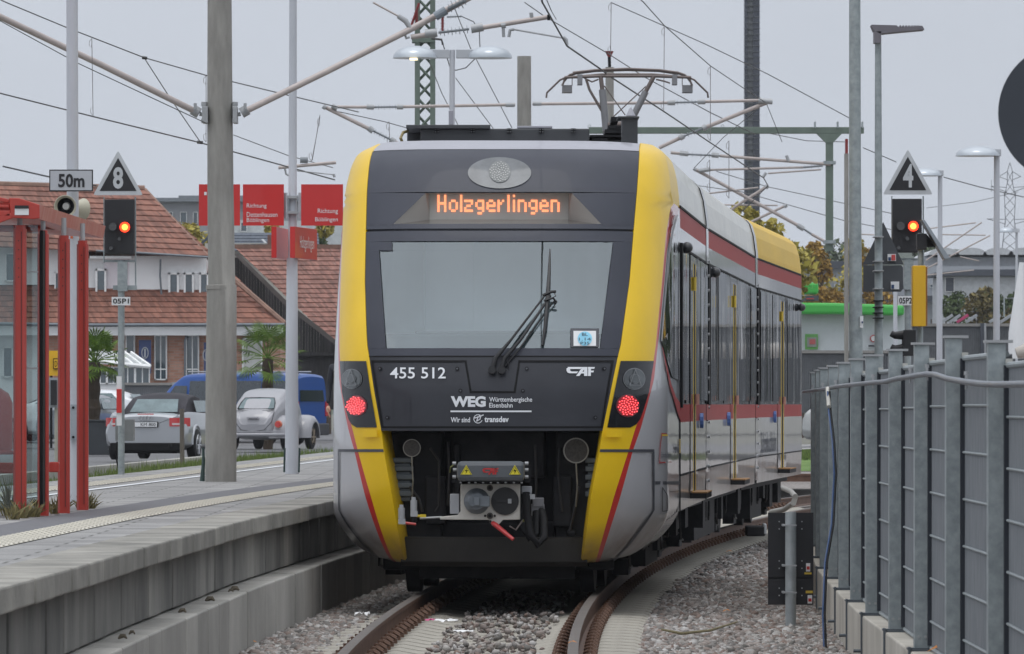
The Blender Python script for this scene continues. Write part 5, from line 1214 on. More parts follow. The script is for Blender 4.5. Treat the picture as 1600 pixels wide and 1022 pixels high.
# stub post with black panels
sp = thing('marker_post', 'short galvanised post carrying two black panels seen from behind in the ballast', 'post', P(1235, 985, 52.6))
mb = MB(); ptube(mb, [(1235.5, 990), (1235.5, 800)], 52.6, 17, 20); mb.build('pole', mat('stub_galv', (.30, .33, .34), .55, .3, scale=9, col2=(.42, .45, .46)), sp, smooth=60)
mb = MB(); pbox(mb, 1200, 801, 1271, 902, 52.75, 52.77); pbox(mb, 1200, 904.5, 1271, 945, 52.75, 52.77); pbox(mb, 1200, 901, 1271, 905, 52.78, 52.8)
mb.build('panel', signblack, sp)
mb = MB()
for y in (821, 884, 926): pbox(mb, 1226, y-1, 1245, y+1, 52.44, 52.5); pbox(mb, 1223, y-1.5, 1227, y+1.5, 52.5, 52.74)
for x in (1217.5, 1253):
    for y in (815, 826.5, 876.5, 888, 919, 930.5): mb.cyl(P(x, y, 52.74), (0, -1, 0), .006, .006, 8)
mb.build('clamp', lightmetal, sp)
mb = MB(); pbox(mb, 1259.5, 880, 1266, 893, 52.74, 52.75); pbox(mb, 1262, 930, 1269, 943, 52.74, 52.75); pbox(mb, 1260.5, 885, 1265, 890, 52.73, 52.74, 1); pbox(mb, 1263, 935, 1268, 940, 52.73, 52.74, 1); pbox(mb, 1257, 894.5, 1268, 897.5, 52.74, 52.75, 2); pbox(mb, 1259, 923, 1270, 927, 52.74, 52.75, 2)
mb.build('sticker', [signwhite, redp, mat('sticker_yellow', (.6, .42, .05), .5)], sp)
mb = MB(); ptube(mb, [(1205, 800, 95), (1225, 796, 94), (1240, 786, 93), (1243, 776, 93), (1236, 768, 94), (1222, 762, 95)], 94, [8, 8.5, 9, 9, 8, 7], 10); tag(mb.build('cable_duct', mat('duct_grey', (.26, .25, .23), .6), smooth=60), 'curved grey hose duct looping beside the far end of the train', 'duct')
mb = MB(); pbox(mb, 1166, 822, 1196, 838, 78, 78.5); pbox(mb, 1192, 818, 1198, 836, 78, 78.3, 1); tag(mb.build('track_sensor', [darkbay, lightmetal], bevel=.02), 'dark track sensor box beside the right rail', 'sensor')
mb = MB(); mb.tube([P(1033, 988, 44)+Vector((0, 0, .02)), P(1065, 990, 44), P(1110, 985, 44.3), P(1152, 974, 45)+Vector((0, 0, .01))], [.008, .011, .009, .005], 6); tag(mb.build('stick', mat('stick_brown', (.20, .17, .09), .8)), 'thin brown stick lying on the ballast right of the track', 'stick')
def crumple(name, c, s, m, lab, cat, flat=.5):
    mb = MB(); n_ = 9; rows = []
    for i in range(n_):
        rows.append([c+Vector(((i/(n_-1)-.5)*s*(1+.3*random.random()), (j/6-.5)*s*.8, s*flat*(.25+.5*random.random()))) for j in range(7)])
    mb.grid(rows); tag(mb.build(name, m), lab, cat)
paper = mat('litter_white', (.70, .70, .70), .7)
crumple('litter', P(697, 975, 46)+Vector((0, 0, -.0)), .15, paper, 'crumpled white paper between the rails, the wider of the two', 'litter', .35)
crumple('litter', P(723, 990, 45.6), .13, paper, 'torn white paper between the rails, nearest the camera', 'litter', .3)
crumple('wrapper', P(672, 972, 46.5), .07, mat('wrapper_pink', (.45, .03, .16), .4), 'small red and violet wrapper beside the left rail', 'wrapper', .5)
crumple('litter', P(565, 966, 49), .10, paper, 'small white cup lying in the ballast left of the left rail', 'litter', .7)
for (x, y, d, lab) in ((1135, 960, 48, 'on the ballast right of the track'), (894, 935 if 0 else 1010, 43, 'beside the right rail between the rails'), (1139, 866, 62, 'at the edge of the far sleepers'), (395, 1009, 48, 'in the ballast beside the platform wall'), (880-560, 0, 0, '')):
    if not d: continue
    mb = MB(); c = P(x, y, d); mb.add([c+Vector(v) for v in ((-.03, 0, .02), (0, -.02, .035), (.035, .0, .025), (.01, .03, .04), (-.02, .02, .03))], [(0, 1, 3, 4), (1, 2, 3)]); tag(mb.build('leaf', mat('leaf_orange', (.45, .17, .03), .7)), 'orange autumn leaf lying '+lab, 'leaf')
mb = MB(); c = Vector((2.49, 37.4, .185)); mb.add([c+Vector(v) for v in ((-.07, -.02, 0), (0, -.05, .03), (.08, .03, .01), (.01, .03, .05))], [(0, 1, 3), (1, 2, 3)]); tag(mb.build('leaf', MATS['leaf_orange']), 'reddish brown leaf lying on the concrete base under the fence', 'leaf')

# poles and signs behind the fence
def simple_pole(name, x, yb, yt, d, w, m, lab, cat='pole', wt=None):
    mb = MB(); ptube(mb, [(x, yb), (x-.0, yt)], d, [w, wt or w], 20); return tag(mb.build(name, m, smooth=60), lab, cat)
mb = MB(); ptube(mb, [(1339.5, 900), (1337.5, 560), (1336, 300), (1335.5, -60)], 58, [22, 21, 19, 17.5], 24); pbox(mb, 1344, 494, 1349, 512, 57.9, 57.95, 1); pbox(mb, 1346.5, 502, 1348.3, 505, 57.88, 57.9, 2)
tag(mb.build('galvanised_pole', [galv, signwhite, blue_cable], smooth=60), 'thick blotchy galvanised steel pole rising out of the picture behind the fence', 'pole')
simple_pole('concrete_mast', 1322.5, 800, 240, 120, 7, concpole, 'slim concrete mast just left of the thick galvanised pole', 'mast')
mb = MB(); pbox(mb, 1321, 217, 1325, 240, 120, 120.2); tag(mb.build('insulator', insulred), 'dark red insulator on top of the slim concrete mast', 'insulator')
lp = thing('street_lamp', 'slender galvanised street lamp with flat grey head behind the fence', 'street lamp', P(1373, 860, 62))
mb = MB(); ptube(mb, [(1375, 870), (1373, 560), (1372, 50)], 62, [14.5, 13.5, 10], 18); mb.build('pole', galv, lp, smooth=60)
mb = MB(); mb.prism([P(x, y, 61.9) for x, y in ((1362, 38.5), (1401, 39.5), (1405, 43.5), (1441, 40), (1444.5, 46), (1400, 50), (1376, 52.5), (1366, 48))], (0, .3, 0)); pbox(mb, 1366, 49, 1376.5, 67, 61.9, 62.1)
for i in range(7): pbox(mb, 1406+i*4.6, 39.5, 1408+i*4.6, 43.5, 61.9, 62.2)
mb.build('lamp_head', mat('lamp_head_grey', (.16, .15, .17), .5), lp)
mb = MB()
for y in (370, 408, 423, 451, 470, 480, 489, 497): pbox(mb, 1365.5, y-.8, 1381, y+.8, 61.86, 62.1, 0 if y < 460 else 1)
mb.build('band_clamp', [lightmetal, black], lp)
mb = MB(); mb.prism([P(1380, 347, 62.3), P(1411, 411, 62.3), P(1411, 413.5, 62.3), P(1349, 413.5, 62.3), P(1349, 411, 62.3)], (0, .01, 0)); pbox(mb, 1387, 405-8, 1400, 408, 62.27, 62.3, 1); pbox(mb, 1388, 402, 1392, 407, 62.26, 62.28, 2); pbox(mb, 1393, 398, 1399, 407, 62.26, 62.28, 3)
tag(mb.build('road_sign', [signback, signwhite, blue_cable, redp]), 'dark grey back of a triangular road sign on the street lamp pole', 'sign')
mb = MB(); mb.prism([P(x, y, 62.3) for x, y in ((1349, 414.5), (1408, 414.5), (1411, 418), (1411, 452), (1407, 456), (1349, 456))], (0, .01, 0)); pbox(mb, 1392, 440, 1405, 452, 62.27, 62.3, 1); pbox(mb, 1393, 445, 1397, 451, 62.26, 62.28, 2)
tag(mb.build('road_sign', [signback, signwhite, blue_cable]), 'dark grey back of a rectangular sign below the triangular one', 'sign')
mb = MB(); pts_ = [P(1670+110*math.cos(a), 176+110*math.sin(a), 27) for a in [2*math.pi*i/64 for i in range(64)]]; mb.prism(pts_, (0, .02, 0))
mb.tube([P(1640, 1200, 27.1), P(1640, 60, 27.1)], .03, 14, 1); tag(mb.build('round_sign', [mat('sign_back_blue', (.035, .042, .055), .55, var=.1), galv]), 'dark back of a large round sign cut by the right edge', 'sign')
# solar traffic lamp with yellow box
so = thing('solar_warning_light', 'yellow battery box and tilted solar panel on a thin pole behind the fence', 'warning light', P(1437, 880, 66))
mb = MB(); ptube(mb, [(1438, 890), (1438, 364)], 66, 8.5, 14); mb.build('pole', galv, so, smooth=60)
mb = MB(); pbox(mb, 1426.5, 415, 1446.5, 510, 65.7, 65.95); mb.build('battery_box', yellow_box, so, bevel=.006)
mb = MB(); pbox(mb, 1446.6, 417, 1449, 509, 65.75, 65.93); mb.build('box_side', mat('box_side_orange', (.35, .16, .03), .6), so)
mb = MB(); pbox(mb, 1433, 365, 1448, 390, 65.9, 66.1); mb.prism([P(1448, 366, 66.1), P(1464, 386, 66.1), P(1448, 386, 66.1)], (0, .05, 0)); mb.build('lamp_bracket', signblack, so)
mb = MB(); mb.prism([P(1440, 343, 65.8), P(1445, 343.5, 65.8), P(1485, 404, 65.8), P(1476, 405, 65.8)], (0, .35, .0)); mb.build('solar_panel', mat('solar_frame', (.30, .33, .36), .3, .4, coat=.5), so, bevel=.004)
mb = MB()
for yy in (526, 547): mb.tube([P(1392, yy-5, 62.9), P(1398, yy-2, 62.9), P(1414, yy-2.5, 62.9)], [.030, .036, .050], 14); mb.cyl(P(1414, yy-2, 62.9), (1, 0, 0), .06, .08, 14)
pbox(mb, 1412, 516, 1431, 556, 62.8, 63.1); tag(mb.build('traffic_light', signblack, smooth=40), 'black hooded traffic light in profile behind the fence', 'traffic light')

# ------------------------------------------------------------------ far masts, lamps, portal, tower
def latt(m, x0, x1, y0, y1, d, dep, nseg, leg, br):
    s_ = d/FPX; w0 = P(x0, y0, d), P(x1, y0, d)
    cs = []
    for (xx, dy) in ((x0, 0), (x1, 0), (x1, dep), (x0, dep)):
        a = P(xx, y1, d)+Vector((0, dy, 0)); b = P(xx, y0, d)+Vector((0, dy, 0)); cs.append((a, b))
        m.box((a+b)/2, (leg, leg, b.z-a.z))
    for f_ in range(4):
        (a0, a1), (b0, b1) = cs[f_], cs[(f_+1) % 4]
        for k in range(nseg):
            t0, t1 = k/nseg, (k+1)/nseg; p = a0.lerp(a1, t0); q_ = b0.lerp(b1, t1)
            if k % 2: p, q_ = a0.lerp(a1, t1), b0.lerp(b1, t0)
            m.tube([p, q_], br, 4)
lm = thing('lattice_mast', 'green steel lattice mast rising behind the train roof', 'mast', P(663, 632, 140))
mb = MB(); latt(mb, 652, 676, 5-60, 620, 140, .34, 26, .11, .03); pbox(mb, 643.5, 55, 679, 66, 139.9, 140.4); mb.build('frame', greensteel, lm)
mb = MB()
for x, y0, y1, m_ in ((691.5, 12, 52, 0), (651, 18, 40, 0)): insulator(mb, (x, y0), (x, y1), 139.6, 9, 7, 4, m_)
insulator(mb, (655, 5), (642, 42), 139.6, 8, 7, 4, 0); insulator(mb, (698, 26.5), (722, 25.5), 139.6, 6, 6, 2.5, 1)
mb.build('insulator', [insulred, insul], lm)
mb = MB(); ptube(mb, [(722, 26), (740, 34), (749, 50), (750, 75)], 139.6, 1.6, 6); ptube(mb, [(690, 62), (697, 85), (703, 105), (712, 110), (728, 106), (742, 92)], 139.6, 1.8, 6); ptube(mb, [(674, 60), (690, 62), (692, 70)], 139.6, 4, 6); mb.build('jumper_wire', wirem, lm)
def dome(m, xc, yb, wpx, hpx, d, mi=0):
    rows = []; s_ = d/FPX; c = P(xc, yb, d)
    for i in range(8):
        a = (math.pi/2)*i/7; rr = math.cos(a)*wpx/2*s_; z = math.sin(a)*hpx*s_
        rows.append([c+Vector((rr*math.cos(b), rr*math.sin(b), z)) for b in [2*math.pi*j/28 for j in range(29)]])
    m.grid(rows, mi); m.add([c+Vector((wpx/2*s_*math.cos(b), wpx/2*s_*math.sin(b), 0)) for b in [2*math.pi*j/28 for j in range(28)]], [tuple(range(28))[::-1]], mi)
domem = mat('lamp_dome', (.42, .46, .50), .3, .3, var=.15, scale=1.5, coat=.5)
tl = thing('platform_lamp', 'double platform lamp with two silver domes above the train roof', 'lamp', P(706, 632, 98))
mb = MB(); ptube(mb, [(706, 640), (706.5, 102), (706.8, 78)], 98, [9, 8.5, 8.5], 16); mb.build('pole', whitepole, tl, smooth=60)
mb = MB(); pbox(mb, 670, 77, 702, 91, 97.95, 98.05); pbox(mb, 712.5, 77, 740, 91, 97.95, 98.05); mb.build('arm', signgrey, tl, bevel=.01)
for xc in (648.5, 765.5): mb = MB(); dome(mb, xc, 91, 70, 19.5, 98); mb.build('lamp_shade', domem, tl, smooth=60)
mb = MB(); pbox(mb, 640, 90.5, 652, 92.2, 97.5, 97.9); mb.build('lit_lamp', emis('lamp_warm', (1, .85, .55), 1.2), tl)
for x, xb, yb, yt, d, lab in ((1527.5, 1557.5, 244, 233, 82, 'silver dome lamp on a pale pole, the higher one at right'), (1445, 1469, 275, 266, 105, 'silver dome lamp on a pale pole partly behind the triangle with 4')):
    t = thing('platform_lamp', lab, 'lamp', P(xb, 640, d), 'dome lamps behind the fence')
    mb = MB(); k_ = 82/d; ptube(mb, [(xb-1, 800), (xb, yt)], d, [11*k_+1, 9*k_], 14); mb.build('pole', whitepole, t, smooth=60)
    mb = MB(); dome(mb, x, yb, 70*k_, 16*k_, d); mb.build('lamp_shade', domem, t, smooth=60)
    mb = MB(); pbox(mb, x+18*k_, yt-.5, xb+7*k_, yb, d-.05, d+.05); mb.build('arm', signgrey, t, bevel=.01)
t = thing('platform_lamp', 'small distant dome lamp beside the right picture edge', 'lamp', P(1590, 640, 190)); mb = MB(); dome(mb, 1571, 363, 26, 8, 190); mb.build('lamp_shade', domem, t, smooth=60); mb = MB(); ptube(mb, [(1588.5, 640), (1588.5, 359)], 190, 4, 8); pbox(mb, 1580, 357, 1593, 363, 189.9, 190.1); mb.build('pole', whitepole, t)
simple_pole('flag_pole', 1399, 700, 440, 130, 6.5, whitepole, 'slim pale pole between the street lamp and the right signal')
simple_pole('white_post', 1467, 700, 415, 95, 7.5, whitepole, 'white post standing behind the yellow battery box')
# concrete masts behind the train
def mastc(x, yt, d, w, lab, seg=None):
    mb = MB(); ptube(mb, [(x+.5, 640), (x, yt)], d, [w*1.12, w], 20); return tag(mb.build('catenary_mast', concpole, smooth=60), lab, 'mast')
mastc(819, 88, 112, 21.5, 'stout concrete catenary mast seen just above the train roof box')
mastc(952.5, 105, 168, 13, 'thin concrete mast seen between the pantograph arms')
mb = MB(); ptube(mb, [(952, 80), (952, 90)], 168, [14, 4], 8); ptube(mb, [(952, 88), (952.5, 106)], 168, 5, 8, 1); tag(mb.build('insulator', [insulred, black]), 'dark red insulator on the thin mast above the pantograph', 'insulator')
# double cantilever at 112 m
dc = thing('cantilever', 'long horizontal double cantilever fixed to the stout concrete mast', 'cantilever', P(819, 165, 112))
mb = MB(); ptube(mb, [(520, 167), (585, 167.5)], 112, 5, 10); ptube(mb, [(620, 167), (805, 163.5)], 112, 5, 10); ptube(mb, [(832, 162.5), (1050, 160.5)], 112, 5, 10); ptube(mb, [(1095, 159), (1205, 156.5)], 112, 5, 10)
ptube(mb, [(506, 166.5), (580, 203)], 112, 6.5, 10); ptube(mb, [(612, 219), (650, 238)], 112, 6, 10); ptube(mb, [(1204, 158), (1100, 200)], 112, 6.5, 10); ptube(mb, [(1068, 213), (1030, 231)], 112, 6, 10); mb.build('tube', tubegrey, dc, smooth=60)
mb = MB(); insulator(mb, (585, 167.5), (620, 167), 112, 8, 8, 3); insulator(mb, (1050, 160.5), (1095, 159), 112, 8, 8, 3); insulator(mb, (580, 203), (612, 219), 112, 8, 8, 3); insulator(mb, (1100, 200), (1068, 213), 112, 7, 8, 3); mb.build('insulator', insul, dc)
mb = MB()
for a, b, w in (((505, 166), (509, 169), 8), ((519, 165), (527, 170), 8), ((573, 167), (584, 167.5), 8.5), ((620, 167), (630, 167), 8.5), ((1043, 160.5), (1055, 160.5), 8.5), ((1090, 159), (1102, 159), 8.5), ((790, 164), (804, 164), 7), ((833, 162), (846, 162), 7), ((1185, 157), (1207, 159), 9), ((576, 200), (583, 205), 10), ((610, 218), (617, 222), 10), ((1098, 201), (1104, 198), 10), ((1062, 216), (1068, 212), 10)): ptube(mb, [a, b], 111.95, w, 10)
mb.build('fitting', lightmetal, dc, smooth=40)
# portal
po = thing('catenary_portal', 'green steel portal beam with a hanging drop post behind the train', 'portal', P(1296, 203, 150))
mb = MB(); pbox(mb, 920, 198.5, 1350, 208.5, 150, 150.25); mb.build('beam', greensteel, po, bevel=.01)
mb = MB(); pbox(mb, 1290.5, 220, 1302, 392, 150.02, 150.2); mb.prism([P(1276, 208.5, 150), P(1316, 208.5, 150), P(1302, 223, 150), P(1290.5, 223, 150)], (0, .2, 0)); mb.build('drop_post', greensteel, po)
mb = MB(); 
for x in (1274, 1309.5, 1348): pbox(mb, x-1, 190, x+1, 200, 149.9, 150.3)
for x in (921, 1129): ptube(mb, [(x-2, 200), (x-2, 196), (x, 194.5), (x+2, 196), (x+2, 200)], 150, 1, 5)
for y in (254, 378): pbox(mb, 1287, y-2.5, 1306, y+2.5, 149.95, 150.3)
mb.build('bolt', galv, po)
dc2 = thing('cantilever', 'grey cantilever tubes fixed to the hanging green drop post', 'cantilever', P(1290, 256, 150))
mb = MB(); ptube(mb, [(1298, 257), (1125, 243.5)], 150, 5, 10); ptube(mb, [(1072, 241), (1048, 238.5)], 150, 5, 10); ptube(mb, [(1255, 261.5), (1108, 265.5)], 150, 3.5, 8); ptube(mb, [(1086, 264.5), (1250, 354)], 150, 5.5, 10); ptube(mb, [(1268, 366), (1290, 378)], 150, 4.5, 8); ptube(mb, [(1283, 265), (1200, 271)], 150, 2.6, 8)
ptube(mb, [(1198, 291.5), (1150, 322), (1138, 332)], 150, 4.5, 8); ptube(mb, [(1227, 321.5), (1164, 351.5)], 150, 4, 8); ptube(mb, [(1098, 303.5), (1185, 293)], 150, 2.6, 8); ptube(mb, [(1120, 320), (1215, 321)], 150, 2.4, 8); mb.build('tube', tubegrey, dc2, smooth=60)
mb = MB(); insulator(mb, (1072, 241), (1125, 243.5), 150, 8, 8, 3); insulator(mb, (1250, 262), (1286, 259), 150, 7, 6, 3); insulator(mb, (1250, 354), (1268, 366), 150, 5, 6, 3); mb.build('insulator', insul, dc2)
mb = MB()
for a, b, w in (((1062, 239), (1075, 240.5), 8), ((1112, 242), (1123, 243), 8), ((1092, 267), (1110, 264.5), 7), ((1084, 263), (1088, 266), 6), ((1196, 293.5), (1200, 290), 7), ((1225, 323), (1229, 320), 7), ((1192, 277), (1197, 270), 4.5), ((1229, 243), (1232, 252), 5), ((1246, 352), (1256, 358), 8)): ptube(mb, [a, b], 149.9, w, 8)
mb.build('fitting', lightmetal, dc2, smooth=40)
# cantilevers far right
dc3 = thing('cantilever', 'distant grey cantilevers between the right signal and the pylon', 'cantilever', P(1500, 400, 180))
mb = MB()
for a, b, w in (((1445, 358), (1525, 348), 2.4), ((1534, 347.5), (1447, 407), 2.6), ((1468, 366.5), (1540, 367.5), 2.2), ((1547, 368), (1447, 420), 2.6), ((1447, 430), (1522, 422), 2.2), ((1500, 401), (1530, 408), 2), ((1345, 366), (1366, 367), 2.4), ((1450, 415), (1437, 424), 2.4)): ptube(mb, [a, b], 180, w, 6)
mb.build('tube', tubegrey, dc3)
# tower
tw_ = thing('tall_tower', 'tall dark slender tower with a light vertical strip behind the train', 'tower', P(1175, 632, 300))
mb = MB(); pbox(mb, 1163, -80, 1168, 640, 300, 300.8); pbox(mb, 1176.5, -80, 1187, 640, 300, 300.8, 0); mb.build('dark_cladding', mat('tower_dark', (.035, .042, .062), .25, var=.4, scale=.6, coat=.5), tw_)
mb = MB(); pbox(mb, 1168, -80, 1176.5, 640, 300.05, 300.7); 
mb.build('light_strip', mat('tower_strip', (.16, .17, .18), .5, var=.3, scale=3, stretch=(1, 1, 2)), tw_)
mb = MB()
for i in range(40):
    y = -10+i*9; pbox(mb, 1162, y, 1188, y+.8, 299.93, 300.0); pbox(mb, 1168.5, y-.2, 1175.5, y+2, 299.9, 299.95, 1)
mb.build('floor_rib', [mat('tower_rib', (.10, .11, .12), .5), mat('tower_dash', (.08, .085, .09), .5)], tw_)
# pylon
pyl = thing('power_pylon', 'steel lattice power pylon fading in the distance at right', 'pylon', P(1578, 632, 620))
mb = MB(); d = 620
def pyt(a, b, w=.9): ptube(mb, [a, b], d, w, 4)
for s_ in (-1, 1):
    X = lambda x: 1578+s_*x
    pyt((X(0), 254), (X(4), 268)); pyt((X(4), 268), (X(4), 285)); pyt((X(4), 285), (X(9), 310)); pyt((X(9), 300), (X(7), 345)); pyt((X(7), 345), (X(16), 420), 1.2); pyt((X(4), 268), (X(17), 276)); pyt((X(17), 276), (X(4), 281)); pyt((X(5), 293), (X(30), 291)); pyt((X(30), 291), (X(5), 300)); pyt((X(6), 343), (X(36), 342)); pyt((X(36), 342), (X(7), 350)); pyt((X(29), 281), (X(29), 300), .7)
    for i in range(8):
        y0 = 268+i*18; w0 = interp(y0, [(268, 4), (285, 4), (305, 9), (345, 7), (420, 16)]); w1 = interp(y0+18, [(268, 4), (285, 4), (305, 9), (345, 7), (420, 16)]); pyt((X(w0), y0), (X(-w1), y0+18), .8)
mb.build('lattice', mat('pylon_steel', (.05, .055, .06), .6), pyl)

# ------------------------------------------------------------------ overhead wires
def wire(pts_, w, lab, cat='wire', sagn=0, name='overhead_wire', m=None, grp=None):
    mb = MB(); ptube(mb, pts_, 80, w, 6); return tag(mb.build(name, m or wirem, origin=P(*pts_[0])), lab, cat, grp)
cw = [(cx(d)+.0, d) for d in (-20,)]
mb = MB(); pts_ = [Vector((-.35, -20, 5.65)), Vector((-.1, 30, 5.62)), P(847, 3, 63.2), P(886, 72, 70.9), P(937, 107, 75.6), P(957, 122, 78.2), P(1037, 174, 86.7), P(1110, 223, 97), P(1193, 278, 111.8), P(1200, 290, 116), P(1160, 330, 135)]
mb.tube(pts_, .010, 6); tag(mb.build('contact_wire', wirem, origin=(0, 50, 5.6)), 'black contact wire above the track touching the pantograph', 'wire')
mb = MB(); pts_ = [Vector((-.35, -20, 7.4)), Vector((-.1, 30, 7.3)), Vector((.2, 62, 7.25)), P(930, -60, 73), P(1005, 3, 82), P(1038, 40, 86.7), P(1110, 103, 96.8), P(1165, 140, 105), P(1196, 160, 112), P(1130, 215, 124), P(1085, 262, 135)]
mb.tube(pts_, .007, 6); tag(mb.build('messenger_wire', wirem, origin=(0, 50, 7)), 'supporting wire above the contact wire right of the pantograph', 'wire')
thin = mat('dropper', (.20, .19, .19), .5)
drp = [((955, 4), (954, 86), 74), ((1038, 42), (1037, 172), 86.7), ((1110, 104), (1110, 220), 96.8), ((143.5, 60), (145.5, 181), 70), ((322, 118), (322, 222), 80), ((434, 95) if 0 else (608, 190), (609, 228), 118), ((458, 195), (458, 248), 90), ((500, 183), (487, 252), 92), ((1139, 220), (1139, 310), 112), ((1109, 250), (1109, 300), 140)]
for i, (a, b, d) in enumerate(drp):
    mb = MB(); ptube(mb, [a, b], d, 1.1, 5)
    for (x, y), s_ in ((a, 1), (b, -1)): ptube(mb, [(x, y), (x-4, y+5*s_), (x-4, y+11*s_), (x-1, y+14*s_), (x, y+8*s_)], d, .8, 4)
    tag(mb.build('dropper_wire', thin), ['thin dropper wire above the red insulator at the top edge', 'dropper wire with loops right of the pantograph head', 'dropper wire with loops, second right of the pantograph', 'dropper wire with loops right of the tall pale pole at left', 'dropper wire beside the left edge of the concrete mast', 'short dropper wire above the left roof corner of the train', 'dropper wire beside the sign pole', 'slanting dropper wire right of the sign pole', 'dropper wire in front of the green portal', 'short dropper wire below the portal beam'][i], 'wire', 'dropper wires of the overhead line')
W_ = [([(-20, -10, 60), (10, 4, 62), (104, 43, 66), (225, 90, 72), (323, 118, 80), (455, 150, 92), (560, 175, 105)], 1.8, 'upper dark wire sloping from the top left corner behind the concrete mast'),
      ([(-20, 140, 62), (5, 147, 63), (145, 182, 70), (313, 223, 80), (440, 258, 92), (523, 281, 102)], 2.2, 'lower dark wire crossing the left sky behind the concrete mast'),
      ([(225, 90, 72), (265, 152, 75), (313, 222, 80)], 1.6, 'slanting stay wire joining the two left wires'),
      ([(365, 211, 90), (450, 243, 100), (520, 262, 108)], 1.3, 'thin wire between the concrete mast and the sign pole'),
      ([(955, 4, 90), (1100, 68, 105), (1200, 116, 118), (1330, 186, 140)], 1.4, 'thin wire descending across the sky right of the pantograph'),
      ([(820, 4, 80), (850, 25, 84), (947, 82, 96), (1010, 122, 106), (1110, 176, 120), (1180, 210, 132)], 1.5, 'thin wire passing the red insulator behind the pantograph'),
      ([(710, 12, 100), (735, 75, 108), (800, 200, 130)], 1.4, 'steep dark wire between the lattice mast and the stout mast'),
      ([(712, 122, 108), (770, 200, 125), (790, 225, 130)], 1.3, 'short steep wire right of the double lamp pole'),
      ([(670, 95, 110), (690, 145, 118), (718, 200, 130)], 1.3, 'short steep wire left of the double lamp pole'),
      ([(508, 170, 112), (600, 190, 114), (636, 200, 115)], 1.3, 'thin wire under the left end of the long cantilever'),
      ([(5, 260, 180), (75, 276, 185), (150, 290, 190)], 2.6, 'dark line sloping behind the 50m sign'),
      ([(1475, 277, 150), (1530, 292, 200), (1600, 308, 260)], 1.6, 'drooping power line at the right edge below the dome lamps'),
      ([(1200, 208, 150), (1260, 220, 155), (1325, 222, 160)], 1.3, 'sagging wire under the green portal beam'),
      ([(1349, 231, 100), (1400, 253, 104)], 1.4, 'short wire piece between street lamp and black triangle'),
      ([(1090, 290, 140), (1160, 300, 150), (1320, 345, 190), (1400, 360, 220)], 1.2, 'distant messenger wire right of the train'),
      ([(1120, 268, 140), (1200, 292, 160), (1320, 318, 190), (1400, 335, 220)], 1.2, 'distant wire crossing behind the hanging drop post'),
      ([(1240, 198, 150), (1215, 250, 150)][:0] or [(1198, 163, 112), (1222, 222, 112)], 1.2, 'thin tie wire under the right end of the long cantilever'),
      ([(500, 180, 112), (488, 250, 112)], 1.2, 'thin tie wire under the left end of the long cantilever'),
      ([(1448, 325, 300), (1520, 316, 400), (1590, 300, 600)], 1.0, 'faint power line running to the pylon'),
      ([(850, -10, 73), (862, 18, 73), (869, 30, 71.5)], 1.6, 'short suspension wire at the tip of the upper cantilever')]
for p_, w, lab in W_: wire(p_, w, lab, grp=None)
mb = MB(); ptube(mb, [(435, 262), (525, 254)], 96, 5.5, 10); ptube(mb, [(455, 266), (522, 273)], 96, 2, 6, 1); ptube(mb, [(469, 250), (481, 250)], 96, 10, 10, 2); ptube(mb, [(445, 263), (447, 272), (452, 275)], 96, 3, 8, 1); ptube(mb, [(521, 272), (523, 277)], 96, 4, 8, 1)
tag(mb.build('cantilever', [tubegrey, lightmetal, insul], smooth=50), 'grey cantilever tube end between the sign pole and the train', 'cantilever')
mb = MB(); ptube(mb, [(222, 90), (230, 91)], 72, 5, 8); ptube(mb, [(308, 222), (317, 223)], 80, 5, 8); tag(mb.build('wire_clamps', wirem), 'small black clamps on the two left wires', 'clamps', kind='stuff')

# ================================================================== VEHICLES, PERSON, PLANTS, BUILDINGS, HILLS
def loft(m, stations, M, mi=0):
    rows = []
    for (y, ww, zb, zm, wm, zbelt, wbelt, zr, wr) in stations:
        half = [(0, zb), (ww*.8, zb), (ww, zb+.08), (wm, zm), (wbelt, zbelt), ((wbelt+wr)/2+.02, (zbelt+zr)/2+.04), (wr, zr-.04), (wr*.6, zr), (0, zr+.015)]
        ring = [(x, z) for x, z in half]+[(-x, z) for x, z in half[-2:0:-1]]
        ring.append(ring[0]); r2 = []
        for (xa, za), (xb, zb_) in zip(ring, ring[1:]): r2 += [(xa, y, za), (xa+(xb-xa)*.33, y, za+(zb_-za)*.33), (xa+(xb-xa)*.67, y, za+(zb_-za)*.67)]
        rows.append(r2+[(ring[0][0], y, ring[0][1])])
    full_ = []
    for ra, rb in zip(rows, rows[1:]):
        for t in (0, .33, .67): full_.append([tuple(p[k]+(q_[k]-p[k])*t for k in range(3)) for p, q_ in zip(ra, rb)])
    full_.append(rows[-1]); rows = [[M(*p) for p in r_] for r_ in full_]
    m.grid(rows, mi); n_ = len(rows[0])-1
    m.add(rows[0][:-1], [tuple(range(n_))], mi); m.add(rows[-1][:-1], [tuple(range(n_))[::-1]], mi)
def carframe(x, y, z, ang):
    c, s_ = math.cos(ang), math.sin(ang)            # heading (sin, cos); local y forward, x right
    return lambda a, b, h: Vector((x+a*c+b*s_, y-a*s_+b*c, z+h))
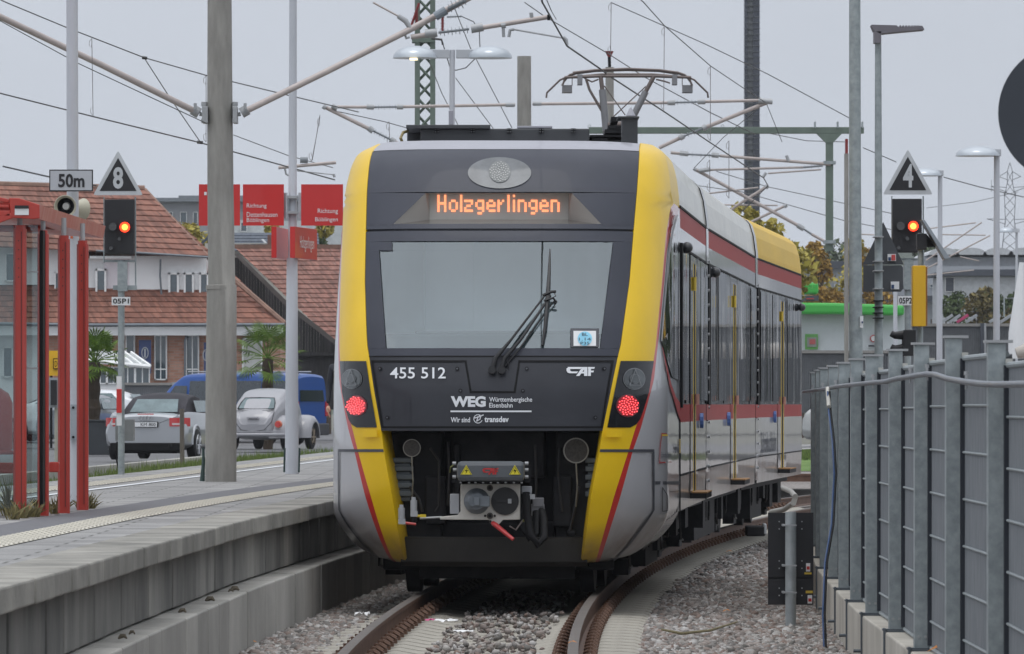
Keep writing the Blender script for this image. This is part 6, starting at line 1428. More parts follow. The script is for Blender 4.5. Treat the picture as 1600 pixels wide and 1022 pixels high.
def wheel(parent, M, x, y, r, w, rimm, sgn, spokes=5):
    c = M(x, y, r); ax = (M(x+sgn*.1, y, r)-c).normalized()
    mb = MB(); mb.tube([c-ax*w/2, c-ax*w*.4, c+ax*w*.4, c+ax*w/2], [r*.9, r, r, r*.9], 28); wo = mb.build('wheel', tyre, parent, smooth=50)
    mb = MB(); mb.tube([c+ax*(w/2-.02), c+ax*(w/2+.004)], [r*.66, r*.64], 24, 1)
    a, b = frame_of(ax)
    for i in range(spokes*2):
        t = 2*math.pi*i/(spokes*2)+(.1 if i % 2 else -.1); dr = a*math.cos(t)+b*math.sin(t); mb.tube([c+ax*(w/2+.008)+dr*r*.08, c+ax*(w/2+.008)+dr*r*.62], .022, 6, 0)
    mb.tube([c+ax*(w/2-.01), c+ax*(w/2+.012)], [r*.70, r*.66], 24, 0, caps=False); mb.cyl(c+ax*(w/2), ax, r*.14, .02, 12, 0)
    mb.build('rim', [rimm, black], wo, smooth=40)
rimm = mat('alloy_rim', (.50, .51, .53), .3, .7)
# silver convertible ------------------------------------------------
ang = R(9.5); M = carframe(P(228, 0, 133).x, 133, P(0, 719, 133).z, ang)
cv = thing('parked_car', 'silver convertible with black soft top parked beyond the platform, seen from behind', 'car', M(0, 0, 0))
mb = MB()
loft(mb, [(.02, .80, .30, .55, .84, .88, .72, .90, .60), (.10, .86, .24, .6, .89, .93, .78, .95, .66), (.5, .88, .22, .6, .90, .96, .80, .98, .70), (1.1, .89, .2, .6, .905, .95, .82, .97, .74), (2.2, .89, .2, .6, .905, .93, .82, .95, .74), (3.1, .89, .2, .6, .90, .90, .80, .92, .72), (3.9, .87, .22, .55, .88, .80, .76, .82, .68), (4.4, .80, .26, .5, .80, .66, .66, .68, .55), (4.55, .60, .3, .45, .6, .56, .5, .58, .4)], M)
mb.build('body', car_silver, cv, smooth=180, sub=1)
mb = MB(); loft(mb, [(.75, .70, .90, .92, .70, .94, .68, .96, .62), (1.0, .72, .90, .95, .70, 1.05, .66, 1.16, .56), (1.45, .74, .90, .98, .71, 1.15, .64, 1.36, .54), (2.0, .74, .90, .98, .71, 1.18, .62, 1.40, .53), (2.5, .74, .9, .98, .71, 1.15, .62, 1.36, .52), (2.9, .72, .9, .96, .70, 1.06, .62, 1.18, .52), (3.3, .70, .88, .90, .70, .93, .66, .95, .55)], M); mb.build('soft_top', softtop, cv, smooth=180, sub=1)
def decal(mb_, pts_, mi=0): mb_.poly([M(*p) for p in pts_], mi)
mb = MB(); mb.grid([[M(x*(1-.14*t)*1.02, .72+.42*t, 1.0+.27*t) for x in (-.50, -.25, 0, .25, .50)] for t in (0, .33, .66, 1)]); mb.build('rear_window', carglass, cv, smooth=60)
mb = MB(); mb.grid([[M(.775-.09*t+.005, y, 1.0+.24*t) for y in (1.35+.1*t, 2.2, 3.0-.35*t)] for t in (0, .5, 1)]); mb.build('side_window', carglass, cv)
for s_ in (-1, 1):
    mb = MB(); mb.grid([[M(s_*x, y, z) for x, y in ((.50, -.012), (.66, .0), (.80, .05), (.90, .20))] for z in (.70, .78, .88)]); mb.build('tail_light', carred, cv, smooth=60)
    mb = MB(); mb.grid([[M(s_*x, y-.006, z) for x, y in ((.56, -.012), (.66, .0), (.76, .03))] for z in (.73, .77)]); mb.build('reverse_lamp', mat('lens_pale', (.6, .5, .5), .3), cv)
mb = MB(); mb.box(M(0, -.02, .27), (1.5, .14, .18), -ang); mb.box(M(0, .3, .20), (1.3, .5, .12), -ang); mb.cyl(M(.55, -.08, .30), (M(0, -1, 0)-M(0, 0, 0)), .05, .05, 14); mb.build('diffuser', black, cv, bevel=.03)
mb = MB(); mb.box(M(0, -.035, .74), (.52, .02, .12), -ang); mb.box(M(0, -.045, .74), (.49, .01, .095), -ang, 1); text_map(mb, 'KM 800', lambda x, y: M(-.10+.32*x, -.056, .71+.065*y), 0); mb.build('number_plate', [black, signwhite], cv)
mb = MB(); mb.box(M(0, -.02, .955), (.34, .02, .02), -ang); mb.build('brake_light', carred, cv)
mb = MB()
for i in range(4):
    c_ = (-.105+.07*i, .87); rp = [M(c_[0]+.042*math.cos(a), -.02, c_[1]+.042*math.sin(a)) for a in [2*math.pi*j/16 for j in range(17)]]; mb.tube(rp, .006, 5)
mb.build('badge', chrome, cv)
for x_, y_, s_ in ((.86, .85, 1), (-.86, .85, -1), (.86, 3.5, 1), (-.86, 3.5, -1)): wheel(cv, M, x_*.97, y_, .32, .2, rimm, s_)
mb = MB(); mb.tube([M(.885, .85+.40*math.cos(a), .32+.40*math.sin(a)) for a in [math.pi*i/12 for i in range(13)]], .03, 6); mb.build('wheel_arch', car_silver, cv, smooth=60)
# grey beetle-shaped car ---------------------------------------------
ang = R(12); M = carframe(P(395, 0, 160).x, 160, P(0, 703, 160).z, ang)
bt = thing('parked_car', 'matt grey vintage rounded car parked beside the blue van', 'car', M(0, 0, 0))
mb = MB(); loft(mb, [(.0, .34, .38, .48, .38, .58, .34, .64, .24), (.06, .46, .3, .52, .50, .74, .46, .82, .36), (.3, .52, .28, .6, .56, .90, .56, 1.04, .44), (.7, .54, .25, .6, .62, 1.0, .64, 1.30, .48), (1.2, .56, .25, .6, .66, 1.02, .69, 1.48, .52), (1.7, .58, .25, .6, .68, 1.02, .70, 1.54, .54), (2.2, .58, .25, .6, .66, 1.0, .66, 1.48, .52), (2.6, .56, .25, .6, .62, .96, .60, 1.15, .48), (2.75, .54, .25, .6, .58, .92, .56, .96, .44), (3.3, .46, .26, .55, .50, .84, .46, .88, .34), (3.8, .36, .3, .5, .40, .66, .34, .70, .24), (4.0, .26, .34, .45, .28, .5, .22, .54, .14)], M); mb.build('body', beetle_grey, bt, smooth=180, sub=1)
for sx, y0, r_, L_ in ((1, .70, .44, .5), (-1, .70, .44, .5), (1, 3.25, .44, .5), (-1, 3.25, .44, .5)):
    mb = MB(); rows = []
    for i in range(10):
        a = math.pi*(i/9)*1.02-.02; rows.append([M(sx*x, y0-(r_+.08+e)*math.cos(a)*1.12, .30+(r_+.08+e)*math.sin(a)) for x, e in ((.40, .06), (.62, .06), (.76, .02), (.82, -.06), (.82, -.13))])
    mb.grid(rows, flip=sx < 0); mb.build('fender', beetle_grey, bt, smooth=180)
    wheel(bt, M, sx*.68, y0, .32, .16, mat('rim_rusty', (.25, .20, .14), .6), sx, 3)
mb = MB(); mb.grid([[M(x*(1-.16*t*t), .33+.40*t-.05*(1-abs(x)*1.6), 1.03+.27*t) for x in [-.46+.92*i/8 for i in range(9)]] for t in (0, .25, .5, .75, 1)]); mb.build('rear_window', carglass, bt, smooth=60)
mb = MB(); mb.tube([M(x*(1-.0*t), .375+.40*t, z) for x, t, z in ((-.47, -.17, 1.03), (0, -.25, 1.02), (.47, -.17, 1.03), (.44, .4, 1.18), (.38, .86, 1.30), (0, .80, 1.31), (-.38, .86, 1.30), (-.44, .4, 1.18), (-.47, -.17, 1.03))], .012, 6); mb.build('window_seal', black, bt)
mb = MB(); mb.tube([M(x, y-.02, z) for x, y, z in ((-.50, .22, .95), (-.47, .08, .70), (-.30, .0, .50), (0, -.03, .46), (.30, .0, .50), (.47, .08, .70), (.50, .22, .95))], .010, 6); mb.tube([M(x, .24, .98) for x in (-.5, 0, .5)], .008, 6); mb.build('engine_lid_seam', mat('seam_dark', (.05, .05, .055), .6), bt)
mb = MB(); mb.box(M(0, .0, .80), (.30, .06, .035), -ang); mb.box(M(0, .06, .77), (.22, .04, .04), -ang, 1); mb.build('plate_lamp', [beetle_grey, black], bt)
for sx in (-1, 1):
    mb = MB(); c_ = M(sx*.64, .10, .64); mb.tube([c_, c_+(M(0, -.08, 0)-M(0, 0, 0))], [.10, .085], 16); mb.cyl(c_+(M(0, -.081, 0)-M(0, 0, 0)), (M(0, -1, 0)-M(0, 0, 0)), .07, .008, 14, 1); mb.build('tail_light', [orange_l, carred], bt, smooth=50)
mb = MB(); mb.tube([M(x, y, .38) for x, y in ((-.78, .25), (-.74, .0), (-.5, -.16), (0, -.2), (.5, -.16), (.74, .0), (.78, .25))], .045, 8); mb.tube([M(x, y, .46) for x, y in ((-.74, .0), (-.5, -.15), (0, -.19), (.5, -.15), (.74, .0))], .015, 6); mb.build('bumper', chrome if 0 else beetle_grey, bt, smooth=60)
# blue van -----------------------------------------------------------
ang = R(-66); VX = P(508, 0, 172).x; M = carframe(VX-.9*math.cos(ang)-.0, 172.0, P(0, 697, 172).z, ang)
vn = thing('parked_van', 'blue van parked side-on behind the vintage car and the sign pole', 'van', M(0, 0, 0))
mb = MB(); loft(mb, [(.0, .88, .35, .7, .93, 1.15, .92, 1.85, .78), (.08, .93, .28, .7, .95, 1.15, .94, 1.93, .84), (1.0, .94, .25, .7, .95, 1.15, .94, 1.97, .86), (2.5, .94, .25, .7, .95, 1.15, .94, 1.98, .86), (3.4, .94, .25, .7, .95, 1.15, .94, 1.95, .84), (3.75, .94, .25, .7, .95, 1.15, .93, 1.72, .80), (4.25, .92, .25, .7, .94, 1.13, .90, 1.20, .78), (4.7, .88, .28, .6, .90, .98, .82, 1.0, .70), (4.88, .76, .32, .55, .78, .78, .7, .8, .6)], M); mb.build('body', van_blue, vn, smooth=180, sub=1)
for s_ in (1, -1):
    for y0, y1 in ((.15, .95), (1.05, 2.25), (2.32, 3.2), (3.28, 3.95)):
        mb = MB(); t1 = .52 if y1 < 3.3 else .40; mb.grid([[M(s_*(.985-.080*t), y, 1.19+.56*t*(t1/.52)) for y in ((y0, y1) if y1 < 3.9 else (y0, y1-.3*t))] for t in (0, 1)]); mb.build('side_window', mat('van_glass', (.02, .03, .04), .08, var=.4, spec=1), vn)
mb = MB(); mb.grid([[M(x*(1-.06*t), -.03+.05*t, 1.2+.5*t) for x in (-.74, .74)] for t in (0, 1)]); mb.build('rear_window', MATS['van_glass'], vn)
for s_ in (-1, 1): mb = MB(); mb.box(M(s_*.90, .02, 1.0), (.14, .16, .62) if 0 else (.12, .14, .40), -ang); mb.box(M(s_*.90, .0, 1.0), (.10, .15, .12), -ang, 1); mb.build('tail_light', [carred, mat('lens_white', (.7, .65, .65), .3)], vn, bevel=.02)
mb = MB(); mb.box(M(0, .0, .45), (1.86, .2, .32), -ang); mb.box(M(0, 2.4, .30), (1.9, 3.0, .14), -ang); mb.build('bumper', mat('plastic_dark', (.05, .05, .055), .6), vn, bevel=.04)
mb = MB(); mb.tube([M(.80, .4, 2.0), M(.80, 3.3, 2.0)], .02, 6); mb.tube([M(-.80, .4, 2.0), M(-.80, 3.3, 2.0)], .02, 6); mb.build('roof_rail', lightmetal, vn)
for x_, y_, s_ in ((.88, .95, 1), (-.88, .95, -1), (.88, 3.95, 1), (-.88, 3.95, -1)): wheel(vn, M, x_, y_, .33, .2, rimm, s_)
# white car behind left palm and grey SUV at right --------------------
def simplecar(name, x, y, z, ang, m, lab, k=1.0, suv=False):
    M = carframe(x, y, z, ang); t = thing(name, lab, 'car', M(0, 0, 0)); h = 1.68 if suv else 1.45
    mb = MB(); loft(mb, [(.0, .78, .35, .6, .82, .95*k, .78, 1.0*k, .7), (.12, .86, .25, .6, .9, 1.0*k, .82, h*.80, .66), (.7, .89, .22, .6, .91, 1.02*k, .83, h*.97, .62), (1.6, .9, .2, .6, .92, 1.0*k, .84, h, .62), (2.5, .9, .2, .6, .92, .98*k, .83, h*.96, .60), (3.2, .89, .2, .6, .91, .96*k, .8, 1.02*k, .68), (4.0, .86, .24, .55, .87, .86*k, .76, .9*k, .66), (4.35, .74, .3, .5, .76, .68, .62, .7, .5)], M); mb.build('body', m, t, smooth=180, sub=1)
    for s_ in (-1, 1): mb = MB(); mb.grid([[M(s_*(.86-.16*tt), yy, 1.04*k+(h-1.12*k-.04)*tt) for yy in (.5+.3*tt, 1.7, 2.95-.6*tt)] for tt in (0, .5, 1)]); mb.build('side_window', carglass, t)
    mb = MB(); mb.grid([[M(xx*(1-.1*tt), 3.2-.72*tt+.02, 1.03*k+(h-.1-1.03*k)*tt) for xx in (-.68, 0, .68)] for tt in (0, 1)]); mb.build('windscreen', carglass, t)
    mb = MB(); mb.grid([[M(xx*(1-.1*tt), .10+.25*tt-.03, 1.05*k+(h*.9-1.05*k)*tt) for xx in (-.68, 0, .68)] for tt in (0, 1)]); mb.build('rear_window', carglass, t)
    for x_, y_, s_ in ((.86, .8, 1), (-.86, .8, -1), (.86, 3.45, 1), (-.86, 3.45, -1)): wheel(t, M, x_, y_, .33, .2, rimm, s_)
    for s_ in (-1, 1): mb = MB(); mb.box(M(s_*.68, 4.2, .68), (.3, .16, .14), -ang); mb.build('headlight', chrome, t, bevel=.02)
    mb = MB(); mb.box(M(0, 4.3, .45), (1.3, .1, .2), -ang); mb.build('grille', black, t)
    return t
simplecar('parked_car', P(160, 0, 176).x+1.2, 176, P(0, 690, 176).z, R(-80), mat('car_white', (.62, .64, .66), .35, coat=.6), 'white car standing behind the left palm and planter')
simplecar('parked_car', P(105, 0, 170).x, 170, P(0, 700, 170).z, R(10), mat('car_darkgrey', (.14, .16, .18), .3, coat=.8), 'dark car glimpsed between the red shelter posts')
simplecar('parked_car', P(1258, 0, 238).x+.2, 238, P(0, 697, 238).z, R(115), mat('car_greybeige', (.36, .37, .36), .3, .4, coat=.8), 'silver grey car glimpsed between the train end and the steel fence', suv=True)
# person behind the train --------------------------------------------
def person(x, y, z):
    t = thing('person', 'person in a dark jacket with one hand showing beside the train', 'person', (x, y, z))
    V = [(0, 0, .95), (0, 0, 1.15), (0, 0, 1.40), (0, 0, 1.50), (0, -.01, 1.62), (0, -.01, 1.74), (-.20, 0, 1.40), (-.25, .02, 1.12), (-.26, -.06, .88), (.20, 0, 1.40), (.25, .02, 1.12), (.26, -.04, .88), (-.10, 0, .88), (-.11, .0, .48), (-.12, .03, .08), (-.13, -.12, .03), (.10, 0, .88), (.11, 0, .48), (.12, .03, .08), (.13, -.12, .03)]
    E_ = [(0, 1), (1, 2), (2, 3), (3, 4), (4, 5), (2, 6), (6, 7), (7, 8), (2, 9), (9, 10), (10, 11), (0, 12), (12, 13), (13, 14), (14, 15), (0, 16), (16, 17), (17, 18), (18, 19)]
    Rr = [.17, .16, .17, .065, .095, .085, .085, .06, .045, .085, .06, .045, .10, .075, .05, .04, .10, .075, .05, .04]
    me = bpy.data.meshes.new('body'); me.from_pydata(V, E_, []); me.materials.append(jacket); o = bpy.data.objects.new('body', me); COL.objects.link(o); o.parent = t
    sk = o.modifiers.new('skin', 'SKIN'); sk.use_smooth_shade = True
    for i, r_ in enumerate(Rr): me.skin_vertices[0].data[i].radius = (r_, r_*.75)
    me.skin_vertices[0].data[0].use_root = True; sb = o.modifiers.new('s', 'SUBSURF'); sb.levels = 2; sb.render_levels = 2
    for sx in (-1, 1):
        V = [(0, 0, 0), (0, -.01, -.05), (0, -.02, -.09)]; E_ = [(0, 1), (1, 2)]; Rr = [.024, .036, .034]
        for k in range(4):
            b_ = len(V); y0 = -.045+.022*k; L_ = (.07, .08, .075, .06)[k]; V += [(sx*-.004, y0, -.10), (sx*-.012, y0-.004, -.10-L_*.5), (sx*-.03, y0-.006, -.10-L_)]; E_ += [(2, b_), (b_, b_+1), (b_+1, b_+2)]; Rr += [.010, .009, .007]
        b_ = len(V); V += [(sx*-.02, -.05, -.05), (sx*-.03, -.065, -.09)]; E_ += [(1, b_), (b_, b_+1)]; Rr += [.012, .009]
        me = bpy.data.meshes.new('hand'); c0 = Vector((sx*.26, -.06, .86)); me.from_pydata([tuple(c0+Vector(v)) for v in V], E_, []); me.materials.append(skin); o = bpy.data.objects.new('hand', me); COL.objects.link(o); o.parent = t
        o.modifiers.new('skin', 'SKIN').use_smooth_shade = True
        for i, r_ in enumerate(Rr): me.skin_vertices[0].data[i].radius = (r_, r_)
        me.skin_vertices[0].data[0].use_root = True; sb = o.modifiers.new('s', 'SUBSURF'); sb.levels = 1; sb.render_levels = 1
    mb = MB(); c0 = Vector((x, y, z)); mb.tube([c0+Vector((0, 0, q_)) for q_ in (1.68, 1.76, 1.82, 1.84)], [.105, .11, .07, .02], 14); mb.build('hair', black, t, smooth=180)
    mb = MB(); mb.tube([c0+Vector((0, -.085, 1.66)), c0+Vector((0, -.115, 1.64)), c0+Vector((0, -.09, 1.63))], .012, 8); mb.build('nose', skin, t)
person(P(514, 0, 92).x+.25, 92, PZ)

# palms ----------------------------------------------------------------
palmleaf = mat('palm_leaf', (.05, .10, .015), .7, spec=.2, var=.3, col2=(.15, .24, .03), island=.3); 
def palm(x, y, z0, ztop, rad, lab, n_=26, planter=None):
    t = thing('palm_tree', lab, 'palm', (x, y, z0)); mb = MB()
    mb.tube([Vector((x+random.uniform(-.02, .02), y, z0+(ztop-z0)*i/10)) for i in range(11)], [.13+.03*(i % 2) for i in range(11)], 10); mb.build('trunk', mat('palm_trunk', (.05, .035, .022), .9, var=.4, bump=.5), t)
    mb = MB(); c = Vector((x, y, ztop))
    for i in range(n_):
        az = i*2.4; el = R(75-(i/n_)*115); L_ = rad*random.uniform(.55, .75); d1 = Vector((math.cos(az)*math.cos(el), math.sin(az)*math.cos(el), math.sin(el)))
        tip = c+d1*L_; mb.tube([c, c+d1*L_*.5+Vector((0, 0, .03)), tip], .012, 5)
        a, b = frame_of(d1); fr = rad*random.uniform(.40, .52)
        for k in range(18):
            ph = R(-115+230*k/17); dr = (d1*math.cos(ph)+a*math.sin(ph)).normalized(); nd = dr.cross(b).normalized()*.022
            e1 = tip+dr*fr*.6; e2 = tip+dr*fr*(.92 if abs(ph) > 1.5 else 1)+Vector((0, 0, -.10*fr-.05*random.random()))
            mb.add([tip, e1-nd, e2, e1+nd], [(0, 1, 2, 3)])
    mb.build('fronds', palmleaf, t)
    if planter:
        w, h = planter; mb = MB(); mb.box((x, y, z0+h/2), (w, w, h)); mb.box((x, y, z0+h+.02), (w+.06, w+.06, .05)); tag(mb.build('planter', mat('planter_black', (.03, .035, .04), .6), bevel=.02), 'black square planter box holding the left palm', 'planter')
p = P(148, 690, 150); palm(P(148, 0, 150).x, 150, .45, P(0, 566, 150).z, .82, 'palm with fan leaves in a black planter behind the signal pole', 30, (1.15, .78))
palm(P(418, 0, 168).x, 168, .45, P(0, 560, 168).z, 1.0, 'palm with spread fan leaves in front of the brick house and blue van', 24)

# buildings --------------------------------------------------------------
def roof_plane(m, A0, A1, B0, B1, n_, cols_, mi=0, lift=.03):
    "tile courses from eave A0-A1 up to ridge B0-B1, each course lapping the one below"
    nrm = (A1-A0).cross(B0-A0).normalized()
    if nrm.z < 0: nrm = -nrm
    for i in range(n_):
        t0, t1 = i/n_, (i+1)/n_+.004
        l0, l1 = A0.lerp(B0, t0), A0.lerp(B0, t1); r0, r1 = A1.lerp(B1, t0), A1.lerp(B1, t1)
        k_ = max(2, int(cols_*(r0-l0).length/(A1-A0).length))
        for j in range(k_):
            a, b = j/k_, (j+1)/k_; jz = random.uniform(0, .012); up = nrm*(lift+jz); dn = nrm*.004
            p0, p1, p2, p3 = l0.lerp(r0, a), l0.lerp(r0, b), l1.lerp(r1, b), l1.lerp(r1, a)
            m.add([p0+up, p1+up, p2+dn, p3+dn, p0, p1], [(0, 1, 2, 3), (4, 5, 1, 0)], mi)
wframe = mat('window_frame_white', (.84, .85, .84), .5)
def window(parent, x0, y0, x1, y1, d, cols_=1, rows_=1, m=None, fr=2.0, sp=1.6, transom=None):
    w_ = MB(); s_ = d/FPX
    for a in ((x0, y0, x1, y0+fr), (x0, y1-fr, x1, y1), (x0, y0, x0+fr, y1), (x1-fr, y0, x1, y1)): pbox(w_, *a, d-.07, d+.02)
    for i in range(1, cols_): xx = x0+(x1-x0)*i/cols_; pbox(w_, xx-sp/2, y0+fr, xx+sp/2, y1-fr, d-.06, d+.02)
    if transom: pbox(w_, x0+fr, transom-1, x1-fr, transom+1, d-.055, d+.02)
    wo = w_.build('window', wframe, parent)
    w_ = MB(); pbox(w_, x0+fr*.6, y0+fr*.6, x1-fr*.6, y1-fr*.6, d-.03, d-.01); w_.build('pane', m or winglass, wo)
def wall(parent, x0, y0, x1, y1, d, m, dep=6, name='wall'):
    w_ = MB(); a = P(x0, y1, d); b = P(x1, y0, d); w_.box(((a.x+b.x)/2, d+dep/2, (a.z+b.z)/2), (b.x-a.x, dep, b.z-a.z)); return w_.build(name, m, parent)
def brick_mat():
    m = bpy.data.materials.new('facade_brick'); m.use_nodes = True; nt = m.node_tree; b = nt.nodes['Principled BSDF']; L = nt.links.new
    tc = nt.nodes.new('ShaderNodeTexCoord'); sx = nt.nodes.new('ShaderNodeSeparateXYZ'); cb = nt.nodes.new('ShaderNodeCombineXYZ'); br = nt.nodes.new('ShaderNodeTexBrick')
    br.inputs['Scale'].default_value = 1; br.inputs['Brick Width'].default_value = .26; br.inputs['Row Height'].default_value = .085; br.inputs['Mortar Size'].default_value = .01
    br.inputs['Color1'].default_value = (.42, .20, .135, 1); br.inputs['Color2'].default_value = (.56, .32, .24, 1); br.inputs['Mortar'].default_value = (.42, .32, .26, 1)
    L(tc.outputs['Object'], sx.inputs[0]); L(sx.outputs['X'], cb.inputs['X']); L(sx.outputs['Z'], cb.inputs['Y']); L(cb.outputs[0], br.inputs['Vector']); L(br.outputs['Color'], b.inputs['Base Color']); b.inputs['Roughness'].default_value = .85; return m
fbrick = brick_mat()
h1 = thing('house', 'brick and white house with red tiled roof behind the parked cars', 'house', P(220, 632, 200)); h1.location.z = .42; ORG[h1.name] = Vector(h1.location)
wall(h1, -120, 520, 438, 626, 200, fbrick, 7)
wall(h1, -120, 520, 60, 640, 199.96, render_w, 1)
mb = MB(); pbox(mb, -120, 508.5, 441, 524, 199.3, 200.1); mb.build('fascia', render_w, h1)
mb = MB(); ptube(mb, [(-120, 504.5, 199.1), (146, 508, 199.1), (445, 507.5, 199.1)], 199, 5.5, 8); ptube(mb, [(304, 510), (303, 517), (292, 523), (289, 532), (289, 600)], 199.5, 3.5, 8); ptube(mb, [(251, 405), (250, 430), (253, 470)], 200.6, 3, 8); ptube(mb, [(150, 392, 200.2), (215, 395, 200.2), (325, 402, 200.2)], 200, 3.6, 8); mb.build('gutter', gutter, h1, smooth=60)
mb = MB(); EL, ER = P(-120, 505, 199.2), P(446, 506, 199.2); RL, RR = P(-120, 287, 206), P(226, 297, 206)
roof_plane(mb, EL, ER, RL, RR, 26, 120); mb.build('roof', tile, h1)
mb = MB(); mb.tube([RL+Vector((0, 0, .03)), RR+Vector((0, 0, .03))], .12, 8); mb.tube([RR, P(322, 399, 201.4), ER], .08, 6); mb.build('ridge_tiles', mat('ridge_clay', (.20, .12, .09), .85, var=.3, island=.2), h1)
mb = MB(); mb.poly([ER, RR, Vector((RR.x-1.2, 212, RR.z)), Vector((ER.x-1.2, 213, ER.z))]); mb.build('hip_roof', tile_old, h1)
# upper storey
wall(h1, 110, 404, 163, 478, 200.9, render_w, 3); wall(h1, 163, 400, 202, 482, 200.86, render_p, 3); wall(h1, 202, 400, 322, 484, 200.82, render_w, 3); wall(h1, -120, 380, 110, 445, 200.95, render_w, 3)
mb = MB(); DL_, DR_ = P(-120, 381, 200.3), P(326, 401, 200.3); DT = P(226, 296.5, 205.95); DTL = P(-120, 286, 205.95); roof_plane(mb, DL_, DR_, DTL, DT, 12, 110, lift=.035); mb.build('upper_roof', tile, h1)
mb = MB(); pbox(mb, 202, 478, 324, 484.5, 200.7, 200.84); pbox(mb, 140, 400, 205, 404, 200.5, 200.9); mb.build('trim', wframe, h1)
for x0, x1 in ((263, 279.5), (287, 303), (311, 326)): window(h1, x0, 426, x1, 473, 200.78, m=winglass, fr=3)
window(h1, 149, 420, 166, 467, 200.8, fr=3); window(h1, 85, 425, 100, 470, 200.9, fr=2); window(h1, 8, 395, 24, 440, 200.9, fr=2)
mb = MB()
for x, y in ((152, 327), (217, 330), (232, 332), (247, 334)): mb.quad(P(x-3, y-2.5, 201.5+(400-y)*.042), P(x+3, y+4, 201.3+(400-y)*.042), P(x+5, y+3, 201.3+(400-y)*.042), P(x, y-4, 201.5+(400-y)*.042))
mb.build('snow_guard', lightmetal, h1)
# lower windows, banners
for x0, x1 in ((241, 261), (290, 311)): window(h1, x0, 523, x1, 594, 199.93, 2, transom=577, fr=2)
window(h1, 196, 522, 211, 590, 199.93, 1, fr=2); window(h1, 139, 521, 174.5, 542, 199.93, 3, fr=2); window(h1, 4, 542, 20, 590, 199.9, 1, fr=2); window(h1, 378, 528, 410, 590, 199.93, 1, m=mat('roller_blind', (.55, .55, .53), .7), fr=2.5)
def banner(x0, x1, y0, y1, lab):
    mb = MB(); pbox(mb, x0, y0, x1, y1, 199.6, 199.66); c = P((x0+x1)/2, y0+20, 199.58); mb.tube([c+Vector((.10*math.cos(a), 0, .17*math.sin(a))) for a in [2*math.pi*i/16 for i in range(17)]], .018, 5, 1); mb.box(c, (.05, .01, .26), mi=1)
    tag(mb.build('banner', [mat('banner_blue', (.045, .07, .18), .6), signgrey]), lab, 'banner')
banner(217, 236, 531.5, 584, 'dark blue banner with pale emblem on the brick wall right of the signal pole')
banner(318.5, 326, 535, 586, 'dark blue banner on the brick wall at the left edge of the concrete mast')
# conservatory
cs = thing('conservatory', 'small white glazed conservatory in front of the brick house', 'conservatory', P(185, 605, 196))
mb = MB(); A_, B_, C_, D_ = P(125, 562, 194), P(235, 573, 194), P(205, 552, 197), P(120, 546, 197)
mb.quad(A_, B_, C_, D_, 1)
for i in range(9): t_ = i/8; mb.tube([A_.lerp(B_, t_)+Vector((0, 0, .03)), D_.lerp(C_, t_)+Vector((0, 0, .03))], .04, 5)
mb.tube([A_, B_], .07, 6); mb.build('roof', [wframe, mat('polycarb', (.40, .43, .44), .3)], cs)
for x0, x1 in ((125, 146), (146, 167), (167, 188), (188, 211), (211, 234)): window(cs, x0, 573, x1, 600, 194.2, 2, fr=1.6)
wall(cs, 125, 600, 234, 622, 194.2, render_w, .3)
# grey slatted fence
gf = thing('slatted_fence', 'grey ribbed fence running behind the silver convertible', 'fence', P(280, 625, 188))
mb = MB(); pbox(mb, 190, 600, 420, 660, 188, 188.1)
for i in range(74): x = 192+i*3.1; pbox(mb, x, 602, x+1.5, 660, 187.93, 188)
mb.build('panel', mat('fence_grey', (.20, .21, .225), .7, var=.15), gf)
mb = MB(); pbox(mb, 190, 598, 420, 602, 187.88, 188.2); mb.build('coping', mat('fence_cap', (.26, .25, .235), .8), gf)
for x in (271, 345): mb = MB(); pbox(mb, x-2, 597, x+4, 660, 187.8, 188.05); mb.build('post', render_g, gf)
# planter box, notice case, yellow sign by the left
mb = MB(); pbox(mb, 76.5, 548, 90.5, 587, 119.9, 120.2); pbox(mb, 83, 560, 90.3, 577, 119.85, 119.9, 1); pbox(mb, 84.2, 561.5, 90, 575.5, 119.83, 119.85, 0); text_map(mb, 'D', lambda x, y: P(85.5+4*x, 573-9*y, 119.81), 1); ptube(mb, [(80, 587), (80, 700)], 120.1, 4, 8, 1)
tag(mb.build('sign', [yellow_box, black]), 'yellow sign with black frame glimpsed between the shelter posts', 'sign')
mb = MB(); pbox(mb, 70, 590, 90.5, 637, 100, 100.2); pbox(mb, 79, 594, 88.5, 633, 99.95, 100, 1); ptube(mb, [(88, 637), (88, 745)], 100.1, 6, 8, 2)
tag(mb.build('notice_case', [mat('case_grey', (.30, .32, .34), .5), signblack, mat('beige_pole', (.36, .36, .30), .6)]), 'grey notice case on a pole seen between the red posts', 'notice case')
# timber barn
bn = thing('barn', 'weathered black timber barn with old tiled roof behind the palm', 'barn', P(450, 632, 216)); bn.location.z = .42; ORG[bn.name] = Vector(bn.location)
mb = MB(); V0, V1 = P(368, 398, 216), P(535, 545, 210)
pts0 = [(368, 400), (535, 548), (535, 640), (330, 640), (330, 420)]
n_ = 46
for i in range(n_):
    xa, xb = 330+205*i/n_, 330+205*(i+.94)/n_; yt = lambda x: max(402, interp(x, [(330, 440), (368, 401), (380, 408), (450, 478), (535, 548)])); dz = 213-.02*(i % 2)
    mb.prism([P(xa, 640, dz), P(xb, 640, dz), P(xb, yt(xb), dz), P(xa, yt(xa), dz)], (0, .1, 0))
pbox(mb, 330, 420, 535, 640, 213.2, 213.3) if 0 else None
mb.build('timber_wall', timber, bn)
mb = MB(); pbox(mb, 466, 550, 530, 556, 212.6, 212.95); pbox(mb, 466, 556, 530, 640, 212.8, 212.95); mb.build('lower_boards', timber, bn)
mb = MB(); roof_plane(mb, P(535, 548, 212.4), P(760, 548, 212.4), P(366, 387, 219), P(760, 387, 219), 22, 60); mb.build('roof', tile_old, bn)
